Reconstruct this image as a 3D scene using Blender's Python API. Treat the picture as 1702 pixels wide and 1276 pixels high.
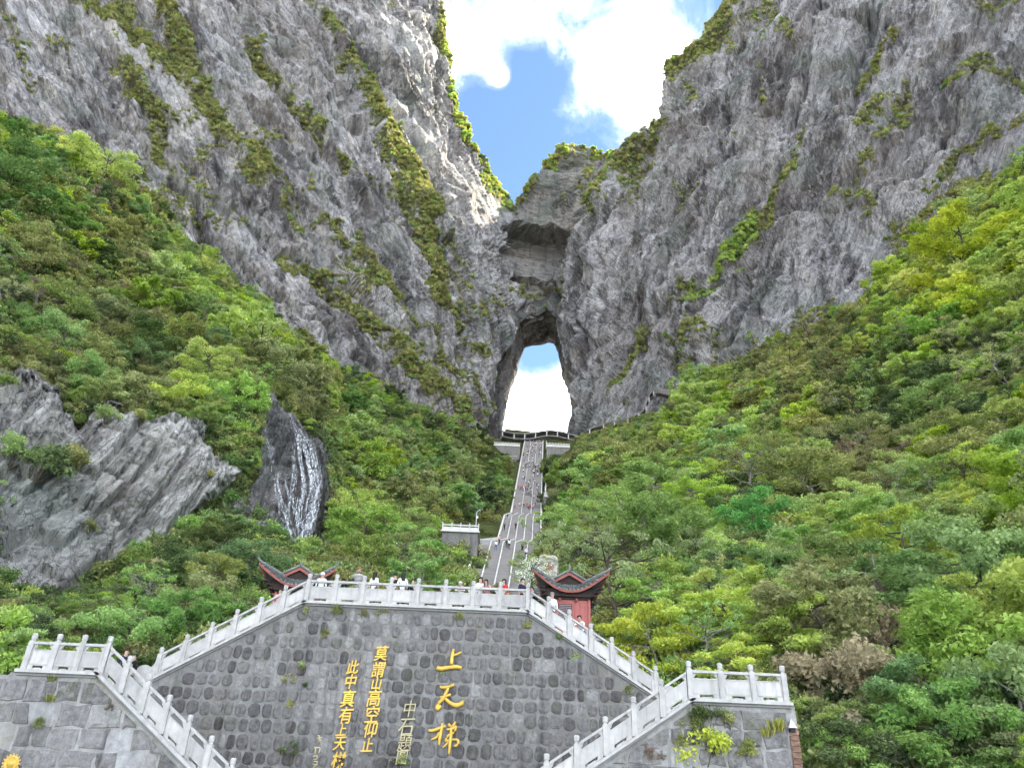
import bpy, bmesh, math, random
import numpy as np
from mathutils import Vector, Matrix, Euler

for _o in list(bpy.data.objects):
    bpy.data.objects.remove(_o)
SC = bpy.context.scene
COL = SC.collection
R = math.radians

# ------------------------------------------------------------------ camera
FOC, IW, IH = 1280.0, 1702.0, 1276.0
PITCH, ROLL = R(30.0), R(2.5)
cam_data = bpy.data.cameras.new('camera')
cam_data.sensor_width = 36.0
cam_data.lens = FOC / IW * 36.0
cam_data.clip_end = 6000.0
cam = bpy.data.objects.new('camera', cam_data)
COL.objects.link(cam)
CAMLOC = Vector((0, 0, 1.6))
CAMROT = Matrix.Rotation(math.pi / 2 + PITCH, 3, 'X') @ Matrix.Rotation(ROLL, 3, 'Z')
cam.matrix_world = Matrix.Translation(CAMLOC) @ CAMROT.to_4x4()
SC.camera = cam

# ------------------------------------------------------------------ sky, sun, exposure
SUN_EL, SUN_AZ = R(45.0), R(81.0)       # azimuth from +Y towards +X
world = bpy.data.worlds.new('World')
SC.world = world
world.use_nodes = True
wn, wl = world.node_tree.nodes, world.node_tree.links
wn.clear()


def build_sky():
    out = wn.new('ShaderNodeOutputWorld')
    bg = wn.new('ShaderNodeBackground')
    bg.inputs['Strength'].default_value = 0.075
    sky = wn.new('ShaderNodeTexSky')
    sky.sky_type = 'NISHITA'
    sky.sun_disc = False
    sky.sun_elevation = SUN_EL
    sky.sun_rotation = SUN_AZ
    sky.altitude = 1800
    sky.air_density = 1.0
    sky.dust_density = 0.05
    sky.ozone_density = 3.0
    tc = wn.new('ShaderNodeTexCoord')

    def math_node(op, a=None, b=None, va=None, vb=None, clamp=False):
        n = wn.new('ShaderNodeMath')
        n.operation = op
        n.use_clamp = clamp
        if a is not None: wl.new(a, n.inputs[0])
        elif va is not None: n.inputs[0].default_value = va
        if b is not None: wl.new(b, n.inputs[1])
        elif vb is not None: n.inputs[1].default_value = vb
        return n.outputs[0]

    # cloud layer: noise over the sky directions, thicker in a few banks
    mp = wn.new('ShaderNodeMapping')
    mp.inputs['Location'].default_value = (3.1, 0.7, 1.9)
    wl.new(tc.outputs['Generated'], mp.inputs['Vector'])
    n1 = wn.new('ShaderNodeTexNoise')
    n1.inputs['Scale'].default_value = 3.2
    n1.inputs['Detail'].default_value = 9.0
    n1.inputs['Roughness'].default_value = 0.56
    n1.inputs['Distortion'].default_value = 0.25
    wl.new(mp.outputs[0], n1.inputs['Vector'])
    dens = math_node('ADD', math_node('MULTIPLY', math_node('SUBTRACT', n1.outputs['Fac'], vb=.5), vb=2.1), vb=.66)  # cloud cover raised over the whole sky to add fill light
    n2 = wn.new('ShaderNodeTexNoise')
    n2.inputs['Scale'].default_value = 11.0
    n2.inputs['Detail'].default_value = 6.0
    n2.inputs['Roughness'].default_value = 0.6
    n2.inputs['Distortion'].default_value = 0.6
    wl.new(mp.outputs[0], n2.inputs['Vector'])
    dens = math_node('ADD', dens, math_node('MULTIPLY', math_node('SUBTRACT', n2.outputs['Fac'], vb=.5), vb=1.35))
    banks = [((1075, 130), 6.0, .46), ((985, 40), 4.0, .14), ((800, 20), 3.5, .08), ((768, 110), 1.8, .10), ((1000, 200), 2.2, .04),
             ((834, 132), .9, .75), ((895, 700), 4.0, .6), ((860, 270), 5.2, -.90), ((885, 120), 2.4, -.60), ((835, 195), 2.8, -.55), ((1205, 10), 2.8, -.62),
             ((905, 582), 1.7, -.56), ((790, 165), 1.8, -.2)]
    for (bx, by), rad, amp in banks:
        d = (CAMROT @ Vector(((bx - IW / 2) / FOC, -(by - IH / 2) / FOC, -1))).normalized()
        dist = wn.new('ShaderNodeVectorMath')
        dist.operation = 'DISTANCE'
        wl.new(tc.outputs['Generated'], dist.inputs[0])
        dist.inputs[1].default_value = d
        q = math_node('DIVIDE', dist.outputs['Value'], vb=R(rad))
        q = math_node('MULTIPLY', q, q)
        q = math_node('MULTIPLY', q, vb=-1.0)
        g = math_node('EXPONENT', q)
        g = math_node('MULTIPLY', g, vb=amp)
        dens = math_node('ADD', dens, g)
    ramp = wn.new('ShaderNodeValToRGB')
    # thin cloud edges let the blue through; only the thick parts are fully white
    for pos, val in ((.44, 0.0), (.60, .010), (.74, .045), (.88, .25), (1.0, 1.0)):
        e = ramp.color_ramp.elements.new(pos) if pos not in (0.44, 1.0) else ramp.color_ramp.elements[0 if pos < .5 else -1]
        e.position = pos
        e.color = (val, val, val, 1)
    wl.new(dens, ramp.inputs['Fac'])
    mix = wn.new('ShaderNodeMix')
    mix.data_type = 'RGBA'
    wl.new(ramp.outputs['Color'], mix.inputs['Factor'])
    gain = wn.new('ShaderNodeMix')
    gain.data_type = 'RGBA'
    gain.blend_type = 'MULTIPLY'
    gain.inputs['Factor'].default_value = 1.0
    wl.new(sky.outputs['Color'], gain.inputs['A'])
    gain.inputs['B'].default_value = (1.0, 1.0, 1.0, 1)
    wl.new(gain.outputs['Result'], mix.inputs['A'])
    mix.inputs['B'].default_value = (44.0, 43.0, 41.4, 1)
    wl.new(mix.outputs['Result'], bg.inputs['Color'])
    wl.new(bg.outputs[0], out.inputs['Surface'])


build_sky()
world.cycles.sampling_method = 'MANUAL'
world.cycles.sample_map_resolution = 512
sun_data = bpy.data.lights.new('sun', 'SUN')
sun_data.energy = 4.0
sun_data.angle = R(0.53)
sun_data.color = (1.0, 0.88, 0.68)
sun = bpy.data.objects.new('sun', sun_data)
COL.objects.link(sun)
_sd = Vector((math.sin(SUN_AZ) * math.cos(SUN_EL), math.cos(SUN_AZ) * math.cos(SUN_EL), math.sin(SUN_EL)))
sun.rotation_euler = _sd.to_track_quat('Z', 'Y').to_euler()
sun.location = _sd * 600
SC.view_settings.view_transform = 'Standard'
SC.view_settings.look = 'None'
SC.view_settings.exposure = 2.6
SC.view_settings.gamma = 1.0
SC.render.engine = 'CYCLES'
SC.cycles.use_denoising = True
SC.cycles.max_bounces = 4
SC.cycles.diffuse_bounces = 2
SC.cycles.use_adaptive_sampling = True
SC.cycles.adaptive_threshold = 0.03
SC.cycles.transmission_bounces = 3
SC.cycles.transparent_max_bounces = 6
SC.cycles.sample_clamp_indirect = 8.0

# ------------------------------------------------------------------ small tools
CM = np.array(CAMROT)
CL = np.array(CAMLOC)


def rays(px, py):
    px = np.asarray(px, float); py = np.asarray(py, float)
    c = np.stack([(px - IW / 2) / FOC, -(py - IH / 2) / FOC, -np.ones_like(px)], -1)
    return c @ CM.T


def at(px, py, Y):
    """world point on the plane y = Y that the photograph shows at that pixel"""
    d = rays(px, py)
    return CL + d * (np.asarray(Y, float) / d[..., 1])[..., None]


def to_px(p):
    c = (np.asarray(p, float) - CL) @ CM
    return IW / 2 + FOC * c[..., 0] / -c[..., 2], IH / 2 - FOC * c[..., 1] / -c[..., 2]


def hash_u(ix, iy, iz, seed):
    h = (ix.astype(np.int64) * 374761393 + iy.astype(np.int64) * 668265263 + iz.astype(np.int64) * 1274126177 + seed * 362437) & 0xFFFFFFFF
    h = ((h ^ (h >> 13)) * 1274126177) & 0xFFFFFFFF
    h = ((h ^ (h >> 16)) * 2246822519) & 0xFFFFFFFF
    h = h ^ (h >> 15)
    return (h & 0xFFFFFF) / float(0x1000000)


def noise3(p, seed=0):
    """value noise, 0..1"""
    i = np.floor(p); f = p - i
    f = f * f * (3 - 2 * f)
    i = i.astype(np.int64)
    r = 0
    for dx in (0, 1):
        wx = f[:, 0] if dx else 1 - f[:, 0]
        for dy in (0, 1):
            wy = f[:, 1] if dy else 1 - f[:, 1]
            for dz in (0, 1):
                wz = f[:, 2] if dz else 1 - f[:, 2]
                r = r + wx * wy * wz * hash_u(i[:, 0] + dx, i[:, 1] + dy, i[:, 2] + dz, seed)
    return r


def fbm(p, octaves=4, seed=0, gain=0.5):
    a, s, r, t = 1.0, 1.0, 0.0, 0.0
    for k in range(octaves):
        r = r + a * noise3(p * s + 17.3 * k, seed + k)
        t += a; a *= gain; s *= 2.03
    return r / t


def facets(q, seed=0, tilt=1.0, soft=.25):
    """planar broken facets over 2D coordinates: every cell is a flat tilted chip, joined by short sloping edges"""
    i = np.floor(q).astype(np.int64)
    n = len(q)
    z = np.zeros(n, np.int64)
    D = np.full((2, n), 1e9); V = np.zeros((2, n))
    for dx in (-1, 0, 1):
        for dy in (-1, 0, 1):
            cx, cy = i[:, 0] + dx, i[:, 1] + dy
            ex = q[:, 0] - cx - hash_u(cx, cy, z, seed); ey = q[:, 1] - cy - hash_u(cx, cy, z + 1, seed)
            d = np.sqrt(ex * ex + ey * ey)
            v = hash_u(cx, cy, z + 2, seed) - .5 + tilt * 2 * (ex * (hash_u(cx, cy, z + 3, seed) - .5) + ey * (hash_u(cx, cy, z + 4, seed) - .5))
            m = d < D[0]
            m2 = ~m & (d < D[1])
            D[1] = np.where(m, D[0], np.where(m2, d, D[1])); V[1] = np.where(m, V[0], np.where(m2, v, V[1]))
            D[0] = np.where(m, d, D[0]); V[0] = np.where(m, v, V[0])
    b = np.clip((D[1] - D[0]) / soft, 0, 1)
    return V[0] * (.5 + .5 * b) + V[1] * (.5 - .5 * b), b


def blocks2(q, sx, sy, seed, tilt=.4, soft=.10):
    """jointed rock: rows of rectangular blocks of different lengths; returns height and closeness to a joint (0 at the joint)"""
    n = len(q); z = np.zeros(n, np.int64)
    r = np.floor(q[:, 1] / sy).astype(np.int64)
    u = q[:, 0] / (sx * (.7 + .7 * hash_u(r, z, z, seed))) + 7 * hash_u(r, z, z + 1, seed)
    c = np.floor(u).astype(np.int64)
    fu = u - c; fv = q[:, 1] / sy - r
    h = hash_u(r, c, z + 2, seed) - .5
    h = h + tilt * ((fu - .5) * (hash_u(r, c, z + 3, seed) - .5) * 2 + (fv - .5) * (hash_u(r, c, z + 4, seed) - .5) * 2)
    e = np.minimum(np.minimum(fu, 1 - fu) * sx / sy, np.minimum(fv, 1 - fv))
    e = np.clip(e / soft, 0, 1)
    e = e * e * (3 - 2 * e)
    return h * (.15 + .85 * e), e


def tps(ctrl, smooth=0.0):
    """thin plate spline of inverse camera depth over the pixels -> function returning depth"""
    c = np.array(ctrl, float)
    x = c[:, :2] / 1000.0
    d = c[:, 2] / rays(c[:, 0], c[:, 1])[:, 1]
    v = 1.0 / d
    n = len(x)
    r2 = ((x[:, None] - x[None]) ** 2).sum(-1)
    K = 0.5 * r2 * np.log(r2 + 1e-12) + np.eye(n) * smooth
    P = np.hstack([np.ones((n, 1)), x])
    A = np.zeros((n + 3, n + 3)); A[:n, :n] = K; A[:n, n:] = P; A[n:, :n] = P.T
    b = np.zeros(n + 3); b[:n] = v
    w = np.linalg.solve(A, b)
    lo, hi = v.min() * .8, v.max() * 1.2

    def f(px, py):
        sh = np.shape(px)
        q = np.stack([np.ravel(px), np.ravel(py)], -1) / 1000.0
        r = w[n] + q @ w[n + 1:]
        for k in range(n):
            r2 = ((q - x[k]) ** 2).sum(-1)
            r = r + w[k] * 0.5 * r2 * np.log(r2 + 1e-12)
        return (1.0 / np.clip(r, lo, hi)).reshape(sh)
    return f


def inside(poly, px, py):
    poly = np.array(poly, float)
    r = np.zeros(np.shape(px), bool)
    j = len(poly) - 1
    for i in range(len(poly)):
        xi, yi = poly[i]; xj, yj = poly[j]
        if yi != yj:
            r ^= ((yi > py) != (yj > py)) & (px < (xj - xi) * (py - yi) / (yj - yi) + xi)
        j = i
    return r


def seg_dist(line, px, py):
    """distance to a polyline, in its own coordinates, and the parameter along it"""
    line = np.array(line, float)
    best = np.full(np.shape(px), 1e9)
    for a, b in zip(line[:-1], line[1:]):
        ab = b - a
        t = np.clip(((px - a[0]) * ab[0] + (py - a[1]) * ab[1]) / (ab @ ab), 0, 1)
        d = np.hypot(px - a[0] - t * ab[0], py - a[1] - t * ab[1])
        best = np.minimum(best, d)
    return best


def mesh_np(name, verts, faces, mats=(), smooth=False, fmat=None, attrs=None):
    """mesh from arrays; faces is an (n,3) or (n,4) array or a list of index tuples"""
    me = bpy.data.meshes.new(name)
    verts = np.asarray(verts, np.float32)
    if isinstance(faces, np.ndarray):
        k = faces.shape[1]; nf = len(faces)
        me.vertices.add(len(verts)); me.vertices.foreach_set('co', verts.ravel())
        me.loops.add(nf * k); me.loops.foreach_set('vertex_index', faces.astype(np.int32).ravel())
        me.polygons.add(nf)
        me.polygons.foreach_set('loop_start', np.arange(0, nf * k, k, dtype=np.int32))
        me.polygons.foreach_set('loop_total', np.full(nf, k, np.int32))
    else:
        me.from_pydata([tuple(map(float, v)) for v in verts], [], [tuple(map(int, f)) for f in faces])
        nf = len(faces)
    for m in mats:
        me.materials.append(m)
    if fmat is not None:
        me.polygons.foreach_set('material_index', np.asarray(fmat, np.int32))
    me.polygons.foreach_set('use_smooth', np.full(len(me.polygons), bool(smooth)))
    for an, (typ, dat) in (attrs or {}).items():
        a = me.attributes.new(an, typ, 'POINT')
        dat = np.asarray(dat, np.float32)
        a.data.foreach_set('vector' if typ == 'FLOAT_VECTOR' else 'value', dat.ravel())
    me.update(calc_edges=True)
    me.validate()
    return me


def link(name, me, parent=None, loc=None, rotz=None):
    o = bpy.data.objects.new(name, me)
    COL.objects.link(o)
    if parent is not None: o.parent = parent
    if loc is not None: o.location = loc
    if rotz is not None: o.rotation_euler = (0, 0, rotz)
    return o


def tag(o, label=None, cat=None, group=None, kind=None):
    if label: o['label'] = label
    if cat: o['category'] = cat
    if group: o['group'] = group
    if kind: o['kind'] = kind
    return o


def empty(name, loc=(0, 0, 0), rotz=0):
    o = bpy.data.objects.new(name, None)
    o.empty_display_size = 0.3
    COL.objects.link(o)
    o.location = loc; o.rotation_euler = (0, 0, rotz)
    return o


class MB:
    """collects simple solids into one mesh"""
    def __init__(self):
        self.v = []; self.f = []; self.m = []

    def add(self, vs, fs, mi=0):
        n = len(self.v)
        self.v += [tuple(v) for v in vs]
        self.f += [tuple(i + n for i in f) for f in fs]
        self.m += [mi] * len(fs)

    def box(self, c, s, rz=0.0, mi=0, rot=None):
        hx, hy, hz = s[0] / 2, s[1] / 2, s[2] / 2
        vs = [Vector((x, y, z)) for x in (-hx, hx) for y in (-hy, hy) for z in (-hz, hz)]
        M = rot if rot is not None else Matrix.Rotation(rz, 3, 'Z')
        c = Vector(c)
        self.add([c + M @ v for v in vs], [(0, 1, 3, 2), (4, 6, 7, 5), (0, 4, 5, 1), (2, 3, 7, 6), (0, 2, 6, 4), (1, 5, 7, 3)], mi)

    def prism(self, poly, off, mi=0):
        """polygon (3D points) swept by the vector off"""
        n = len(poly); off = Vector(off)
        vs = [Vector(p) for p in poly] + [Vector(p) + off for p in poly]
        fs = [tuple(range(n))[::-1], tuple(range(n, 2 * n))] + [(i, (i + 1) % n, n + (i + 1) % n, n + i) for i in range(n)]
        self.add(vs, fs, mi)

    def tube(self, pts, rad, n=6, mi=0, cap=True):
        pts = [Vector(p) for p in pts]
        rad = list(rad) if hasattr(rad, '__len__') else [rad] * len(pts)
        vs = []; fs = []
        for k, p in enumerate(pts):
            t = (pts[min(k + 1, len(pts) - 1)] - pts[max(k - 1, 0)])
            t = t.normalized() if t.length > 1e-9 else Vector((0, 0, 1))
            a = t.cross(Vector((0, 0, 1)) if abs(t.z) < .9 else Vector((1, 0, 0))).normalized()
            b = t.cross(a)
            for i in range(n):
                th = 2 * math.pi * i / n
                vs.append(p + (a * math.cos(th) + b * math.sin(th)) * rad[k])
        for k in range(len(pts) - 1):
            for i in range(n):
                fs.append((k * n + i, k * n + (i + 1) % n, (k + 1) * n + (i + 1) % n, (k + 1) * n + i))
        if cap:
            fs.append(tuple(range(n))[::-1]); fs.append(tuple(range((len(pts) - 1) * n, len(pts) * n)))
        self.add(vs, fs, mi)

    def lathe(self, prof, n=12, c=(0, 0, 0), mi=0):
        """profile of (radius, z) pairs turned about z"""
        vs = []; fs = []
        for r, z in prof:
            for i in range(n):
                th = 2 * math.pi * i / n
                vs.append((c[0] + r * math.cos(th), c[1] + r * math.sin(th), c[2] + z))
        for k in range(len(prof) - 1):
            for i in range(n):
                fs.append((k * n + i, k * n + (i + 1) % n, (k + 1) * n + (i + 1) % n, (k + 1) * n + i))
        fs.append(tuple(range(n))[::-1]); fs.append(tuple(range((len(prof) - 1) * n, len(prof) * n)))
        self.add(vs, fs, mi)

    def mesh(self, name, mats, smooth=False):
        me = mesh_np(name, np.array(self.v), self.f, mats if isinstance(mats, (list, tuple)) else [mats], smooth, self.m)
        return me

    def build(self, name, mats, parent=None, loc=None, rotz=None, smooth=False):
        return link(name, self.mesh(name, mats, smooth), parent, loc, rotz)

# ------------------------------------------------------------------ materials
class NT:
    def __init__(self, name):
        self.mat = bpy.data.materials.new(name)
        self.mat.use_nodes = True
        self.n = self.mat.node_tree.nodes
        self.l = self.mat.node_tree.links
        self.n.clear()
        self.out = self.n.new('ShaderNodeOutputMaterial')

    def put(self, sock, v):
        if isinstance(v, bpy.types.NodeSocket): self.l.new(v, sock)
        elif v is not None:
            if hasattr(sock.default_value, '__len__') and hasattr(v, '__len__') and len(v) == 3 and len(sock.default_value) == 4: v = (*v, 1)
            sock.default_value = v

    def node(self, typ, ins=None, **kw):
        n = self.n.new(typ)
        for k, v in kw.items(): setattr(n, k, v)
        for k, v in (ins or {}).items(): self.put(n.inputs[k], v)
        return n

    def attr(self, name, what='Vector'):
        return self.node('ShaderNodeAttribute', attribute_name=name).outputs[what]

    def obj(self): return self.node('ShaderNodeTexCoord').outputs['Object']

    def rand(self): return self.node('ShaderNodeObjectInfo').outputs['Random']

    def pos(self): return self.node('ShaderNodeNewGeometry').outputs['Position']

    def map(self, v, scale=(1, 1, 1), loc=(0, 0, 0), rot=(0, 0, 0)):
        return self.node('ShaderNodeMapping', {'Vector': v, 'Scale': scale, 'Location': loc, 'Rotation': rot}).outputs[0]

    def noise(self, v, scale=1., detail=5., rough=.55, dist=0., what='Fac'):
        return self.node('ShaderNodeTexNoise', {'Vector': v, 'Scale': scale, 'Detail': detail, 'Roughness': rough, 'Distortion': dist}).outputs[what]

    def voro(self, v, scale=1., feature='F1', what='Distance', rnd=1.):
        return self.node('ShaderNodeTexVoronoi', {'Vector': v, 'Scale': scale, 'Randomness': rnd}, feature=feature).outputs[what]

    def math(self, op, a, b=0.0, clamp=False):
        return self.node('ShaderNodeMath', {0: a, 1: b}, operation=op, use_clamp=clamp).outputs[0]

    def ramp(self, fac, stops, interp='LINEAR'):
        n = self.node('ShaderNodeValToRGB', {'Fac': fac})
        cr = n.color_ramp; cr.interpolation = interp
        while len(cr.elements) < len(stops): cr.elements.new(0.5)
        for e, (p, c) in zip(cr.elements, stops):
            e.position = p
            e.color = (c, c, c, 1) if not hasattr(c, '__len__') else (*c, 1)[:4]
        return n.outputs['Color']

    def mix(self, fac, a, b, mode='MIX'):
        n = self.node('ShaderNodeMix', data_type='RGBA', blend_type=mode)
        self.put(n.inputs['Factor'], fac); self.put(n.inputs['A'], a); self.put(n.inputs['B'], b)
        return n.outputs['Result']

    def hsv(self, c, h=.5, s=1., v=1.):
        return self.node('ShaderNodeHueSaturation', {'Color': c, 'Hue': h, 'Saturation': s, 'Value': v}).outputs[0]

    def bump(self, h, strength=.3, dist=.1, normal=None):
        return self.node('ShaderNodeBump', {'Height': h, 'Strength': strength, 'Distance': dist, 'Normal': normal}).outputs[0]

    def bsdf(self, color, rough=.9, spec=.2, normal=None, metal=0.):
        b = self.node('ShaderNodeBsdfPrincipled', {'Base Color': color, 'Roughness': rough, 'Specular IOR Level': spec, 'Metallic': metal})
        if normal is not None: self.put(b.inputs['Normal'], normal)
        return b.outputs[0]

    def done(self, sh):
        self.l.new(sh, self.out.inputs['Surface'])
        return self.mat


def rock_mat(name, dark, mid, light, scale=1.0, warm=0.0, wet=0.0, vegcol=(.075, .085, .028)):
    t = NT(name)
    st = t.attr('st')
    p = t.map(st, (scale, scale, scale))
    # tones follow the bedding (long axis = x of the strata coordinates)
    big = t.noise(t.map(p, (.012, .03, .03)), 1., 3., .6)
    band = t.noise(t.map(p, (.035, .16, .1)), 1., 5., .68, .6)
    fine = t.noise(t.map(p, (.42, .62, .55)), 1., 6., .72, .2)
    tone = t.math('ADD', t.math('MULTIPLY', band, .62), t.math('MULTIPLY', fine, .38))
    tone = t.math('ADD', tone, t.math('MULTIPLY', t.math('SUBTRACT', big, .5), .85))
    col = t.ramp(tone, [(.38, dark), (.475, mid), (.54, tuple((a + b) / 2 for a, b in zip(mid, light))), (.63, light)])
    # calcite and lichen streaks that run down the face
    fall = t.noise(t.map(t.pos(), (.13 * scale, .13 * scale, .016 * scale)), 1., 5., .72)
    stain = t.ramp(fall, [(.52, 0.), (.64, 1.)])
    col = t.mix(t.math('MULTIPLY', stain, .55), col, (light[0] * 1.12, light[1] * 1.1, light[2] * 1.04))
    dk = t.ramp(t.noise(t.map(t.pos(), (.10 * scale, .10 * scale, .011 * scale), (7, 3, 5)), 1., 5., .72), [(.53, 0.), (.66, 1.)])
    beds = t.ramp(t.noise(t.map(p, (.007, .20, .05)), 1., 4., .6, .3), [(.455, 0.), (.485, 1.), (.515, 0.)])
    col = t.mix(t.math('MULTIPLY', beds, t.ramp(band, [(.4, .15), (.6, .6)])), col, tuple(c * .45 for c in dark))
    col = t.mix(t.math('MULTIPLY', dk, .75), col, tuple(c * .55 for c in dark))
    tint = t.noise(t.map(p, (.02, .02, .02), (40, 10, 3)), 1., 2., .5)
    col = t.mix(t.math('MULTIPLY', t.ramp(tint, [(.46, 0.), (.62, 1.)]), .30), col, (.225, .195, .18), 'MIX')
    tint2 = t.noise(t.map(p, (.03, .03, .03), (4, 80, 31)), 1., 2., .5)
    col = t.mix(t.math('MULTIPLY', t.ramp(tint2, [(.5, 0.), (.66, 1.)]), .30), col, (.15, .20, .17), 'MIX')
    # joints: thin dark broken lines
    w = t.node('ShaderNodeVectorMath', {0: t.map(p, (.10, .30, .2)), 1: t.node('ShaderNodeTexNoise', {'Vector': t.map(p, (.5, .5, .5)), 'Scale': 1., 'Detail': 4.}).outputs['Color']}, operation='ADD').outputs[0]
    crack = t.voro(w, 1.3, 'DISTANCE_TO_EDGE')
    cm = t.ramp(crack, [(.0, 1.), (.035, 0.)])
    crack2 = t.voro(t.node('ShaderNodeVectorMath', {0: t.map(p, (.33, .62, .5)), 1: t.node('ShaderNodeTexNoise', {'Vector': t.map(p, (.9, .9, .9)), 'Scale': 1., 'Detail': 3.}).outputs['Color']}, operation='ADD').outputs[0], 1.0, 'DISTANCE_TO_EDGE')
    cm = t.math('MAXIMUM', cm, t.math('MULTIPLY', t.ramp(crack2, [(.0, 1.), (.05, 0.)]), t.ramp(big, [(.40, 0.), (.58, .9)])))
    col = t.mix(t.math('MULTIPLY', cm, .6), col, tuple(c * .3 for c in dark))
    # moss and grass clinging to the ledges
    veg = t.attr('veg', 'Fac')
    vn = t.noise(t.map(p, (.5, .5, .5)), 1., 4., .7)
    vm = t.ramp(t.math('ADD', veg, t.math('MULTIPLY', t.math('SUBTRACT', vn, .5), .9)), [(.50, 0.), (.70, .85)])
    vc = t.mix(t.noise(t.map(p, (.09, .09, .09)), 1., 2.), tuple(c * .6 for c in vegcol), tuple(c * 1.7 for c in vegcol))
    col = t.mix(vm, col, vc)
    if wet:
        wm = t.attr('wet', 'Fac')
        col = t.mix(t.math('MULTIPLY', wm, .62), col, (.035, .034, .033))
    h = t.math('ADD', t.math('MULTIPLY', fine, 1.), t.math('MULTIPLY', cm, -.35))
    h = t.math('ADD', h, t.math('MULTIPLY', t.noise(t.map(p, (1.6, 2.4, 2.)), 1., 3., .7), .35))
    nrm = t.bump(h, .9, 1.6 / scale)
    return t.done(t.bsdf(col, .88, .15, nrm))


def leaf_mat(name, c0, c1, c2=None, trans=.35, hue=.02, val=.35, sat=.15):
    t = NT(name)
    lv = t.attr('lv', 'Fac')
    stops = [(.0, c0), (1., c1)] if c2 is None else [(.0, c0), (.6, c1), (1., c2)]
    col = t.ramp(lv, stops)
    r = t.rand()
    r2 = t.math('FRACT', t.math('MULTIPLY', r, 37.7))
    r3 = t.math('FRACT', t.math('MULTIPLY', r, 91.3))
    h = t.math('ADD', .493 - hue, t.math('MULTIPLY', r, 2 * hue))
    v = t.math('ADD', 1 - val, t.math('MULTIPLY', r2, 2 * val))
    s = t.math('ADD', 1 - sat, t.math('MULTIPLY', r3, 2 * sat))
    col = t.hsv(col, h, t.math('MULTIPLY', s, .80), t.math('MULTIPLY', v, 1.85))
    d = t.node('ShaderNodeBsdfDiffuse', {'Color': col}).outputs[0]
    tr = t.node('ShaderNodeBsdfTranslucent', {'Color': t.hsv(col, .49, 1.1, 1.25)}).outputs[0]
    m = t.node('ShaderNodeMixShader', {0: trans, 1: d, 2: tr}).outputs[0]
    return t.done(m)


def plain_mat(name, color, rough=.8, spec=.25, nscale=6., var=.18, bump=.15, bdist=.02, metal=0., objvar=0., streak=0.):
    t = NT(name)
    p = t.pos()
    n = t.noise(p, nscale, 6., .65)
    n2 = t.noise(p, nscale * .17, 4., .6)
    f = t.math('ADD', t.math('MULTIPLY', n, .6), t.math('MULTIPLY', n2, .4))
    col = t.mix(t.ramp(f, [(.3, 0.), (.7, 1.)]), tuple(c * (1 - var) for c in color), tuple(min(1, c * (1 + var)) for c in color))
    if streak:
        s = t.ramp(t.noise(t.map(p, (5., 5., .5)), 1., 5., .7), [(.5, 0.), (.72, 1.)])
        col = t.mix(t.math('MULTIPLY', s, streak), col, tuple(c * .45 for c in color))
    if objvar:
        col = t.hsv(col, .5, 1., t.math('ADD', 1 - objvar, t.math('MULTIPLY', t.rand(), 2 * objvar)))
    return t.done(t.bsdf(col, rough, spec, t.bump(n, bump, bdist), metal))


def soil_mat():
    t = NT('slope_soil')
    p = t.pos()
    n = t.noise(p, .25, 8., .7)
    c = t.ramp(n, [(.3, (.03, .035, .012)), (.5, (.06, .07, .022)), (.68, (.10, .095, .045))])
    g = t.noise(t.map(p, loc=(9, 4, 2)), .06, 5., .6)
    c = t.mix(t.ramp(g, [(.45, 0.), (.62, .5)]), c, (.085, .115, .03))
    return t.done(t.bsdf(c, .95, .05, t.bump(t.noise(p, 1.2, 6., .7), .8, .5)))


M = {}
M['cliff_left'] = rock_mat('cliff_left', (.12, .117, .122), (.30, .296, .304), (.57, .565, .57))
M['cliff_right'] = rock_mat('cliff_right', (.10, .097, .102), (.25, .247, .255), (.50, .495, .505), 1.05)
M['arch_rock'] = rock_mat('arch_rock', (.10, .10, .10), (.20, .195, .19), (.36, .35, .33), 1.2)
M['tunnel_rock'] = rock_mat('tunnel_rock', (.035, .034, .034), (.075, .072, .07), (.15, .145, .14), 1.2)  # arch rock darkened to paint in the shade of the tunnel
M['outcrop'] = rock_mat('outcrop', (.17, .165, .155), (.37, .36, .335), (.60, .59, .56), 1.7)
M['wet_rock'] = rock_mat('wet_rock', (.085, .082, .08), (.16, .155, .15), (.30, .295, .29), 2.6, wet=1.0)
M['soil'] = soil_mat()
M['bark'] = plain_mat('bark', (.10, .085, .065), .95, .05, 9., .35, .4)
M['bark_pale'] = plain_mat('bark_pale', (.24, .22, .19), .95, .05, 9., .3, .4)
# foliage kinds
M['lf_bright'] = leaf_mat('lf_bright', (0.104, 0.177, 0.012), (0.207, 0.305, 0.022), (0.329, 0.427, 0.043), .42, .012, .22)
M['lf_lime'] = leaf_mat('lf_lime', (0.134, 0.207, 0.012), (0.281, 0.354, 0.020), (0.415, 0.464, 0.049), .42, .012, .2)
M['lf_mid'] = leaf_mat('lf_mid', (0.070, 0.132, 0.022), (0.139, 0.232, 0.040), (0.248, 0.341, 0.078), .38, .02, .3)
M['lf_olive'] = leaf_mat('lf_olive', (0.085, 0.109, 0.025), (0.163, 0.186, 0.046), (0.264, 0.279, 0.085), .34, .016, .28)
M['lf_dark'] = leaf_mat('lf_dark', (.032, .055, .014), (.062, .10, .025), (.115, .165, .048), .3, .02, .25)
M['lf_emerald'] = leaf_mat('lf_emerald', (.042, .10, .018), (.085, .18, .034), (.15, .27, .06), .34, .012, .2)
M['lf_jade'] = leaf_mat('lf_jade', (.024, .11, .020), (.055, .21, .035), (.11, .31, .065), .34, .005, .08)
M['lf_brown'] = leaf_mat('lf_brown', (0.122, 0.104, 0.049), (0.232, 0.201, 0.104), (0.342, 0.311, 0.183), .3, .012, .2)
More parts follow.
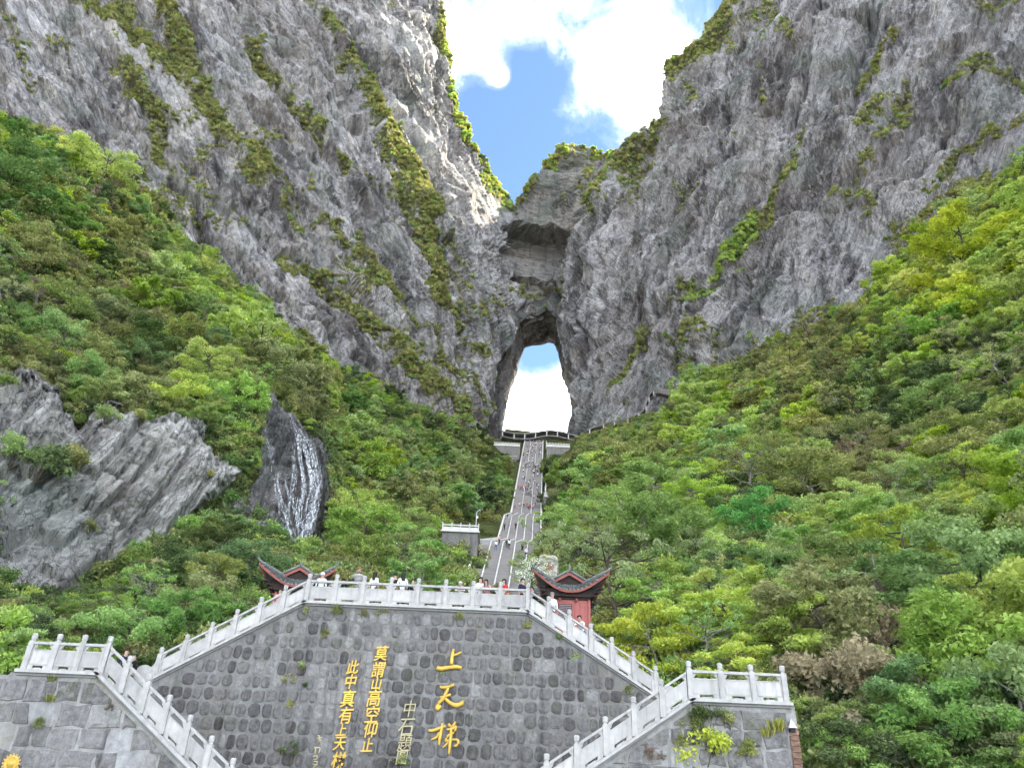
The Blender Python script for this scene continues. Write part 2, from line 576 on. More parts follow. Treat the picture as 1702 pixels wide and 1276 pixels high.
M['lf_rust'] = leaf_mat('lf_rust', (0.085, 0.061, 0.043), (0.159, 0.116, 0.079), (0.232, 0.177, 0.122), .2, .012, .25)
M['lf_pale'] = leaf_mat('lf_pale', (.11, .15, .04), (.19, .245, .075), (.30, .35, .14), .36, .015, .2)
M['lf_blossom'] = leaf_mat('lf_blossom', (.6, .58, .5), (.75, .73, .66), (.85, .84, .78), .3, .0, .05)
M['lf_grass'] = leaf_mat('lf_grass', (0.093, 0.109, 0.031), (0.178, 0.194, 0.050), (0.295, 0.295, 0.093), .34, .014, .28)
M['lf_gold'] = leaf_mat('lf_gold', (.14, .16, .02), (.25, .26, .035), (.36, .36, .07), .4, .01, .15)

# ------------------------------------------------------------------ mountains
SKYLINE = [(-900, -480), (672, -480), (690, -300), (722, -60), (737, 20), (751, 90), (763, 170), (775, 215), (800, 255), (820, 290), (838, 312), (848, 338), (852, 350),
           (858, 330), (872, 312), (890, 293), (912, 268), (925, 250), (950, 243), (985, 247), (1015, 262), (1028, 258), (1050, 238), (1075, 218), (1098, 205),
           (1102, 185), (1108, 150), (1101, 120), (1104, 106), (1130, 96), (1158, 74), (1178, 44), (1200, 22), (1218, -5), (1262, -90), (1330, -300), (1390, -480),
           (3200, -480), (3200, 900), (-900, 900)]
CAVE_FRONT = [(826, 728), (822, 690), (822, 640), (826, 603), (838, 588), (852, 566), (860, 545), (868, 533), (884, 530), (898, 527), (910, 518), (919, 522), (924, 540), (930, 565), (937, 590),
              (946, 620), (956, 650), (964, 676), (966, 700), (960, 728)]
CAVE_BACK = [(834, 728), (838, 700), (844, 669), (850, 645), (859, 619), (866, 596), (873, 577), (884, 574), (900, 573), (912, 570), (920, 572), (927, 585), (931, 605), (934, 623),
             (940, 640), (945, 651), (949, 668), (949, 690), (944, 706), (940, 728)]

cliff_ctrl = [(-900, -480, 307.9), (-900, 0, 290.0), (-900, 900, 281.8), (-300, -480, 339.2), (-300, 0, 320.2), (-300, 700, 306.5), (0, -480, 370.6), (0, -300, 358.8), (0, 0, 342.2), (0, 300, 331.2), (0, 600, 324.1), (0, 900, 320.2), (300, -480, 417.6), (300, -300, 400.0), (300, 0, 383.5), (300, 300, 367.0), (300, 600, 358.8), (300, 850, 350.5), (600, -480, 480.3), (600, -300, 460.5), (600, 0, 439.6), (600, 300, 423.1), (600, 600, 411.0), (600, 850, 400.0), (700, 0, 464.9), (740, 100, 483.6), (700, 300, 455.0), (780, 300, 488.0), (720, 500, 449.5), (835, 400, 512), (800, 500, 479.8), (845, 560, 507.2), (800, 700, 477.0), (815, 850, 471.5), (860, 340, 545), (900, 300, 545), (940, 250, 548), (1000, 255, 540), (880, 420, 552), (910, 480, 545), (890, 530, 535), (870, 480, 545), (900, 700, 540), (900, 850, 530), (950, 500, 520), (1000, 500, 493.5), (980, 700, 488.0), (1000, 850, 477.0), (1010, 350, 510), (1060, 260, 499.0), (1080, 400, 477.0), (1100, 100, 477.0), (1100, 250, 478.1), (1100, 600, 455.0), (1100, 850, 438.5), (1300, -480, 475.1), (1300, -300, 455.0), (1300, 0, 437.4), (1300, 300, 419.2), (1300, 600, 400.0), (1300, 850, 389.0), (1600, -480, 401.9), (1600, -300, 386.2), (1600, 0, 373.6), (1600, 300, 360.4), (1600, 600, 349.4), (1600, 850, 342.2), (1750, 300, 342.2), (2000, -480, 354.9), (2000, 0, 331.2), (2000, 700, 312.0), (2000, 900, 309.2), (3200, -480, 297.4), (3200, 0, 279.0), (3200, 900, 273.5), (700, -480, 532.0), (1350, -480, 532.0)]
cliff_depth = tps(cliff_ctrl, 1e-5)

# green ledges of the left face and the right face, as seen across the rock: polyline, half width
LEDGES = [([(500, -20), (560, 60), (610, 130), (655, 215), (690, 285), (715, 355), (722, 430), (735, 500)], 24, 1.0),
          ([(735, 500), (770, 540), (800, 600)], 16, .7),
          ([(640, 235), (680, 330), (705, 400)], 22, .7),
          ([(120, -20), (200, 40), (260, 80), (300, 120), (335, 170), (365, 225), (410, 270), (455, 318)], 30, .95),
          ([(250, -20), (285, 40), (310, 110)], 26, .9), ([(200, 110), (260, 190), (270, 270)], 30, .7), ([(270, 270), (330, 310), (400, 360)], 26, .45),
          ([(420, 75), (450, 120), (490, 185), (530, 235), (565, 268)], 20, .85), ([(560, 270), (620, 310), (700, 360)], 18, .5),
          ([(535, 385), (580, 430), (620, 480), (655, 512)], 20, .95), ([(480, 440), (540, 490), (600, 545), (650, 600), (700, 650)], 24, .75),
          ([(600, 440), (650, 520), (720, 600), (790, 660)], 14, .7), ([(640, 590), (700, 650), (760, 680)], 26, .8), ([(455, 330), (480, 370), (500, 400)], 14, .6),
          ([(0, 30), (40, 90), (60, 150)], 20, .5), ([(740, 380), (775, 450), (790, 530)], 10, .5), ([(200, 320), (330, 380), (420, 430)], 20, .35),
          # beside the skyline on the left
          ([(738, 10), (755, 95), (768, 180), (790, 240), (815, 280), (838, 320), (846, 345)], 17, .95), ([(800, 260), (820, 320), (826, 350)], 18, .8),
          # right face
          ([(1105, 110), (1160, 85), (1215, 5), (1260, -60)], 34, 1.0), ([(1190, 60), (1280, 20), (1310, 90)], 26, .6), ([(1130, 120), (1150, 170)], 24, .6),
          ([(1100, 215), (1060, 250), (1030, 300), (1000, 345)], 26, 1.0), ([(1090, 260), (1040, 330)], 20, .6),
          ([(1482, 60), (1465, 110), (1440, 150)], 13, .9), ([(1430, 230), (1480, 180), (1500, 160)], 24, .65), ([(1420, 300), (1440, 270), (1510, 200)], 26, .6),
          ([(1345, 240), (1300, 310), (1280, 350), (1240, 420)], 12, .8), ([(1255, 380), (1225, 410), (1200, 440)], 22, 1.0), ([(1215, 430), (1170, 470), (1150, 500)], 20, .8),
          ([(1700, 130), (1620, 130), (1570, 170)], 18, .6), ([(1690, 220), (1600, 260), (1560, 300)], 18, .7), ([(1650, 300), (1560, 350), (1480, 380)], 18, .8),
          ([(1080, 560), (1050, 600), (1030, 640)], 20, .8), ([(1180, 560), (1130, 580)], 18, .7), ([(1280, 190), (1260, 120), (1270, 60)], 10, .5),
          ([(985, 300), (960, 320), (940, 330)], 9, .5), ([(1110, 540), (1190, 500), (1230, 470)], 14, .6),
          # crest of the arch
          ([(858, 322), (890, 292), (920, 258), (960, 245), (1000, 250), (1025, 262)], 15, .95), ([(930, 262), (1000, 270)], 12, .7)]


# open joints and faults across the faces: polyline, half width in px, depth in metres
FAULTS = [([(40, 80), (110, 130), (170, 175), (260, 240)], 4, 5), ([(285, 300), (330, 355), (360, 410), (405, 455)], 9, 11), ([(440, 150), (475, 180), (505, 215)], 8, 9), ([(560, 192), (600, 205), (640, 222)], 7, 8),
          ([(470, 250), (520, 300), (560, 350), (620, 420)], 4, 5), ([(640, 320), (690, 400), (720, 470)], 4, 5), ([(380, 60), (440, 130), (520, 220), (600, 300)], 4, 5), ([(200, 130), (280, 230), (370, 330), (470, 430), (560, 520)], 5, 6),
          ([(560, 20), (640, 140), (700, 270)], 4, 4), ([(660, 0), (720, 130), (770, 280)], 4, 4), ([(700, 430), (760, 520), (800, 610)], 4, 5), ([(90, 20), (180, 90), (300, 200)], 4, 4), ([(430, 470), (520, 560), (640, 640)], 5, 5),
          ([(1450, -10), (1442, 60), (1430, 120), (1415, 200)], 8, 10), ([(1428, 290), (1412, 312), (1400, 335)], 8, 8), ([(1230, 60), (1215, 160), (1190, 260), (1160, 360)], 4, 6), ([(1340, 120), (1320, 230), (1290, 330), (1230, 430)], 5, 6),
          ([(1110, 420), (1090, 520), (1070, 600)], 5, 6), ([(1180, 130), (1160, 250), (1120, 360)], 4, 5), ([(1550, 60), (1500, 150), (1460, 240)], 5, 5), ([(1620, 180), (1540, 260), (1450, 340)], 5, 5), ([(1030, 330), (1010, 430), (1000, 540)], 5, 6),
          ([(1250, 480), (1220, 560), (1190, 620)], 6, 7), ([(985, 420), (965, 520), (975, 640)], 5, 6), ([(1360, 10), (1350, 110), (1330, 190)], 4, 5), ([(1680, 40), (1610, 140), (1570, 240)], 4, 5), ([(1140, 500), (1130, 580), (1110, 640)], 5, 7)]


def tangent_frame(pts, e_long):
    """two in-plane directions and the normal of a cliff, from three of its points"""
    a, b, c = [np.array(p) for p in pts]
    n = np.cross(b - a, c - a); n /= np.linalg.norm(n)
    e1 = np.array(e_long); e1 = e1 - n * (e1 @ n); e1 /= np.linalg.norm(e1)
    e2 = np.cross(n, e1)
    return np.stack([e1, e2, n])


def sheet_pos(depth_fn, px, py):
    return CL + rays(px, py) * depth_fn(px, py)[..., None]


def axis_steps(lo, hi, fine_lo, fine_hi, step, grow=1.18):
    a = list(np.arange(fine_lo, fine_hi + step * .5, step))
    s = step; x = fine_hi
    while x < hi:
        s = min(s * grow, 90); x += s; a.append(x)
    s = step; x = fine_lo
    while x > lo:
        s = min(s * grow, 90); x -= s; a.insert(0, x)
    return np.array(a)


def grid_normals(P):
    du = np.gradient(P, axis=1); dv = np.gradient(P, axis=0)
    n = np.cross(du, dv)
    n /= np.linalg.norm(n, axis=-1, keepdims=True) + 1e-9
    flip = ((CL - P) * n).sum(-1) < 0
    n[flip] *= -1
    return n


def cut_grid(P, keep, names, mats, attrs, rim=(0, 0, 0), rim_skip=None, smooth=False):
    """build meshes from a grid of points, one for each value >= 0 in keep (per cell); open edges are folded back by rim"""
    h, w = P.shape[:2]
    idx = np.arange(h * w).reshape(h, w)
    quads = np.stack([idx[:-1, :-1], idx[1:, :-1], idx[1:, 1:], idx[:-1, 1:]], -1)
    res = []
    for k, nm in enumerate(names):
        f = quads[keep == k]
        if not len(f): res.append(None); continue
        # open edges against cells that belong to no sheet
        allf = quads[keep >= 0]
        e = np.concatenate([f[:, [0, 1]], f[:, [1, 2]], f[:, [2, 3]], f[:, [3, 0]]])
        ea = np.concatenate([allf[:, [0, 1]], allf[:, [1, 2]], allf[:, [2, 3]], allf[:, [3, 0]]])
        key = np.minimum(ea[:, 0], ea[:, 1]).astype(np.int64) * (h * w) + np.maximum(ea[:, 0], ea[:, 1])
        uq, ct = np.unique(key, return_counts=True)
        single = uq[ct == 1]
        ke = np.minimum(e[:, 0], e[:, 1]).astype(np.int64) * (h * w) + np.maximum(e[:, 0], e[:, 1])
        eb = e[np.isin(ke, single)]
        if rim_skip is not None and len(eb):
            sk = rim_skip.ravel()
            eb = eb[~(sk[eb[:, 0]] | sk[eb[:, 1]])]
        use = np.unique(f)
        remap = np.full(h * w, -1); remap[use] = np.arange(len(use))
        V = P.reshape(-1, 3)[use]
        F = remap[f]
        A = {an: (ty, d.reshape(h * w, -1)[use]) for an, (ty, d) in attrs.items()}
        if np.any(rim) and len(eb):
            bv = np.unique(eb)
            m2 = np.full(h * w, -1); m2[bv] = len(V) + np.arange(len(bv))
            V = np.vstack([V, P.reshape(-1, 3)[bv] + (rim.reshape(-1, 3)[bv] if isinstance(rim, np.ndarray) else np.array(rim))])
            F = np.vstack([F, np.stack([remap[eb[:, 1]], remap[eb[:, 0]], m2[eb[:, 0]], m2[eb[:, 1]]], -1)])
            A = {an: (ty, np.vstack([d, attrs[an][1].reshape(h * w, -1)[bv]])) for an, (ty, d) in A.items()}
        me = mesh_np(nm, V, F, [mats[k]], smooth, attrs=A)
        o = link(nm, me)
        tag(o, kind='structure')
        res.append(o)
    return res


def build_cliffs():
    xs = axis_steps(-320, 2000, -60, 1762, 2.5)
    ys = axis_steps(-470, 830, -60, 800, 2.5)
    PX, PY = np.meshgrid(xs, ys)
    D = cliff_depth(PX, PY)
    P0 = CL + rays(PX, PY) * D[..., None]
    N = grid_normals(P0)
    p = P0.reshape(-1, 3)
    px, py = PX.ravel(), PY.ravel()
    frameL = tangent_frame([sheet_pos(cliff_depth, *map(np.array, q)) for q in ((100., 100.), (600., 100.), (500., 550.))],
                           sheet_pos(cliff_depth, np.array(720.), np.array(480.)) - sheet_pos(cliff_depth, np.array(480.), np.array(60.)))
    frameR = tangent_frame([sheet_pos(cliff_depth, *map(np.array, q)) for q in ((1100., 300.), (1600., 100.), (1300., 550.))],
                           sheet_pos(cliff_depth, np.array(1130.), np.array(560.)) - sheet_pos(cliff_depth, np.array(1300.), np.array(180.)))
    frameC = np.array([[1, 0, -.12], [.12, 0, 1], [0, 1, 0]])
    wl_ = np.clip((862 - px) / 24, 0, 1)
    bx = np.interp(py, [200, 260, 345, 430, 520, 900], [1040, 1022, 990, 940, 922, 950])
    wr_ = np.clip((px - bx) / 24 + .5, 0, 1)
    stL, stR, stC = p @ frameL.T, p @ frameR.T, p @ frameC.T
    side = np.where(px < 862, 0, np.where(px > bx, 2, 1))
    st = np.where((side == 0)[:, None], stL, np.where((side == 2)[:, None], stR, stC))

    def chips(q, k):
        # warped so that the chips do not look like a regular cell pattern
        wv = np.stack([fbm(np.c_[q * .02, q[:, :1] * 0], 3, 50 + k), fbm(np.c_[q * .02, q[:, :1] * 0 + 9], 3, 60 + k)], -1) - .5
        q = q + wv * 34
        a1, b1 = facets(q / np.array([48., 26.]), 1 + k, .9)
        a2, b2 = facets(q / np.array([20., 11.5]), 2 + k, 1.1, .3)
        a3, b3 = facets(q / np.array([8., 4.8]), 3 + k, 1.1, .4)
        a4, b4 = facets(q / np.array([3.6, 2.6]), 4 + k, 1., .6)
        open_ = fbm(np.c_[q * .03, q[:, :1] * 0 + 3], 3, 70 + k)
        groove = (1 - b2) ** 2 * 2.4 * np.clip((open_ - .42) * 6, 0, 1) + (1 - b3) ** 2 * 1.1 * np.clip((open_ - .35) * 5, 0, 1)
        k1, j1 = blocks2(q + wv * 10, 17., 7.5, 30 + k, .5, .22)
        return a1 * 8.0 + a2 * 4.2 + a3 * 2.0 + a4 * .5 + k1 * 1.6 - (1 - j1) * .7 - groove
    dl = chips(stL[:, :2], 0)
    dr = chips(stR[:, :2] @ np.array([[.92, -.38], [.38, .92]]), 10)
    dc = chips(stC[:, :2] * 1.3, 20) * .45
    # bedding of the left face: benches that step out along its ledges; gullies down the right face
    bl = fbm(np.c_[stL[:, 0] * .004, stL[:, 1] * .022, stL[:, 2] * .01], 4, 7)
    rl = 1 - np.abs(2 * fbm(np.c_[stL[:, 0] * .006, stL[:, 1] * .045, stL[:, 2] * .01], 3, 71) - 1)
    dl = dl + (bl - .5) * 34 + (rl - .7) * 9
    sb = stL[:, 1] / 15. + (fbm(np.c_[stL[:, 0] * .012, stL[:, 1] * .03, stL[:, 2] * .01], 3, 75) - .5) * 2.2
    sb = sb - np.floor(sb)
    dl = dl + np.minimum(sb, (1 - sb) * 7) * 4.2
    sr = stR[:, 1] / 17. + (fbm(np.c_[stR[:, 0] * .012, stR[:, 1] * .03, stR[:, 2] * .01], 3, 85) - .5) * 2.6
    sr = sr - np.floor(sr)
    dr = dr + np.minimum(sr, (1 - sr) * 7) * 3.4
    gr = fbm(np.c_[p[:, 0] * .016, p[:, 1] * .016, p[:, 2] * .0042], 4, 8)
    rr = 1 - np.abs(2 * fbm(np.c_[p[:, 0] * .035, p[:, 1] * .035, p[:, 2] * .009], 3, 81) - 1)
    dr = dr + (gr - .5) * 38 + (rr - .7) * 10
    dc = dc + (fbm(np.c_[p[:, 0] * .02, p[:, 1] * .02, p[:, 2] * .06], 4, 9) - .5) * 16
    wl_ = wl_ * (side != 2)
    disp = np.where(side == 0, dl * wl_ + dc * (1 - wl_), np.where(side == 2, dr * wr_ + dc * (1 - wr_), dc))
    # smaller relief close to the cave and the sky notch so that the outline stays true
    calm = np.clip(np.minimum(np.hypot(px - 850, py - 345) / 90, np.hypot((px - 890) / .7, py - 620) / 150), .25, 1)
    disp *= calm
    # recessed overhangs above the cave
    def bowl(cx, cy, rx, ry, d):
        q = ((px - cx) / rx) ** 2 + ((py - cy) / ry) ** 2
        return -d * np.clip(1 - q, 0, 1) ** .6
    wx = px + (fbm(np.c_[px * .05, py * .05, px * 0 + 2], 4, 61) - .5) * 70; wy = py + (fbm(np.c_[px * .05, py * .05, px * 0 + 8], 4, 62) - .5) * 44

    def overhang(x0, y0, x1, y1, h, d):
        """rock cut back under a ledge that runs from (x0, y0) to (x1, y1): deepest right below the ledge"""
        t = (wx - x0) / (x1 - x0)
        yt = y0 + (y1 - y0) * t
        v = (wy - yt) / h
        return -d * np.clip(1 - v, 0, 1) * np.clip((v + .08) / .10, 0, 1) * np.clip(t / .15, 0, 1) * np.clip((1 - t) / .15, 0, 1) * (v > -.08)
    col_ = np.clip((wx - 852) / 14, 0, 1) * np.clip((942 - (wy - 380) * .12 - wx) / 14, 0, 1) * np.clip((wy - 372) / 22, 0, 1) * np.clip((522 - wy) / 14, 0, 1)
    disp -= 15 * col_
    disp += overhang(850, 366, 955, 396, 62, 20) + overhang(852, 436, 930, 450, 48, 13) + overhang(852, 492, 925, 488, 26, 8) + bowl(1437, 70, 26, 60, 16) + overhang(1400, 30, 1470, 10, 60, 14)
    disp += bowl(470, 172, 26, 16, 9) + bowl(600, 205, 34, 16, 8) + bowl(350, 380, 34, 60, 14) + bowl(1418, 300, 14, 24, 8)
    # lips above the two overhangs
    lip = np.exp(-(((py - 512) / 9) ** 2)) * (np.abs(px - 888) < 30) * 8
    disp += lip
    fx = px + (fbm(np.c_[px * .03, py * .03, px * 0 + 21], 4, 63) - .5) * 40; fy = py + (fbm(np.c_[px * .03, py * .03, px * 0 + 27], 4, 64) - .5) * 40
    for line, hw, dep in FAULTS:
        fd = seg_dist(line, fx, fy)
        disp -= dep * np.exp(-(fd / hw) ** 2)
        up = seg_dist([(a + 9, b - 7) if line[0][0] < line[-1][0] else (a - 9, b - 7) for a, b in line], fx, fy)
        disp += dep * .45 * np.exp(-(up / (hw * 2.2)) ** 2)      # the upper side stands proud
    # vegetation mask
    veg = np.zeros(len(p))
    wob = (fbm(np.c_[px * .018, py * .018, px * 0], 4, 31) - .5)
    wob2 = (fbm(np.c_[px * .05, py * .05, px * 0], 3, 32) - .5)
    for line, hw, amp in LEDGES:
        d = seg_dist(line, px + wob * 50, py + wob2 * 40)
        veg = np.maximum(veg, amp * np.clip(1.3 - d / (hw * .8), 0, 1))
    patch = fbm(np.c_[px * .012, py * .012, px * 0 + 5], 5, 33)
    veg = np.maximum(veg, np.clip((patch - .58) * 5, 0, .5))
    low = np.clip((py - 600) / 80, 0, 1) * np.clip((np.abs(px - 890) - 70) / 60, 0, 1)
    veg = np.maximum(veg, low * .6 * (patch + .2))
    brk = fbm(np.c_[px * .04, py * .04, px * 0 + 12], 4, 35)
    veg = np.clip(veg * np.clip(.68 + (brk - .36) * 2.6, .4, 1.05), 0, 1)
    disp += veg * 2.0
    P = p + N.reshape(-1, 3) * disp[:, None]
    P = P.reshape(P0.shape)
    cx = (PX[:-1, :-1] + PX[1:, 1:]) / 2; cy = (PY[:-1, :-1] + PY[1:, 1:]) / 2
    # broken outline for the skyline
    jx = (fbm(np.stack([cx.ravel() * .03, cy.ravel() * .03, cx.ravel() * 0], -1), 3, 41) - .5).reshape(cx.shape) * 14
    ok = inside(SKYLINE, cx + jx, cy + jx * .5)
    hole = inside(CAVE_FRONT, cx, cy)
    ok &= ~hole
    # hidden behind the near slopes: leave out what nothing can see
    ok &= ~(inside([(-60, 420), (200, 470), (430, 640), (620, 760), (600, 860), (-60, 860)], cx, cy))
    ok &= ~(inside([(1762, 480), (1560, 600), (1350, 720), (1200, 800), (1762, 860)], cx, cy))
    sidec = np.where(cx < 862, 0, np.where(cx > np.interp(cy, [200, 260, 345, 430, 520, 900], [1040, 1022, 990, 940, 922, 950]), 2, 1))
    keep = np.where(ok, sidec, -1)
    skip = (seg_dist(CAVE_FRONT + [CAVE_FRONT[0]], PX, PY) < 8) | (PY > 420) & ((PX < 800) | (PX > 1000)) | (PX < -100) | (PX > 1900)
    # unseen valley sides added beside and behind the viewer; the right blocks the sun
    for nm, col, off, mat in (('right_valley_side', -1, (50, -640, 30), M['cliff_right']), ('left_valley_side', 0, (-50, -640, 30), M['cliff_left'])):
        c = P[:, col]
        K = 14
        V = np.concatenate([c + np.array(off) * (k / K) + (k > 0) * (fbm(c * .02 + k, 3, 90 + k)[:, None] - .5) * np.array([40, 10, 0]) for k in range(K + 1)])
        n = len(c)
        idx = np.arange(len(V)).reshape(K + 1, n)
        F = np.stack([idx[:-1, :-1], idx[:-1, 1:], idx[1:, 1:], idx[1:, :-1]], -1).reshape(-1, 4)
        tag(link(nm, mesh_np(nm, V, F, [mat], False, attrs={'st': ('FLOAT_VECTOR', V), 'veg': ('FLOAT', fbm(V * .02, 3, 95))})), kind='structure')
    RIM = np.stack([np.where(PX < 852, -38., np.where(PX > 1030, 45., 0.)), np.full(PX.shape, 60.), np.full(PX.shape, -14.)], -1)
    objs = cut_grid(P, keep, ['left_cliff', 'arch_cliff', 'right_cliff'], [M['cliff_left'], M['arch_rock'], M['cliff_right']],
                    {'st': ('FLOAT_VECTOR', st), 'veg': ('FLOAT', veg)}, rim=RIM, rim_skip=skip)
    return PX, PY, P, veg.reshape(PX.shape), ok


CPX, CPY, CP, CVEG, COK = build_cliffs()


def build_cave():
    """the tunnel through the mountain, from the front mouth to the far one"""
    def resample(poly, n):
        poly = np.array(poly, float)
        d = np.r_[0, np.cumsum(np.hypot(*np.diff(poly, axis=0).T))]
        t = np.linspace(0, d[-1], n)
        return np.stack([np.interp(t, d, poly[:, 0]), np.interp(t, d, poly[:, 1])], -1)
    n, rings = 150, 26
    F = resample(CAVE_FRONT, n); B = resample(CAVE_BACK, n)
    Ff = sheet_pos(cliff_depth, F[:, 0], F[:, 1])
    Ff[:, 1] -= 5
    # grow the front ring a little so that it sits inside the rock edge
    Bb = at(B[:, 0], B[:, 1], np.full(n, 588.0))
    V = []
    cF = Ff.mean(0)
    for k in range(rings):
        t = k / (rings - 1)
        V.append(Ff * (1 - t) + Bb * t)
    V[0] = Ff + (Ff - cF) * np.array([.45, 0, .32]) + np.array([0, 9, 0])      # flange tucked behind the rock face
    V = np.array(V)
    c = V.mean(axis=1, keepdims=True)
    out = V - c; out[..., 1] = 0
    out /= np.linalg.norm(out, axis=-1, keepdims=True) + 1e-9
    q = V.reshape(-1, 3)
    d1, _ = facets(np.c_[q[:, 1] + q[:, 0] * .5, q[:, 2]] / np.array([12., 9.]), 91, 1.)
    d2, _ = facets(np.c_[q[:, 1] + q[:, 0] * .5, q[:, 2]] / np.array([4., 3.]), 92, 1.)
    d = (d1 * 4 + d2 * 1.6 + 1.2).reshape(rings, n)
    fade = np.ones((rings, 1)); fade[0] = 0; fade[1] = .6; fade[-1] = .25; fade[-2] = .5
    V = V + out * (d * fade)[..., None] + out * (np.sin(np.linspace(0, math.pi, rings)) * 5)[:, None, None]
    idx = np.arange(rings * n).reshape(rings, n)
    faces = np.stack([idx[:-1, :-1], idx[:-1, 1:], idx[1:, 1:], idx[1:, :-1]], -1).reshape(-1, 4)
    st = q @ np.array([[0, 1, 0], [.3, 0, 1], [1, 0, 0]]).T
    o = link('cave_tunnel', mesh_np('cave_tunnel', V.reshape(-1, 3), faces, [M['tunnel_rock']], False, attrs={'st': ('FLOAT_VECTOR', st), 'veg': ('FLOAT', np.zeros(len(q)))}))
    tag(o, kind='structure')


build_cave()

# ------------------------------------------------------------------ the wooded slopes
left_ctrl = [(-300, 100, 120), (-300, 600, 80), (-300, 1100, 42), (0, 190, 152), (100, 235, 160), (200, 290, 172), (320, 410, 196), (430, 510, 222), (600, 640, 292), (720, 690, 372), (800, 715, 440), (835, 728, 480),
             (0, 400, 125), (200, 430, 150), (0, 600, 102), (200, 560, 128), (330, 600, 126), (430, 620, 134), (500, 640, 160), (200, 690, 103), (60, 760, 98), (0, 850, 91), (180, 850, 96), (300, 900, 95), (100, 1000, 85), (0, 990, 83), (390, 800, 106), (350, 960, 84),
             (480, 800, 117), (470, 700, 124), (530, 930, 108), (540, 700, 170), (600, 850, 145), (640, 760, 200), (700, 800, 225), (780, 770, 330), (845, 760, 440), (860, 740, 480), (640, 930, 100), (720, 920, 120), (780, 940, 118),
             (820, 850, 290), (850, 870, 235), (300, 1050, 58), (0, 1060, 46), (400, 1010, 66), (560, 990, 76), (700, 990, 90), (820, 990, 100), (250, 1200, 45), (0, 1250, 40), (600, 1100, 60)]
right_ctrl = [(2000, 100, 130), (2000, 700, 70), (2000, 1200, 34), (1720, 270, 165), (1650, 330, 172), (1500, 450, 192), (1350, 550, 228), (1180, 630, 300), (1100, 680, 345), (1000, 712, 430), (950, 725, 480), (915, 735, 500),
              (1702, 1276, 40), (1702, 900, 74), (1702, 600, 112), (1600, 420, 150), (1500, 600, 145), (1350, 700, 155), (1300, 900, 84), (1100, 1010, 62), (1030, 1010, 66), (1200, 780, 150), (1100, 850, 122), (1000, 800, 210), (960, 900, 118),
              (960, 960, 92), (905, 940, 112), (900, 880, 190), (905, 850, 290), (908, 800, 370), (1330, 1150, 46), (1500, 1100, 51), (1500, 800, 102), (1200, 1080, 53), (1330, 1276, 40), (1100, 720, 270), (1200, 690, 220), (1000, 1100, 56)]
left_depth = tps(left_ctrl, 1e-5)
right_depth = tps(right_ctrl, 1e-5)
LEFT_POLY = [(-300, 60), (-120, 130), (0, 205), (100, 240), (195, 292), (255, 345), (320, 410), (380, 470), (430, 512), (520, 580), (600, 640), (670, 668), (735, 695), (800, 722), (834, 735), (850, 790), (845, 900), (830, 1010), (840, 1120), (-300, 1280)]
RIGHT_POLY = [(2000, 60), (1850, 170), (1702, 285), (1600, 365), (1500, 440), (1440, 500), (1340, 555), (1250, 600), (1180, 632), (1130, 655), (1080, 690), (1000, 716), (950, 730), (913, 738), (900, 800), (895, 900), (880, 1120), (1330, 1320), (2000, 1500)]


def slope_depth(px, py):
    l = left_depth(px, py); r = right_depth(px, py)
    return l, r


def build_slope(name, poly, depth, step, amp, rim):
    poly = np.array(poly)
    xs = np.arange(poly[:, 0].min(), poly[:, 0].max() + step, step)
    ys = np.arange(poly[:, 1].min(), poly[:, 1].max() + step, step)
    PX, PY = np.meshgrid(xs, ys)
    P0 = sheet_pos(depth, PX, PY)
    N = grid_normals(P0)
    p = P0.reshape(-1, 3)
    d = (fbm(p * .05, 5, 21) - .5) * amp + (fbm(p * .2, 3, 22) - .5) * amp * .3
    P = (p + N.reshape(-1, 3) * d[:, None]).reshape(P0.shape)
    cx = (PX[:-1, :-1] + PX[1:, 1:]) / 2; cy = (PY[:-1, :-1] + PY[1:, 1:]) / 2
    keep = np.where(inside(poly, cx, cy), 0, -1)
    return cut_grid(P, keep, [name], [M['soil']], {'st': ('FLOAT_VECTOR', p)}, rim=rim, rim_skip=PY > 700, smooth=True)[0]


left_slope = build_slope('left_hillside', LEFT_POLY, left_depth, 7.0, 3.0, (-10, 170, 4))
right_slope = build_slope('right_hillside', RIGHT_POLY, right_depth, 7.0, 3.0, (10, 170, 4))

# ------------------------------------------------------------------ near rock face on the left and the wet rock of the waterfall
OUT_POLY = [(-60, 640), (40, 600), (90, 650), (135, 705), (190, 668), (260, 690), (320, 700), (352, 740), (398, 775), (402, 800), (330, 850), (310, 905), (240, 945), (170, 985), (100, 1005), (30, 1000), (-60, 1040)]
WET_POLY = [(402, 622), (450, 642), (490, 685), (520, 706), (542, 745), (554, 800), (548, 860), (538, 905), (548, 955), (460, 970), (430, 912), (385, 892), (356, 850), (380, 790), (402, 730)]


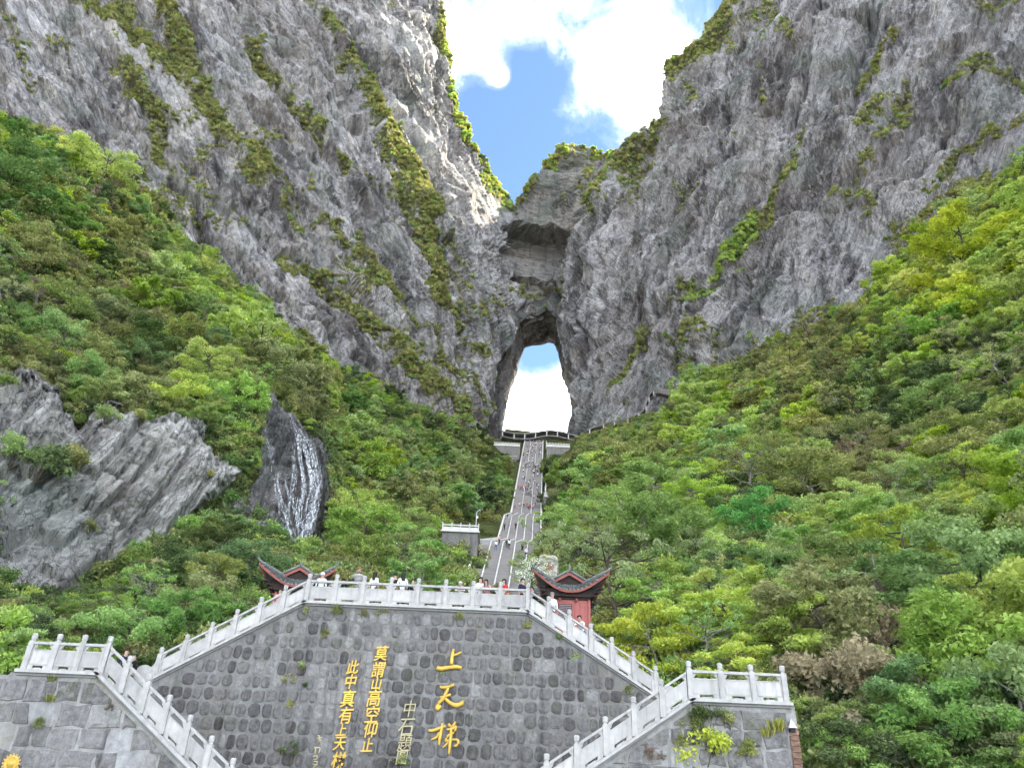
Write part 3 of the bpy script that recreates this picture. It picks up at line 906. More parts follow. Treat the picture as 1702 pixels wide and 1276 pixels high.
def build_near_rock(name, poly, mat, step, lift, seed, size, depth, dip, wetline=None):
    poly = np.array(poly, float)
    xs = np.arange(poly[:, 0].min() - 36, poly[:, 0].max() + 36, step)
    ys = np.arange(poly[:, 1].min() - 36, poly[:, 1].max() + 36, step)
    PX, PY = np.meshgrid(xs, ys)
    # the rock grows out of the hillside: its rim follows the slope, its face its own steep plane
    ragged = (fbm(np.stack([PX.ravel() * .045, PY.ravel() * .045, PX.ravel() * 0], -1), 4, seed + 20).reshape(PX.shape) - .5) * (46 if wetline is None else 24)
    sd = seg_dist(np.vstack([poly, poly[:1]]), PX, PY) * np.where(inside(poly, PX, PY), 1, -1) + ragged
    bw = np.clip((sd + 8) / 30, 0, 1); bw = bw * bw * (3 - 2 * bw)
    P0 = CL + rays(PX, PY) * ((left_depth(PX, PY) + 1.2) * (1 - bw) + depth(PX, PY) * bw)[..., None]
    N = grid_normals(sheet_pos(depth, PX, PY))
    p = P0.reshape(-1, 3); px, py = PX.ravel(), PY.ravel()
    a, b, c = P0[len(ys) // 2, 5], P0[len(ys) // 2, -5], P0[5, len(xs) // 2]
    e = sheet_pos(depth, np.array(dip[0]), np.array(dip[1])) - sheet_pos(depth, np.array(dip[2]), np.array(dip[3]))
    fr = tangent_frame([a, b, c], e)
    st = p @ fr.T
    q = st[:, :2]
    wv = np.stack([fbm(np.c_[q * .07, q[:, :1] * 0], 3, seed), fbm(np.c_[q * .07, q[:, :1] * 0 + 9], 3, seed + 1)], -1) - .5
    q = q + wv * 2.2
    f1, _ = facets(q / np.array([11., 5.]) * (1 / size), seed + 2, .35, .08)
    f2, _ = facets(q / np.array([4.6, 2.2]) * (1 / size), seed + 3, .5, .12)
    f3, _ = facets(q / np.array([1.7, .9]) * (1 / size), seed + 4, 1., .3)
    f4, _ = facets(q / np.array([.8, .4]) * (1 / size), seed + 5, 1., .5)
    g1, e1 = blocks2(q, 6.5 * size, 3.0 * size, seed + 11, .35, .17)
    g2, e2 = blocks2(q + wv * 1.5, 2.6 * size, 1.25 * size, seed + 12, .4, .26)
    pick = np.clip((fbm(np.c_[q * .16, q[:, :1] * 0 + 4], 3, seed + 13) - .45) * 8, 0, 1)
    d = f1 * 1.3 + f2 * .5 + f3 * .28 + f4 * .16 + (fbm(st * .05, 3, seed + 6) - .5) * 3 + g1 * 1.9 - (1 - e1) * 1.0 + (g2 * .9 - (1 - e2) * .5) * pick
    # benches that overhang along the dip
    s = st[:, 1] * .26 + (fbm(st * .06, 3, seed + 7) - .5) * 2.0
    saw = s - np.floor(s)
    d += np.minimum(saw * 1.2, (1 - saw) * 6) * .15
    edge = np.clip(sd.ravel() / 26, -1, 1)
    d = d * np.clip(edge + .4, .1, 1) + lift * np.clip(edge, -1, 1)
    P = (p + N.reshape(-1, 3) * d[:, None]).reshape(P0.shape)
    veg = np.clip((fbm(np.c_[px * .02, py * .02, px * 0], 4, seed + 8) - .62) * 5, 0, .45) + np.clip(.4 - edge, 0, 1) * .9
    veg = np.clip(veg, 0, 1)
    wet = np.zeros(len(p))
    if wetline is not None:
        wet = np.clip(1.2 - seg_dist(wetline, px, py) / 45, 0, 1) * (.6 + .4 * fbm(np.c_[px * .05, py * .02, px * 0], 3, 5))
    cx = (PX[:-1, :-1] + PX[1:, 1:]) / 2; cy = (PY[:-1, :-1] + PY[1:, 1:]) / 2
    keep = np.where(sd[:-1, :-1] > -16, 0, -1)
    o = cut_grid(P, keep, [name], [mat], {'st': ('FLOAT_VECTOR', st), 'veg': ('FLOAT', veg), 'wet': ('FLOAT', wet)}, rim=(0, 4, 0))[0]
    return PX, PY, P, N


OUT_DEPTH = tps([(-60, 640, 86), (100, 650, 90), (330, 720, 99), (-60, 1040, 74), (0, 990, 76), (300, 900, 92.5), (170, 985, 81), (180, 850, 88)], 1e-4)
WET_DEPTH = tps([(418, 640, 123), (540, 760, 115), (530, 940, 103), (400, 880, 103), (470, 700, 119), (480, 820, 109)], 1e-4)
ROCK_OUT = build_near_rock('rock_outcrop', OUT_POLY, M['outcrop'], 2.0, 1.0, 200, 1.25, OUT_DEPTH, (380., 690., 120., 1010.))
FALL_LINE = [(420, 640), (432, 700), (470, 740), (500, 790), (505, 870), (505, 940)]
ROCK_WET = build_near_rock('waterfall_rock', WET_POLY, M['wet_rock'], 2.0, 1.0, 240, .9, WET_DEPTH, (520., 700., 420., 900.), FALL_LINE)

# level ground in front, reaching the horizon
_g = MB()
_g.add([(-3000, -3000, 0), (3000, -3000, 0), (3000, 3000, 0), (-3000, 3000, 0)], [(0, 1, 2, 3)])
M['paving'] = plain_mat('paving', (.27, .265, .255), .85, .2, 2., .2, .2)
tag(_g.build('ground', M['paving']), kind='structure')

# ------------------------------------------------------------------ vegetation: prototypes
def leaf_cloud(rng, clumps, per, size, flat=.5, up=.6, droop=0.0):
    """clumps: list of (centre, radius). returns verts, quads, lv"""
    V, L = [], []
    for c, r in clumps:
        n = max(4, int(per * (r ** 2)))
        g = rng.normal(size=(n, 3))
        g /= np.linalg.norm(g, axis=1, keepdims=True)
        rad = r * rng.random(n) ** .45
        q = g * rad[:, None]
        q[:, 2] *= flat
        q[:, 2] -= droop * (q[:, 0] ** 2 + q[:, 1] ** 2) / max(r, .1)
        pos = np.asarray(c) + q
        nn = rng.normal(size=(n, 3)) * .8 + np.array([0, 0, up]) + g * .5
        nn /= np.linalg.norm(nn, axis=1, keepdims=True)
        t = rng.normal(size=(n, 3))
        u = np.cross(nn, t); u /= np.linalg.norm(u, axis=1, keepdims=True)
        v = np.cross(nn, u)
        s = size * (.6 + .8 * rng.random(n))[:, None]
        fold = nn * s * .18
        V.append(np.stack([pos - u * s, pos - v * s * .52 + fold, pos + u * s, pos + v * s * .52 + fold], 1))
        cl = rng.random()
        L.append(np.repeat(np.clip(cl * .5 + rng.random(n) * .45 + (q[:, 2] / max(r * flat, .1)) * .06, 0, 1), 4))
    V = np.concatenate(V).reshape(-1, 3); L = np.concatenate(L)
    return V, np.arange(len(V)).reshape(-1, 4), L


def limb_points(rng, a, b, wob, n=4):
    a = np.array(a, float); b = np.array(b, float)
    pts = []
    for k in range(n + 1):
        t = k / n
        p = a * (1 - t) + b * t
        p = p + rng.normal(size=3) * wob * math.sin(math.pi * t)
        p[2] += .25 * wob * math.sin(math.pi * t)
        pts.append(p)
    return pts


def make_tree(seed, kind, fine=False):
    """returns (trunk MB, leaf arrays): a tree about 7 m tall or a bush about 2 m tall"""
    rng = np.random.default_rng(seed)
    tr = MB(); clumps = []; per = 60; size = .24; flat = .5; up = .6; droop = 0
    if kind in ('broad', 'airy', 'dome', 'twiggy', 'blossom'):
        h = {'broad': 7.0, 'airy': 6.6, 'dome': 6.2, 'twiggy': 6.4, 'blossom': 6.0}[kind]
        lean = rng.normal(size=2) * .35
        top = np.array([lean[0] * 1.6, lean[1] * 1.6, h * .84])
        trunk = limb_points(rng, (0, 0, -.8), top, .25, 6)
        tr.tube(trunk, [.19 * (1 - .8 * k / 6) for k in range(7)], 6)
        nl = {'broad': 15, 'airy': 15, 'dome': 14, 'twiggy': 16, 'blossom': 13}[kind]
        for k in range(nl):
            t = .28 + .68 * (k + rng.random()) / nl
            base = trunk[min(6, int(t * 6))] * (1 - (t * 6 % 1)) + trunk[min(6, int(t * 6) + 1)] * (t * 6 % 1)
            az = k * 2.4 + rng.random() * .9
            reach = (1.1 + 2.0 * math.sin(math.pi * min(1, (t - .16) * 1.12))) * (.75 + .5 * rng.random())
            rise = (.25 + .9 * rng.random()) * (1.1 if kind != 'airy' else .55)
            tip = base + np.array([math.cos(az) * reach, math.sin(az) * reach, rise])
            lp = limb_points(rng, base, tip, .12, 3)
            tr.tube(lp, [.07, .05, .035, .015], 4, cap=False)
            if kind == 'airy':
                clumps.append((tip, .85 + .4 * rng.random()))
                clumps.append((base * .4 + tip * .6 + rng.normal(size=3) * .25, .7 + .3 * rng.random()))
                clumps.append((tip + np.array([math.cos(az + .7), math.sin(az + .7), .1]) * .8, .55 + .3 * rng.random()))
            elif kind == 'twiggy':
                for j in range(3):
                    tw = tip + rng.normal(size=3) * .55 + np.array([0, 0, .35])
                    tr.tube([lp[2], tw], [.02, .008], 3, cap=False)
                    clumps.append((tw, .32 + .25 * rng.random()))
            else:
                clumps.append((tip, .8 + .45 * rng.random()))
                clumps.append((base * .45 + tip * .55 + rng.normal(size=3) * .3, .7 + .35 * rng.random()))
                clumps.append((tip + rng.normal(size=3) * .45, .5 + .3 * rng.random()))
        clumps.append((top + np.array([0, 0, .5]), .9))
        if kind == 'airy': per, size, flat, up, droop = 82, .23, .38, .8, .12
        elif kind == 'dome': per, size, flat, up = 92, .23, .62, .5
        elif kind == 'twiggy': per, size, flat, up = 95, .19, .6, .3
        elif kind == 'blossom': per, size, flat, up = 46, .17, .7, .3
        else: per, size, flat, up = 82, .24, .5, .7
    elif kind == 'bush':
        for k in range(13):
            az = rng.random() * 6.28; r = 1.25 * rng.random() ** .6
            tip = np.array([math.cos(az) * r, math.sin(az) * r, .35 + 1.15 * rng.random() * (1.25 - r * .55)])
            tr.tube([(0, 0, -.4), tip * .6, tip], [.04, .025, .01], 3, cap=False)
            clumps.append((tip, .42 + .35 * rng.random()))
        per, size, flat, up = 105, .19, .62, .6
    elif kind == 'bamboo':
        for k in range(34):
            az = rng.random() * 6.28; r = 1.0 + 1.5 * rng.random(); hh = 1.8 + 2.2 * rng.random()
            bx, by = rng.normal(size=2) * .5
            pts = []
            for j in range(6):
                t = j / 5
                pts.append((bx + math.cos(az) * r * t ** 2, by + math.sin(az) * r * t ** 2, -.3 + hh * (1.25 * t - .55 * t * t * t)))
            tr.tube(pts, [.03, .028, .024, .018, .012, .006], 3, cap=False)
            for j in (2, 3, 4, 5):
                clumps.append((np.array(pts[j]), .38 + .2 * rng.random()))
        per, size, flat, up, droop = 100, .20, .75, .1, .25
    elif kind == 'grass':
        V, L = [], []
        n = 130
        az = rng.random(n) * 6.28; r0 = .9 * rng.random(n) ** .6; ln = .5 + .8 * rng.random(n); out = .25 + .55 * rng.random(n)
        b = np.stack([np.cos(az) * r0, np.sin(az) * r0, -.15 * np.ones(n)], -1)
        d2 = az + rng.normal(size=n)
        tip = b + np.stack([np.cos(d2) * out, np.sin(d2) * out, ln], -1)
        mid = b * .5 + tip * .5 + np.array([0, 0, .18])
        w = np.stack([-np.sin(d2), np.cos(d2), 0 * d2], -1) * .10
        V = np.stack([b, mid - w, tip, mid + w], 1).reshape(-1, 3)
        L = np.repeat(rng.random(n), 4)
        return tr, (V, np.arange(len(V)).reshape(-1, 4), L)
    if fine: per, size = per * 2.6, size * .56
    return tr, leaf_cloud(rng, clumps, per, size, flat, up, droop)


PROTO = {}


def proto(seed, kind, fine=False):
    if (seed, kind, fine) not in PROTO:
        PROTO[(seed, kind, fine)] = make_tree(seed, kind, fine)
    return PROTO[(seed, kind, fine)]


_mesh_cache = {}


def tree_meshes(seed, kind, leaf, bark='bark', fine=True):
    """(trunk mesh, crown mesh) for one kind of tree and one foliage material"""
    key = (seed, kind, leaf, bark, fine)
    if key not in _mesh_cache:
        tr, (V, F, L) = proto(seed, kind, fine)
        tm = tr.mesh('trunk', M[bark], True) if tr.v else None
        cm = mesh_np('crown', V, F, [M[leaf]], False, attrs={'lv': ('FLOAT', L)})
        if kind == 'blossom':
            cm.materials.append(M['lf_blossom'])
            cm.polygons.foreach_set('material_index', (np.random.default_rng(seed).random(len(F)) < .42).astype(np.int32))
        _mesh_cache[key] = (tm, cm)
    return _mesh_cache[key]


def joined_mesh(seed, kind, leaf, bark='bark', fine=False):
    tr, (V, F, L) = proto(seed, kind, fine)
    nv = len(tr.v)
    verts = np.vstack([np.array(tr.v).reshape(-1, 3), V]) if nv else V
    faces = list(tr.f) + [tuple(f + nv) for f in F]
    fm = [0] * len(tr.f) + [1] * len(F)
    return mesh_np('plant', verts, faces, [M[bark], M[leaf]], False, fm, {'lv': ('FLOAT', np.r_[np.zeros(nv), L])})


def plant_tree(name, label, cat, pos, scale, rotz, seed, kind, leaf, group=None, bark='bark', zs=1.0, fine=True):
    e = empty(name, pos, rotz)
    e.scale = (scale, scale, scale * zs)
    tag(e, label, cat, group)
    tm, cm = tree_meshes(seed, kind, leaf, bark, fine)
    if tm is not None: link('trunk', tm, e)
    link('crown', cm, e)
    return e


def surface(px, py):
    """ground point of the wooded slopes at a pixel: nearer of the two sides that applies"""
    px = np.asarray(px, float); py = np.asarray(py, float)
    L = inside(LEFT_POLY, px, py)
    d = np.where(L, left_depth(px, py), right_depth(px, py))
    return CL + rays(px, py) * d[..., None], d


# what grows where: centre, radius, {foliage: weight}
ZONES = [((60, 280), 110, {'lf_emerald': 3, 'lf_bright': 3, 'lf_pale': 1, 'lf_mid': 2}), ((140, 240), 60, {'lf_lime': 4, 'lf_bright': 2}), ((340, 470), 90, {'lf_lime': 2, 'lf_bright': 3, 'lf_mid': 2}), ((120, 450), 130, {'lf_olive': 6, 'lf_dark': 1, 'lf_mid': 1, 'lf_brown': .6, 'lf_rust': .5}),
         ((120, 600), 120, {'lf_olive': 5, 'lf_mid': 1.5, 'lf_pale': 1, 'lf_dark': .7, 'lf_rust': .6}), ((410, 550), 60, {'lf_mid': 3, 'lf_bright': 2, 'lf_emerald': 1}), ((480, 620), 70, {'lf_olive': 3, 'lf_pale': 2, 'lf_mid': 2}), ((60, 750), 80, {'lf_mid': 2, 'lf_dark': 3}),
         ((300, 990), 120, {'lf_mid': 3, 'lf_dark': 3, 'lf_emerald': 2, 'lf_olive': 1}), ((640, 720), 90, {'lf_mid': 4, 'lf_bright': 2, 'lf_emerald': 1}), ((740, 740), 90, {'lf_mid': 3, 'lf_olive': 2, 'lf_dark': 1, 'lf_pale': .6}),
         ((640, 860), 110, {'lf_mid': 3, 'lf_olive': 2, 'lf_bright': 1.5}), ((800, 830), 60, {'lf_dark': 2, 'lf_mid': 4}), ((680, 960), 100, {'lf_olive': 3, 'lf_mid': 3}), ((560, 880), 60, {'lf_bright': 1, 'lf_mid': 3}),
         ((1600, 410), 120, {'lf_lime': 5, 'lf_bright': 3, 'lf_olive': .5}), ((1480, 520), 70, {'lf_bright': 3, 'lf_lime': 2, 'lf_mid': 1}), ((1330, 570), 100, {'lf_olive': 6, 'lf_brown': .4}), ((1650, 330), 40, {'lf_olive': 2, 'lf_lime': 2}),
         ((1600, 560), 110, {'lf_mid': 3, 'lf_bright': 3, 'lf_dark': 1, 'lf_pale': .6}), ((1180, 700), 80, {'lf_bright': 4, 'lf_mid': 2}), ((1300, 680), 80, {'lf_bright': 2, 'lf_mid': 2, 'lf_olive': 1.5}), ((1480, 640), 80, {'lf_mid': 2, 'lf_dark': 3, 'lf_pale': 1}),
         ((1620, 660), 70, {'lf_dark': 2, 'lf_olive': 2, 'lf_rust': .7}), ((1660, 800), 80, {'lf_lime': 1.5, 'lf_mid': 2, 'lf_bright': 2}), ((1460, 770), 70, {'lf_rust': 1.2, 'lf_olive': 3, 'lf_brown': 1}), ((1250, 850), 50, {'lf_emerald': 4, 'lf_dark': 2}),
         ((1000, 770), 80, {'lf_olive': 3, 'lf_mid': 3, 'lf_bright': 1}), ((1050, 880), 90, {'lf_mid': 2, 'lf_olive': 2, 'lf_pale': 1.5, 'lf_bright': 1.5}), ((1130, 960), 90, {'lf_bright': 3, 'lf_mid': 2, 'lf_pale': 1.5}), ((1200, 1040), 80, {'lf_bright': 3, 'lf_lime': 2, 'lf_mid': 2}),
         ((1350, 930), 100, {'lf_bright': 2, 'lf_mid': 3, 'lf_olive': 1}), ((1520, 940), 90, {'lf_bright': 3, 'lf_mid': 3}), ((1640, 1000), 80, {'lf_mid': 3, 'lf_bright': 2, 'lf_dark': 1}), ((1440, 1090), 90, {'lf_brown': 5, 'lf_olive': 1}),
         ((1570, 1190), 100, {'lf_emerald': 3, 'lf_mid': 2, 'lf_dark': 2}), ((1010, 1000), 50, {'lf_olive': 3, 'lf_pale': 1, 'lf_mid': 1}), ((930, 820), 40, {'lf_dark': 2, 'lf_mid': 3})]
DEFAULT = {'lf_mid': 3, 'lf_olive': 2, 'lf_bright': 1.2, 'lf_dark': 1}


def species(px, py, rng):
    w = {}
    for (cx, cy), r, d in ZONES:
        g = math.exp(-((px - cx) ** 2 + (py - cy) ** 2) / (r * r) * 1.2)
        for k, v in d.items(): w[k] = w.get(k, 0) + v * g
    for k, v in DEFAULT.items(): w[k] = w.get(k, 0) + v * .10
    ks = sorted(w); ws = np.array([w[k] for k in ks]); ws /= ws.sum()
    return ks[int(np.searchsorted(np.cumsum(ws), rng.random() * .999999))]


# bare rock, the wall, the stairway: nothing tall grows there
NO_TREE = [[(-60, 690), (60, 640), (130, 712), (190, 675), (260, 700), (350, 745), (395, 780), (400, 830), (330, 860), (310, 900), (240, 950), (170, 990), (0, 1000), (-60, 1020)],
           [(415, 640), (450, 660), (480, 700), (515, 730), (535, 790), (530, 930), (470, 945), (455, 890), (380, 840), (415, 760)],
           [(868, 725), (910, 725), (905, 850), (900, 1000), (770, 1000), (790, 930), (835, 850)],
           [(728, 865), (805, 865), (805, 985), (728, 985)], [(812, 715), (872, 715), (872, 790), (812, 775)], [(900, 715), (960, 720), (955, 775), (902, 790)], [(900, 815), (935, 815), (935, 860), (900, 860)],
           [(955, 715), (1010, 696), (1055, 685), (1068, 655), (1080, 640), (1115, 640), (1118, 668), (1100, 712), (1060, 735), (960, 760)]]
# views to keep open: no crown may stand in front of these
CLEAR = [[(-60, 690), (40, 650), (130, 712), (190, 672), (330, 705), (398, 780), (402, 840), (330, 870), (300, 915), (230, 950), (160, 985), (0, 1000), (-60, 1010)],
         [(412, 640), (450, 655), (480, 695), (520, 730), (542, 790), (536, 860), (545, 935), (480, 945), (450, 900), (400, 860), (415, 760)],
         [(868, 726), (910, 726), (903, 850), (900, 965), (775, 968), (790, 905), (828, 862), (845, 840)], [(728, 840), (802, 840), (800, 925), (728, 925)],
         [(818, 715), (870, 715), (870, 760), (818, 765)], [(905, 715), (955, 715), (955, 755), (905, 760)], [(902, 800), (930, 800), (930, 835), (902, 835)],
         [(960, 712), (1010, 692), (1055, 682), (1070, 650), (1085, 640), (1118, 642), (1112, 660), (1090, 672), (1070, 702), (1010, 722), (962, 732)],
         [(1212, 835), (1235, 812), (1268, 812), (1290, 835), (1290, 880), (1262, 900), (1225, 898), (1208, 870)], [(1350, 1100), (1420, 1060), (1490, 1070), (1485, 1130), (1410, 1180), (1350, 1165)],
         [(425, 925), (565, 925), (565, 1000), (425, 1000)], [(872, 920), (1018, 925), (1015, 990), (980, 1060), (872, 1000)]]


def shrink(poly, f):
    q = np.array(poly, float); c = q.mean(0)
    return [tuple(c + (p - c) * f) for p in q]


CLEAR[0] = shrink(CLEAR[0], .90); CLEAR[1] = shrink(CLEAR[1], .92)
NO_TREE[0] = shrink(NO_TREE[0], .90); NO_TREE[1] = shrink(NO_TREE[1], .94)


def blocks(x, y, h):
    q = np.array([(x, y - h * f) for f in (1.0, .8, .6, .4)] + [(x + sg * h * .36, y - h * f) for sg in (-1, 1) for f in (.8, .5)] + [(x + sg * h * .5, y - h * .65) for sg in (-1, 1)])
    return any(inside(c, q[:, 0], q[:, 1]).any() for c in CLEAR)


FEATURE = [  # name, label, category, px, py(base), height in px, seed, kind, leaf
    ('spreading_tree', 'bright yellow-green spreading tree on top of the bare grey rock face', 'tree', 312, 708, 96, 3, 'airy', 'lf_lime'),
    ('evergreen_tree', 'dense emerald green tree standing out dark in the right wood', 'tree', 1250, 908, 104, 11, 'dome', 'lf_jade'),
    ('spreading_tree', 'bright green tree beside the roofed gallery end on right slope', 'tree', 1156, 700, 80, 4, 'airy', 'lf_bright'),
    ('spreading_tree', 'wide bright lime tree highest on the right slope under the cliff', 'tree', 1600, 470, 150, 5, 'airy', 'lf_lime'),
    ('spreading_tree', 'broad yellow-green tree crown at the right edge mid slope', 'tree', 1668, 850, 120, 12, 'dome', 'lf_lime'),
    ('broadleaf_tree', 'sunny green layered tree just behind the right end of the balustrade', 'tree', 1230, 1100, 130, 6, 'airy', 'lf_bright'),
    ('broadleaf_tree', 'pale thin-leaved tree beside the red pavilion with dark bare stems', 'tree', 1030, 1062, 190, 21, 'twiggy', 'lf_pale'),
    ('broadleaf_tree', 'tall twiggy olive-leaved tree uphill from the red pavilion', 'tree', 1045, 975, 105, 22, 'twiggy', 'lf_olive'),
    ('bamboo_clump', 'large tan-brown drooping bamboo clump above the orange-stained wall corner', 'bamboo', 1400, 1200, 150, 31, 'bamboo', 'lf_brown'),
    ('bamboo_clump', 'brownish bamboo clump uphill behind the largest tan one', 'bamboo', 1460, 1120, 130, 32, 'bamboo', 'lf_brown'),
    ('bamboo_clump', 'rust-brown withered bamboo at the top of the brown patch', 'bamboo', 1440, 1060, 100, 31, 'bamboo', 'lf_rust'),
    ('broadleaf_tree', 'deep green leafy tree at the bottom right corner', 'tree', 1560, 1290, 210, 7, 'airy', 'lf_emerald'),
    ('broadleaf_tree', 'fresh green tree at the bottom right edge of the picture', 'tree', 1680, 1240, 160, 8, 'airy', 'lf_bright'),
    ('broadleaf_tree', 'bright yellow-green tree at the crest of the left slope', 'tree', 160, 320, 105, 9, 'airy', 'lf_lime'),
    ('broadleaf_tree', 'emerald tree at the left edge below the cliff', 'tree', 20, 345, 110, 13, 'dome', 'lf_emerald'),
    ('broadleaf_tree', 'lime tree on the left crest above the waterfall', 'tree', 300, 500, 90, 5, 'airy', 'lf_bright'),
    ('broadleaf_tree', 'fresh green tree leaning out over the top of the waterfall', 'tree', 395, 590, 95, 14, 'broad', 'lf_bright'),
    ('broadleaf_tree', 'dark leafy tree left of the left pavilion roof', 'tree', 395, 1000, 110, 15, 'broad', 'lf_emerald'),
]


def build_woods():
    rng = np.random.default_rng(77)
    kinds = {'lf_bright': ['airy', 'airy', 'broad'], 'lf_lime': ['airy', 'airy', 'dome'], 'lf_mid': ['broad', 'airy', 'dome', 'twiggy'], 'lf_olive': ['broad', 'twiggy', 'dome'], 'lf_dark': ['broad', 'dome'],
             'lf_emerald': ['dome', 'airy', 'broad'], 'lf_brown': ['bamboo'], 'lf_rust': ['twiggy'], 'lf_pale': ['twiggy', 'airy']}
    seeds = {'airy': [3, 4, 5, 6, 8], 'broad': [7, 14, 15], 'dome': [11, 12, 13], 'twiggy': [21, 22], 'bamboo': [31, 32]}
    placed = []
    occ = [(f[3], f[4] - f[5] * .5, f[5] * (.35 if f[8] != 'lf_jade' else .8)) for f in FEATURE]
    cand = []
    for poly in (LEFT_POLY, RIGHT_POLY):
        q = np.array(poly)
        n = 19000
        x = rng.uniform(max(-170, q[:, 0].min()), min(1900, q[:, 0].max()), n)
        y = rng.uniform(q[:, 1].min(), min(1400, q[:, 1].max()), n)
        ok = inside(poly, x, y)
        for z in NO_TREE: ok &= ~inside(z, x, y)
        # hidden behind the wall and terraces
        ok &= ~inside([(-40, 1140), (180, 1130), (250, 1130), (505, 1025), (870, 1030), (1090, 1165), (1320, 1200), (1330, 1330), (-40, 1330)], x, y)
        x, y = x[ok], y[ok]
        P, d = surface(x, y)
        cand.append(np.c_[x, y, P, d])
    cand = np.vstack(cand)
    rng.shuffle(cand)
    # grid buckets for spacing
    bucket = {}
    for x, y, X, Y, Z, d in cand:
        hgt = rng.uniform(3.8, 8.0) if rng.random() < .72 else rng.uniform(8.0, 11.5)
        if Y > 260: hgt *= 1.25
        if 1180 < x < 1480 and 480 < y < 620: hgt *= .62
        if y > 980: hgt *= .75
        if x < 760 and y < np.interp(x, [0, 100, 195, 320, 430, 600, 735], [205, 240, 292, 410, 512, 640, 695]) + 70: hgt *= .6
        pxh = hgt * FOC / d
        sp = max(9, pxh * .36)
        gx, gy = int(x // 30), int(y // 30)
        bad = False
        rr = int(sp // 30) + 2
        for i in range(gx - rr, gx + rr + 1):
            for j in range(gy - rr, gy + rr + 1):
                for (qx, qy, qs) in bucket.get((i, j), ()):
                    if (qx - x) ** 2 + ((qy - y) * 1.25) ** 2 < (.5 * (qs + sp)) ** 2: bad = True; break
                if bad: break
            if bad: break
        if bad: continue
        # keep the red pavilion, boulder and near balustrades clear
        tx, ty = x, y - pxh
        if any(abs(x - ox) < r * .7 and abs(y - pxh * .5 - oy) < r * .8 for ox, oy, r in occ): continue
        while pxh > 26 and blocks(x, y, pxh): hgt *= .72; pxh *= .72
        if blocks(x, y, pxh): continue
        sp = max(9, pxh * .36)
        bucket.setdefault((gx, gy), []).append((x, y, sp))
        lf = species(x, y - pxh * .5, rng)
        kd = kinds[lf][int(rng.integers(len(kinds[lf])))]
        sd = seeds[kd][int(rng.integers(len(seeds[kd])))]
        placed.append((pxh, x, y, X, Y, Z, d, hgt / (6.6 if kd != 'bamboo' else 3.6) * (1 if kd != 'bamboo' else .6), lf, kd, sd))
    placed.sort(key=lambda t: (not (-70 < t[1] < 1772 and t[2] - t[0] < 1276), -t[0]))     # those in view first, largest first
    return placed


WORD = {'lf_bright': 'bright green', 'lf_lime': 'yellow-green', 'lf_mid': 'mid green', 'lf_olive': 'olive green', 'lf_dark': 'dark green', 'lf_emerald': 'emerald green', 'lf_brown': 'tan-brown', 'lf_rust': 'rust-brown', 'lf_pale': 'pale green'}
KWORD = {'airy': ('layered_tree', 'tree with flat leaf layers', 'tree'), 'broad': ('broadleaf_tree', 'full-crowned broadleaf tree', 'tree'), 'dome': ('round_tree', 'round-crowned tree', 'tree'), 'twiggy': ('thin_tree', 'thin twiggy tree', 'tree'), 'bamboo': ('bamboo_clump', 'drooping bamboo clump', 'bamboo')}
TREES = build_woods()
rng_w = np.random.default_rng(5)
for f in FEATURE:
    name, label, cat, fx, fy, fh, sd, kd, lf = f
    P, d = surface(np.array([fx]), np.array([fy]))
    hm = fh * d[0] / FOC
    plant_tree(name, label, cat, tuple(P[0]), hm / (6.8 if kd != 'bamboo' else 3.4), rng_w.random() * 6.28, sd, kd, lf)
N_IND = 282
PLACES = [((60, 330), 'on the left crest under the cliff'), ((330, 480), 'on the crest above the waterfall'), ((80, 560), 'above the bare grey rock face'), ((60, 740), 'on the bare grey rock face'), ((460, 600), 'near the top of the waterfall'),
          ((600, 850), 'right of the waterfall'), ((660, 720), 'under the left cliff foot'), ((790, 800), 'left of the great stairway'), ((660, 960), 'behind the plaza balustrade'), ((330, 1000), 'left of the dark pavilion'), ((80, 1010), 'behind the left landing'),
          ((940, 820), 'right of the great stairway'), ((1060, 950), 'behind the red pavilion'), ((1180, 1040), 'above the right upper flight'), ((1120, 740), 'below the roofed gallery'), ((1350, 600), 'under the right cliff foot'), ((1600, 420), 'high on the right crest'),
          ((1620, 650), 'high at the right edge'), ((1400, 760), 'in the middle of the right slope'), ((1300, 930), 'around the emerald tree'), ((1540, 900), 'right of the emerald tree'), ((1660, 980), 'low at the right edge'), ((1400, 1120), 'around the tan bamboo'), ((1560, 1200), 'in the bottom right corner')]
ORD = ['first', 'second', 'third', 'fourth', 'fifth', 'sixth', 'seventh', 'eighth', 'ninth', 'tenth', 'eleventh', 'twelfth', 'thirteenth', 'fourteenth', 'fifteenth', 'sixteenth', 'seventeenth', 'eighteenth', 'nineteenth', 'twentieth', 'twenty-first', 'twenty-second', 'twenty-third', 'twenty-fourth']


def ordinal(i, n):
    if n == 1: return ''
    if i == 0: return ', leftmost'
    if i == n - 1: return ', rightmost'
    return f', {ORD[i]} from left'


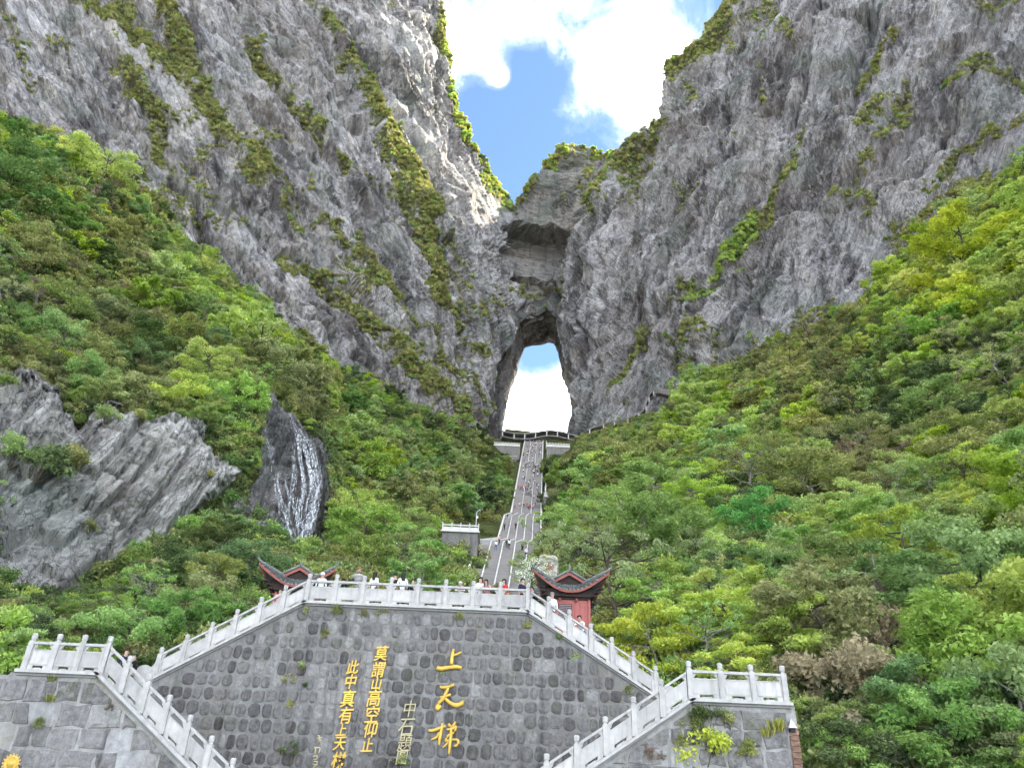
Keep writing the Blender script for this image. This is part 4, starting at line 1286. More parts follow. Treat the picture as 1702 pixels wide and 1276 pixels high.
SHORT = {'airy': 'flat-layered tree', 'broad': 'full-crowned tree', 'dome': 'round-crowned tree', 'twiggy': 'thin twiggy tree', 'bamboo': 'drooping bamboo clump'}
_by = {}
for t in TREES[:N_IND]:
    cx, cy = t[1], t[2] - t[0] * .5
    pl = min(PLACES, key=lambda p: (p[0][0] - cx) ** 2 + (p[0][1] - cy) ** 2)[1]
    _by.setdefault((t[8], t[9], pl), []).append(t)
for (lf, kd, pl), ts in _by.items():
    ts.sort(key=lambda t: t[1])
    nm, _, cat = KWORD[kd]
    for i, (pxh, x, y, X, Y, Z, d, sc, lf, kd, sd) in enumerate(ts):
        plant_tree(nm, f'{WORD[lf]} {SHORT[kd]} {pl}{ordinal(i, len(ts))}', cat, (X, Y, Z - .2), sc, rng_w.random() * 6.28, sd, kd, lf,
                   group='trees of the left slope' if X < 3 else 'trees of the right slope', zs=rng_w.uniform(.85, 1.12), fine=d < 150, bark='bark_pale' if rng_w.random() < .45 else 'bark')


# ------------------------------------------------------------------ the rest of the wood, undergrowth and ledge plants: uncountable, scattered
def scatter(name, pts, idx, scl, rot, protos, label, cat):
    colx = bpy.data.collections.new(name + '_kinds')
    for k, me in enumerate(protos):
        o = bpy.data.objects.new(f'{name}_{k:03d}', me)
        colx.objects.link(o)
    me = bpy.data.meshes.new(name)
    pts = np.asarray(pts, np.float32)
    me.vertices.add(len(pts)); me.vertices.foreach_set('co', pts.ravel())
    a = me.attributes.new('idx', 'INT', 'POINT'); a.data.foreach_set('value', np.asarray(idx, np.int32))
    a = me.attributes.new('scl', 'FLOAT_VECTOR', 'POINT'); a.data.foreach_set('vector', np.asarray(scl, np.float32).ravel())
    a = me.attributes.new('rot', 'FLOAT_VECTOR', 'POINT'); a.data.foreach_set('vector', np.asarray(rot, np.float32).ravel())
    o = link(name, me)
    ng = bpy.data.node_groups.new(name, 'GeometryNodeTree')
    ng.interface.new_socket('Geometry', in_out='INPUT', socket_type='NodeSocketGeometry')
    ng.interface.new_socket('Geometry', in_out='OUTPUT', socket_type='NodeSocketGeometry')
    n, l = ng.nodes, ng.links
    gi = n.new('NodeGroupInput'); go = n.new('NodeGroupOutput')
    iop = n.new('GeometryNodeInstanceOnPoints')
    ci = n.new('GeometryNodeCollectionInfo')
    ci.inputs['Collection'].default_value = colx
    ci.inputs['Separate Children'].default_value = True
    ci.inputs['Reset Children'].default_value = True
    iop.inputs['Pick Instance'].default_value = True

    def named(nm, typ):
        q = n.new('GeometryNodeInputNamedAttribute'); q.data_type = typ; q.inputs['Name'].default_value = nm
        return q.outputs['Attribute']
    l.new(gi.outputs[0], iop.inputs['Points']); l.new(ci.outputs[0], iop.inputs['Instance'])
    l.new(named('idx', 'INT'), iop.inputs['Instance Index'])
    l.new(named('rot', 'FLOAT_VECTOR'), iop.inputs['Rotation'])
    l.new(named('scl', 'FLOAT_VECTOR'), iop.inputs['Scale'])
    l.new(iop.outputs[0], go.inputs[0])
    md = o.modifiers.new('scatter', 'NODES'); md.node_group = ng
    tag(o, label, cat, kind='stuff')
    return o


def rest_of_wood():
    kf = lambda t: (t[10], t[9], t[8], 'bark', bool(t[6] < 150))
    keys = sorted({kf(t) for t in TREES[N_IND:]})
    for side, nm, lab in ((0, 'left_wood', 'far mixed green trees closing up on the left slope'), (1, 'right_wood', 'far mixed green trees closing up on the right slope')):
        T = [t for t in TREES[N_IND:] if (t[3] < 3) == (side == 0)]
        rg = np.random.default_rng(9 + side)
        scatter(nm, [(t[3], t[4], t[5] - .2) for t in T], [keys.index(kf(t)) for t in T],
                [(t[7],) * 3 for t in T], [(0, 0, rg.random() * 6.28) for t in T], [joined_mesh(*k) for k in keys], lab, 'trees')


rest_of_wood()


def undergrowth():
    rg = np.random.default_rng(123)
    leaves = ['lf_mid', 'lf_olive', 'lf_bright', 'lf_dark', 'lf_emerald', 'lf_brown', 'lf_rust', 'lf_pale', 'lf_lime', 'lf_grass']
    combos = [(s, k, lf) for lf in leaves for (s, k) in ((41, 'bush'), (42, 'bush'), (51, 'grass'))]
    look = {c: i for i, c in enumerate(combos)}
    meshes = [joined_mesh(*c, fine=True) for c in combos]
    for nm, poly, n, lab in (('left_undergrowth', LEFT_POLY, 5600, 'low bushes and grass between the trees of the left slope'), ('right_undergrowth', RIGHT_POLY, 6400, 'low bushes and grass between the trees of the right slope')):
        q = np.array(poly)
        x = rg.uniform(max(-170, q[:, 0].min()), min(1900, q[:, 0].max()), n * 3); y = rg.uniform(q[:, 1].min(), min(1400, q[:, 1].max()), n * 3)
        ok = inside(poly, x, y)
        for z in NO_TREE[:2]: ok &= ~inside(z, x, y) | (rg.random(len(x)) < .035)
        ok &= ~inside([(-40, 1150), (180, 1140), (250, 1140), (505, 1035), (870, 1040), (1090, 1185), (1320, 1220), (1330, 1330), (-40, 1330)], x, y)
        ok &= ~inside([(735, 868), (800, 868), (800, 925), (735, 925)], x, y)
        ok &= ~inside([(868, 720), (908, 720), (902, 850), (898, 1000), (772, 1000), (800, 910), (850, 830)], x, y)
        x, y = x[ok][:n], y[ok][:n]
        ex = rg.uniform(815, 1118, 5200); ey = rg.uniform(690, 800, 5200)
        eo = inside(poly, ex, ey) & (inside(NO_TREE[4], ex, ey) | inside(NO_TREE[5], ex, ey) | inside(NO_TREE[7], ex, ey)) & ~((ey < 768) & (ex < 957))
        x = np.r_[x, ex[eo]]; y = np.r_[y, ey[eo]]
        P, d = surface(x, y)
        idx, scl, rot = [], [], []
        for k in range(len(x)):
            lf = species(x[k], y[k], rg)
            if rg.random() < .12: lf = 'lf_grass'
            elif rg.random() < .45: lf = {'lf_bright': 'lf_mid', 'lf_lime': 'lf_mid', 'lf_mid': 'lf_dark', 'lf_pale': 'lf_olive', 'lf_emerald': 'lf_dark'}.get(lf, lf)  # some bushes a step darker, painting shaded gaps between the trees
            g = rg.random()
            c = (51, 'grass', lf) if g < .2 else ((41, 'bush', lf) if g < .6 else (42, 'bush', lf))
            idx.append(look[c])
            s = rg.uniform(.7, 1.5) * (1 + .9 * min(1, d[k] / 300.)) * (.55 if 815 < x[k] < 1118 and y[k] < 760 else 1.) * (1.0 if y[k] < 1000 else .75)
            scl.append((s, s, s * rg.uniform(.8, 1.25)))
            rot.append((rg.normal() * .12, rg.normal() * .12, rg.random() * 6.28))
        P[:, 2] -= .15
        scatter(nm, P, idx, scl, rot, meshes, lab, 'bushes')
    # ledges and crest of the cliffs
    v = CVEG[:-1, :-1] * COK
    fr = (CPX[:-1, :-1] > -90) & (CPX[:-1, :-1] < 1790) & (CPY[:-1, :-1] > -90)
    w = np.where(fr, np.clip(v - .30, 0, 1) ** 1.3, 0)
    w = w / w.sum()
    n = 15000
    pick = rg.choice(w.size, n, p=w.ravel())
    P = CP[:-1, :-1].reshape(-1, 3)[pick] + rg.normal(size=(n, 3)) * .3
    px, py = CPX[:-1, :-1].ravel()[pick], CPY[:-1, :-1].ravel()[pick]
    vv = v.ravel()[pick]
    cl = ['lf_grass', 'lf_olive', 'lf_mid', 'lf_gold', 'lf_bright']
    comb = [(s, k, lf) for lf in cl for (s, k) in ((51, 'grass'), (52, 'grass'), (41, 'bush'))]
    sets = {'left_ledge_plants': [], 'right_ledge_plants': []}
    for k in range(n):
        lit = (px[k] > 735 and px[k] < 850 and py[k] < 350) or (855 < px[k] < 1030 and py[k] < 300)
        g = rg.random()
        lf = ('lf_gold' if g < .30 else 'lf_bright' if g < .5 else 'lf_mid') if lit else ('lf_grass' if g < .5 else 'lf_olive' if g < .85 else 'lf_mid')  # sunlight put into leaf colour: yellower, brighter plants on the lit crests
        if 1150 < px[k] < 1260 and 370 < py[k] < 520: lf = 'lf_mid' if g < .6 else 'lf_bright'
        kd = 2 if rg.random() < (.55 if lit or vv[k] > .85 else .25) else int(rg.integers(2))
        s = rg.uniform(.8, 1.7) * (P[k, 1] / 300.) ** .5 * (.6 + .6 * vv[k]) * 1.0
        sets['left_ledge_plants' if px[k] < 870 else 'right_ledge_plants'].append((P[k], cl.index(lf) * 3 + kd, (s, s, s), (rg.normal() * .2, rg.normal() * .2, rg.random() * 6.28)))
    ms = [joined_mesh(*c) for c in comb]
    for nm, rows in sets.items():
        scatter(nm, [r[0] for r in rows], [r[1] for r in rows], [r[2] for r in rows], [r[3] for r in rows], ms,
                'grass and shrubs clinging to the ledges of the %s cliff' % nm.split('_')[0], 'shrubs')


undergrowth()
print('TREES', len(TREES))

# ------------------------------------------------------------------ built stone: materials
def stone_mat(name, a, b, rough=.9, moss=.0):
    t = NT(name)
    p = t.pos()
    n = t.noise(p, 5., 7., .7)
    r = t.rand()
    c = t.mix(r, a, b)
    c = t.mix(t.ramp(n, [(.35, 0.), (.7, .75)]), c, tuple(min(1, x * 1.9) for x in b))
    c = t.mix(t.ramp(t.noise(t.map(p, loc=(3, 8, 1)), 11., 6., .75), [(.56, 0.), (.7, .8)]), c, tuple(x * .35 for x in a))
    w = t.ramp(t.noise(t.map(p, loc=(13, 28, 1)), 2.3, 7., .7), [(.58, 0.), (.68, .4)])
    c = t.mix(w, c, (.30, .295, .28))
    st = t.ramp(t.noise(t.map(p, (2.2, 2.2, .16)), 1., 6., .7), [(.52, 0.), (.68, .75)])
    c = t.mix(st, c, tuple(x * .4 for x in a))
    lm = t.ramp(t.noise(t.map(p, (2.6, 2.6, .2), (5, 5, 9)), 1., 6., .7), [(.58, 0.), (.70, .55)])
    c = t.mix(lm, c, (.34, .335, .32))
    if moss: c = t.mix(t.ramp(t.noise(t.map(p, loc=(7, 1, 4)), 1.1, 6., .7), [(.54, 0.), (.68, moss)]), c, (.09, .105, .04))
    return t.done(t.bsdf(c, rough, .2, t.bump(n, .7, .05)))


def mortar_mat(name, base, moss=.5):
    t = NT(name)
    p = t.pos()
    n = t.noise(p, 3.5, 8., .7)
    c = t.mix(t.ramp(n, [(.32, 0.), (.68, 1.)]), tuple(x * .62 for x in base), tuple(x * 1.25 for x in base))
    big = t.noise(t.map(p, (.35, .35, .22)), 1., 5., .6)
    c = t.mix(t.ramp(t.noise(t.map(p, (.9, .9, .5), (2, 2, 2)), 1., 5., .65), [(.45, 0.), (.65, .5)]), c, (base[0] * .75, base[1] * .66, base[2] * .52))
    c = t.mix(t.ramp(big, [(.42, 0.), (.64, .6)]), c, tuple(x * .5 for x in base))
    st = t.ramp(t.noise(t.map(p, (2.2, 2.2, .16)), 1., 6., .7), [(.54, 0.), (.70, .7)])
    c = t.mix(st, c, tuple(x * .36 for x in base))
    wh = t.ramp(t.noise(t.map(p, (2.6, 2.6, .2), (5, 5, 9)), 1., 6., .7), [(.60, 0.), (.72, .6)])
    c = t.mix(wh, c, tuple(min(.6, x * 1.7) for x in base))
    c = t.mix(t.ramp(t.noise(t.map(p, loc=(4, 3, 2)), .7, 7., .72), [(.56, 0.), (.70, moss)]), c, (.085, .10, .035))
    return t.done(t.bsdf(c, .93, .15, t.bump(n, .7, .05)))


M['mortar'] = mortar_mat('mortar', (.25, .245, .232))
M['mortar_side'] = mortar_mat('mortar_side', (.37, .365, .35), .6)
M['stone_dark'] = stone_mat('stone_dark', (.052, .048, .046), (.092, .087, .083), moss=.3)
M['stone_mid'] = stone_mat('stone_mid', (.088, .083, .078), (.142, .136, .128), moss=.35)
M['stone_pale'] = stone_mat('stone_pale', (.155, .149, .140), (.215, .208, .196), moss=.4)
M['stone_block'] = stone_mat('stone_block', (.095, .090, .086), (.185, .177, .168), moss=.55)
M['marble'] = plain_mat('marble', (.465, .45, .42), .75, .3, 3.5, .25, .2, .012, streak=.55)
M['marble_panel'] = plain_mat('marble_panel', (.47, .455, .425), .75, .3, 2.6, .25, .3, .018, objvar=.2, streak=.55)
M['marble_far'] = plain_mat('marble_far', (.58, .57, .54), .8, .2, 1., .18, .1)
M['gold'] = plain_mat('gold', (.62, .40, .07), .38, .5, 7., .25, .25, .01, metal=.35)
M['gold_pale'] = plain_mat('gold_pale', (.52, .45, .26), .6, .4, 9., .3, .2, .01)
M['red_paint'] = plain_mat('red_paint', (.42, .035, .04), .8, .2, 6., .3, .1)
M['red_wood'] = plain_mat('red_wood', (.40, .13, .11), .65, .3, 7., .2, .15, .01, streak=.25)
M['dark_wood'] = plain_mat('dark_wood', (.045, .032, .028), .8, .2, 7., .3, .2, .01)
M['roof_tile'] = plain_mat('roof_tile', (.115, .125, .115), .8, .25, 5., .45, .3, .02)
M['ridge_tile'] = plain_mat('ridge_tile', (.20, .205, .195), .8, .25, 5., .45, .3, .02)
M['eave_red'] = plain_mat('eave_red', (.30, .10, .075), .75, .25, 8., .25, .2, .01)
M['louver'] = plain_mat('louver', (.30, .24, .24), .6, .3, 8., .2, .1)
M['black'] = plain_mat('black', (.015, .015, .016), .6, .3, 8., .2, .1)
M['white_paint'] = plain_mat('white_paint', (.74, .74, .72), .6, .3, 4., .1, .1)
M['brick_orange'] = plain_mat('brick_orange', (.25, .15, .105), .9, .15, 6., .75, .6, .05, objvar=.4)
M['step_stone'] = plain_mat('step_stone', (.27, .255, .24), .9, .15, .8, .22, .25, .05)
M['concrete'] = plain_mat('concrete', (.30, .30, .285), .9, .15, 1.5, .25, .3, .03, streak=.4)

YC, YF = 34.0, 28.5
ZP, ZL = 9.75, 5.66
# corners in the wall planes (x, z)
PLX0, PLX1 = -8.60, 1.10
UL1 = (-15.45, ZL); UR1 = (7.96, ZL)
LLX0, LLX1 = -16.95, -13.9
LRX0, LRX1 = 6.72, 10.28
LL_END = (-5.98, 0.02); LR_END = (-1.99, .12)

_stone_shapes = []


def stone_shapes():
    """unit stone faces: domed, roughly oval or squarish outlines, about 40 triangles"""
    if _stone_shapes: return _stone_shapes
    rg = np.random.default_rng(4)
    for k in range(14):
        n = 12; e = rg.uniform(2.5, 4.4)
        V, F = [], []
        wob = rg.normal(size=n) * .045
        for ring, (s, d) in enumerate(((1.0, .25), (.93, -.55), (.62, -.95 + rg.normal() * .1))):
            for i in range(n):
                th = 2 * math.pi * i / n + .13
                c, q = math.cos(th), math.sin(th)
                r = (abs(c) ** e + abs(q) ** e) ** (-1 / e) * .5 * (1 + wob[i])
                V.append((r * c * s, d + rg.normal() * .06 * ring, r * q * s))
        for ring in range(2):
            for i in range(n):
                F.append((ring * n + i, ring * n + (i + 1) % n, (ring + 1) * n + (i + 1) % n, (ring + 1) * n + i))
        F.append(tuple(range(2 * n, 3 * n)))
        _stone_shapes.append((np.array(V), F))
    return _stone_shapes


_stone_mesh = {}


def stone_mesh(k, mat):
    if (k, mat) not in _stone_mesh:
        V, F = stone_shapes()[k]
        _stone_mesh[(k, mat)] = mesh_np('stone', V, F, [M[mat]], False)
    return _stone_mesh[(k, mat)]


def poly_inset_ok(poly, x, z, hw, hh):
    for dx in (-hw, hw):
        for dz in (-hh, hh):
            if not inside(poly, np.array([x + dx]), np.array([z + dz]))[0]: return False
    return True


def build_wall(name, label, poly, Y, thick, mortar):
    m = MB()
    m.prism([(x, Y, z) for x, z in poly], (0, thick, 0))
    o = m.build(name, M[mortar])
    tag(o, label, 'wall')
    return o


def wall_field(seed):
    return lambda x, z: float(fbm(np.array([[x * .28, z * .33, seed]]), 3, seed)[0])


CW_POLY = [(-17.0, 0), (UL1[0], UL1[1]), (PLX0, ZP), (PLX1, ZP), (UR1[0], UR1[1]), (8.6, 0)]
central_wall = build_wall('retaining_wall', 'tall central wall of dark oval stones in pale mortar carrying the gold writing', CW_POLY, YC, .8, 'mortar')


def central_stones():
    rg = np.random.default_rng(12)
    fld = wall_field(3)
    z = 9.52; row = 0; made = 0
    items = []
    while z > 1.4:
        h = rg.uniform(.44, .58)
        x = -16.5 + rg.uniform(0, .3)
        while x < 8.4:
            w = rg.uniform(.30, .54)
            cx, cz = x + w / 2, z - h / 2 + rg.normal() * .02
            if poly_inset_ok(CW_POLY, cx, cz, w * .36 + .05, h * .40 + .05):
                px, py = to_px(np.array([cx, YC, cz]))
                # hidden behind the lower flights
                if py < 1290 and not (px < 330 and py > 1118 + (px - 165) * 1.02 + 26) and not (px > 975 and py > 1276 - (px - 985) * .673 + 26):
                    items.append((cx, cz, w, h))
            x += w + rg.uniform(.035, .075)
        z -= h + .055
        row += 1
    for cx, cz, w, h in items:
        # dry dark stones at both ends and low down; the middle is smeared with cement
        mid = math.exp(-((cx + 4.2) / 3.0) ** 2) * .26 + (.12 if cz > 8.9 else 0)
        v = fld(cx, cz) + mid + rg.normal() * .13
        mat = 'stone_dark' if v < .55 else ('stone_mid' if v < .80 else 'stone_pale')
        prd = .055 if mat != 'stone_pale' else .028
        s = link('stone', stone_mesh(int(rg.integers(14)), mat), central_wall, (cx, YC, cz))
        s.scale = (w, prd, h)
        s.rotation_euler = (0, rg.normal() * .07, 0)
        made += 1
    print('CENTRAL STONES', made)


central_stones()
# the two seams between the wall sections
for sx, sx2 in ((-8.62, -9.1), (.98, .80)):
    m = MB()
    m.prism([(sx - .03, YC - .012, ZP - .12), (sx + .03, YC - .012, ZP - .12), (sx2 + .03, YC - .012, 0.1), (sx2 - .03, YC - .012, .1)], (0, .2, 0))
    m.build('joint_strip', M['mortar'], central_wall)

LW_POLY = [(-21.5, 0), (-21.5, 5.45), (LLX0, 5.45), (LLX0, ZL), (LLX1, ZL), LL_END]
left_wall = build_wall('stair_wall', 'rough grey block wall under the left landing and lower flight', LW_POLY, YF, .9, 'mortar_side')
RW_POLY = [(LRX1, 0), (LRX1, ZL), (LRX0, ZL), LR_END, (-1.99, 0)]
right_wall = build_wall('stair_wall', 'overgrown grey block wall under the right landing and lower flight', RW_POLY, YF, .9, 'mortar_side')


def clip_poly(P, a, b):
    """keep the part of polygon P on the left of the line a -> b"""
    out = []
    for i in range(len(P)):
        p, q = P[i], P[(i + 1) % len(P)]
        sp = (b[0] - a[0]) * (p[1] - a[1]) - (b[1] - a[1]) * (p[0] - a[0])
        sq = (b[0] - a[0]) * (q[1] - a[1]) - (b[1] - a[1]) * (q[0] - a[0])
        if sp >= 0: out.append(p)
        if sp * sq < 0:
            t = sp / (sp - sq); out.append((p[0] + (q[0] - p[0]) * t, p[1] + (q[1] - p[1]) * t))
    return out


def side_stones(wall, lines, x0, x1, z1, seed):
    """irregular fitted blocks over the whole wall face; lines are the edges the blocks stay left of"""
    rg = np.random.default_rng(seed)
    rows = []; z = z1
    while z > 1.3:
        rows.append(z); z -= rg.uniform(.48, .82)
    for r in range(len(rows) - 1):
        zt, zb = rows[r], rows[r + 1]
        x = x0 + rg.uniform(-.5, 0)
        while x < x1:
            w = rg.uniform(.45, 1.25)
            g = rg.uniform(.015, .04)
            j = lambda: rg.normal() * .045
            base = [(x + g + j(), zb + g + j()), (x + w * .5 + j(), zb + g + j()), (x + w - g + j(), zb + g + j()), (x + w - g + j() * .6, (zb + zt) / 2 + j()), (x + w - g + j(), zt - g + j()), (x + w * .5 + j(), zt - g + j()), (x + g + j(), zt - g + j()), (x + g + j() * .6, (zb + zt) / 2 + j())]
            for a, b in lines: base = clip_poly(base, a, b) if len(base) > 2 else []
            x += w
            if len(base) < 4: continue
            c = (sum(p[0] for p in base) / len(base), sum(p[1] for p in base) / len(base))
            px, py = to_px(np.array([c[0], YF, c[1]]))
            if py > 1310 or px < -80 or px > 1400: continue
            if rg.random() < .06: continue
            n = len(base); d = rg.uniform(.02, .065)
            V = [(p[0] - c[0], .05, p[1] - c[1]) for p in base] + [((p[0] - c[0]) * .93, -d * .7 + rg.normal() * .008, (p[1] - c[1]) * .93) for p in base] + [((p[0] - c[0]) * .6, -d + rg.normal() * .014, (p[1] - c[1]) * .6) for p in base]
            F = [(k * n + i, k * n + (i + 1) % n, (k + 1) * n + (i + 1) % n, (k + 1) * n + i) for k in range(2) for i in range(n)] + [tuple(range(2 * n, 3 * n))]
            v = rg.random()
            link('stone', mesh_np('stone', np.array(V), F, [M['stone_block' if v < .6 else 'stone_mid' if v < .9 else 'stone_pale']]), wall, (c[0], YF, c[1]))


_tl = ZL - .2
side_stones(left_wall, [((LLX1 + 2, _tl), (-30, _tl)), ((LL_END[0], LL_END[1] - .22), (LLX1, ZL - .24))], -21.4, -4, ZL - .16, 5)
side_stones(right_wall, [((LRX1 - .34, 0), (LRX1 - .34, 9)), ((20, _tl), (LRX0 - 2, _tl)), ((LRX0, ZL - .24), (LR_END[0], LR_END[1] - .22))], -3, 10.2, ZL - .16, 6)
# right-hand return of the right wall
m = MB(); m.box((LRX1 - .45, YF + 5.0, ZL / 2 - .02), (.9, 8.2, ZL - .06)); m.build('return_wall', M['mortar_side'], right_wall)
m = MB(); m.box((LLX0 - 2.0, YF + 5.5, 2.68), (.9, 9, 5.36)); m.build('return_wall', M['mortar_side'], left_wall)

# ------------------------------------------------------------------ terraces and flights
PLAZA_Y1 = 66.0
m = MB()
m.box(((PLX0 + PLX1) / 2, (YC + .8 + PLAZA_Y1) / 2, ZP - .35), (PLX1 - PLX0 + .6, PLAZA_Y1 - YC - .8, .6))
m.box((-3.7, (40.2 + PLAZA_Y1) / 2, ZP - .36), (17.4, PLAZA_Y1 - 40.2, .6))
tag(m.build('plaza', M['paving']), kind='structure')


def flight(name, x0, z0, x1, z1, y0, y1, label):
    n = max(2, int(abs(z1 - z0) / .16))
    mb = MB()
    for k in range(n):
        a = x0 + (x1 - x0) * k / n; b = x0 + (x1 - x0) * (k + 1) / n
        zt = z0 + (z1 - z0) * (k + 1) / n - .02
        mb.box(((a + b) / 2, (y0 + y1) / 2, zt / 2 + .2), (abs(b - a) - .002, y1 - y0, zt - .4))
    o = mb.build(name, M['step_stone'])
    tag(o, label, 'stairs')


flight('stair_flight', UL1[0], ZL, PLX0, ZP, YC + .82, 39.6, 'left upper flight of steps rising to the plaza behind its balustrade')
flight('stair_flight', UR1[0], ZL, PLX1, ZP, YC + .82, 39.6, 'right upper flight of steps rising to the plaza behind its balustrade')
flight('stair_flight', LL_END[0], .1, LLX1, ZL, YF + .92, YC - .02, 'left lower flight of steps climbing to the left landing')
flight('stair_flight', LR_END[0], .1, LRX0, ZL, YF + .92, YC - .02, 'right lower flight of steps climbing to the right landing')
m = MB(); m.box(((LLX0 + LLX1) / 2 - 1.5, 34.5, ZL - .27), (6.0, 11.0, .5)); tag(m.build('left_landing', M['paving']), kind='structure')
m = MB(); m.box(((LRX0 + LRX1) / 2 - .3, 34.5, ZL - .27), (3.6, 10.8, .5)); tag(m.build('right_landing', M['paving']), kind='structure')


# ------------------------------------------------------------------ balustrades
def post_mesh(mat):
    m = MB()
    m.box((0, 0, .49), (.19, .19, .98))
    m.box((-.005, -.098, .50), (.11, .012, .80))
    me = m.mesh('post', M[mat])
    h = MB()
    h.lathe([(.088, .0), (.088, .03), (.066, .045), (.066, .065), (.092, .085), (.098, .12), (.09, .15), (.096, .18), (.098, .225), (.088, .255), (.05, .275)], 10)
    return me, h.mesh('finial', M[mat], True)


POST_ME, FINIAL_ME = post_mesh('marble')


RJ = np.random.default_rng(99)


def balustrade(name, label, A, B, n, first=True, last=True, coping=.34, base_back=0.0):
    """stone balustrade from A to B (base line, world), n bays; bays are sheared along the slope, posts upright"""
    A, B = Vector(A), Vector(B)
    root = empty(name, A)
    tag(root, label, 'balustrade')
    d = B - A
    hd = Vector((d.x, d.y, 0)); L = hd.length; u = hd / L
    w = Vector((-u.y, u.x, 0))
    if w.y < 0: w = -w            # w points away from the viewer
    slope = d.z / L
    PWD = .19

    def P(s, h, t): return u * s + Vector((0, 0, slope * s + h)) + w * t
    rot = math.atan2(u.y, u.x)
    for k in range(n + 1):
        if (k == 0 and not first) or (k == n and not last): continue
        s = L * k / n
        p = link('post', POST_ME, root, P(s, 0, 0), rot + RJ.normal() * .012)
        p.scale = (1, 1, 1 + RJ.normal() * .008); p.rotation_euler.x = RJ.normal() * .006; p.rotation_euler.y = RJ.normal() * .006
        link('finial', FINIAL_ME, p, (0, 0, .98))

    def slab(mb, s0, s1, h0, h1, t0, t1):
        q = [P(s0, h0, t0), P(s1, h0, t0), P(s1, h1, t0), P(s0, h1, t0)]
        mb.prism(q, w * (t1 - t0))
    for k in range(n):
        s0, s1 = L * k / n + PWD / 2 + .002, L * (k + 1) / n - PWD / 2 - .002
        ww = s1 - s0
        pan = MB()
        sl0, sl1 = s0 + ww * .24, s1 - ww * .24
        slab(pan, s0, s1, .16, .70, -.035, .065)
        slab(pan, s0, sl0, .005, .158, -.035, .065); slab(pan, sl1, s1, .005, .158, -.035, .065)
        # slot feet in the drain opening
        slab(pan, sl0, sl1, .005, .062, -.035, .065)
        slab(pan, sl0 + ww * .10, sl1 - ww * .10, .0625, .095, -.02, .05)
        po = pan.build('panel', M['marble_panel'], root)
        fr = MB()          # raised border round the panel face
        slab(fr, s0 + .01, s1 - .01, .655, .698, -.052, -.036); slab(fr, s0 + .01, s1 - .01, .19, .22, -.052, -.036)
        slab(fr, s0 + .01, s0 + .05, .221, .654, -.052, -.036); slab(fr, s1 - .05, s1 - .01, .221, .654, -.052, -.036)
        fr.build('border', M['marble'], po)
        hr = MB()
        slab(hr, s0, s1, .875, .965, -.075, .095)
        hr.build('handrail', M['marble'], root)
        for (a, sg) in ((s0, 1), (s1, -1)):   # cloud-shaped brackets that carry the handrail
            br = MB()
            pts = [(0, .702), (.07, .702), (.07, .75), (.115, .775), (.12, .82), (.155, .845), (.16, .873), (0, .873)]
            q = [P(a + sg * x, h, -.02) for x, h in pts]
            if sg < 0: q = q[::-1]
            br.prism(q, w * .07)
            br.build('bracket', M['marble'], root)
    cp = MB()
    slab(cp, -.12, L + .12, -.11, -.003, -coping, .32)
    cp.build('coping', M['marble'], root)
    cp = MB()
    slab(cp, -.10, L + .10, -.19, -.113, -coping + .12, .3)
    cp.build('coping_course', M['concrete'], root)
    return root


YB = YC + .14
balustrade('stone_balustrade', 'pale stone balustrade of eight level bays along the top plaza edge', (PLX0, YB, ZP + .11), (PLX1, YB, ZP + .11), 8)
balustrade('stone_balustrade', 'sloping pale balustrade of the left upper flight, falling leftward from the plaza', (PLX0 - .02, YB, ZP + .11), (-14.3, YB, ZP + .11 - (PLX0 + 14.3) * (ZP - ZL) / (PLX0 - UL1[0])), 6, first=False)
balustrade('stone_balustrade', 'sloping pale balustrade of the right upper flight, falling rightward from the plaza', (PLX1 + .02, YB, ZP + .11), (6.6, YB, ZP + .11 - (6.6 - PLX1) * (ZP - ZL) / (UR1[0] - PLX1)), 6, first=False)
YG = YF + .14
balustrade('stone_balustrade', 'short level balustrade of three bays on the left landing', (LLX0 + .35, YG, ZL + .11), (LLX1, YG, ZL + .11), 3)
balustrade('stone_balustrade', 'short level balustrade of three bays on the right landing', (LRX0, YG, ZL + .11), (LRX1 - .22, YG, ZL + .11), 3)
_sl = (ZL - LL_END[1]) / (LL_END[0] - LLX1)
balustrade('stone_balustrade', 'steep pale balustrade of the left lower flight, running down to the right', (LLX1 + .02, YG, ZL + .11), (LLX1 + 6.9, YG, ZL + .11 - 6.9 * _sl), 8, first=False)
_sr = (ZL - LR_END[1]) / (LRX0 - LR_END[0])
balustrade('stone_balustrade', 'pale balustrade of the right lower flight, running down to the left', (LRX0 - .02, YG, ZL + .11), (LRX0 - 7.0, YG, ZL + .11 - 7.0 * _sr), 7, first=False)


def drum_stone(x, z, label, sgn):
    root = empty('drum_stone', (x, YB, z)); tag(root, label, 'drum stone')
    m = MB()
    for r, y0, y1 in ((.40, -.09, .11), (.33, -.115, -.091), (.12, -.135, -.116)):
        q = [(r * math.cos(2 * math.pi * i / 20), y0, .45 + r * math.sin(2 * math.pi * i / 20)) for i in range(20)]
        m.prism(q, (0, y1 - y0, 0))
    m.build('drum', M['marble_panel'], root)
    m = MB()
    q = [(-sgn * .42, -.08, .0), (sgn * .62, -.08, -.12), (sgn * .66, -.08, 1.0), (sgn * .42, -.08, 1.05), (sgn * .25, -.08, .75), (0, -.08, .0)]
    if sgn < 0: q = q[::-1]
    m.prism(q, (0, .16, 0))
    m.build('scroll_base', M['marble'], root)


drum_stone(-14.78, 6.12, 'round carved drum stone at the foot of the left upper balustrade', 1)
drum_stone(7.05, 6.22, 'carved scroll stone at the foot of the right upper balustrade', -1)

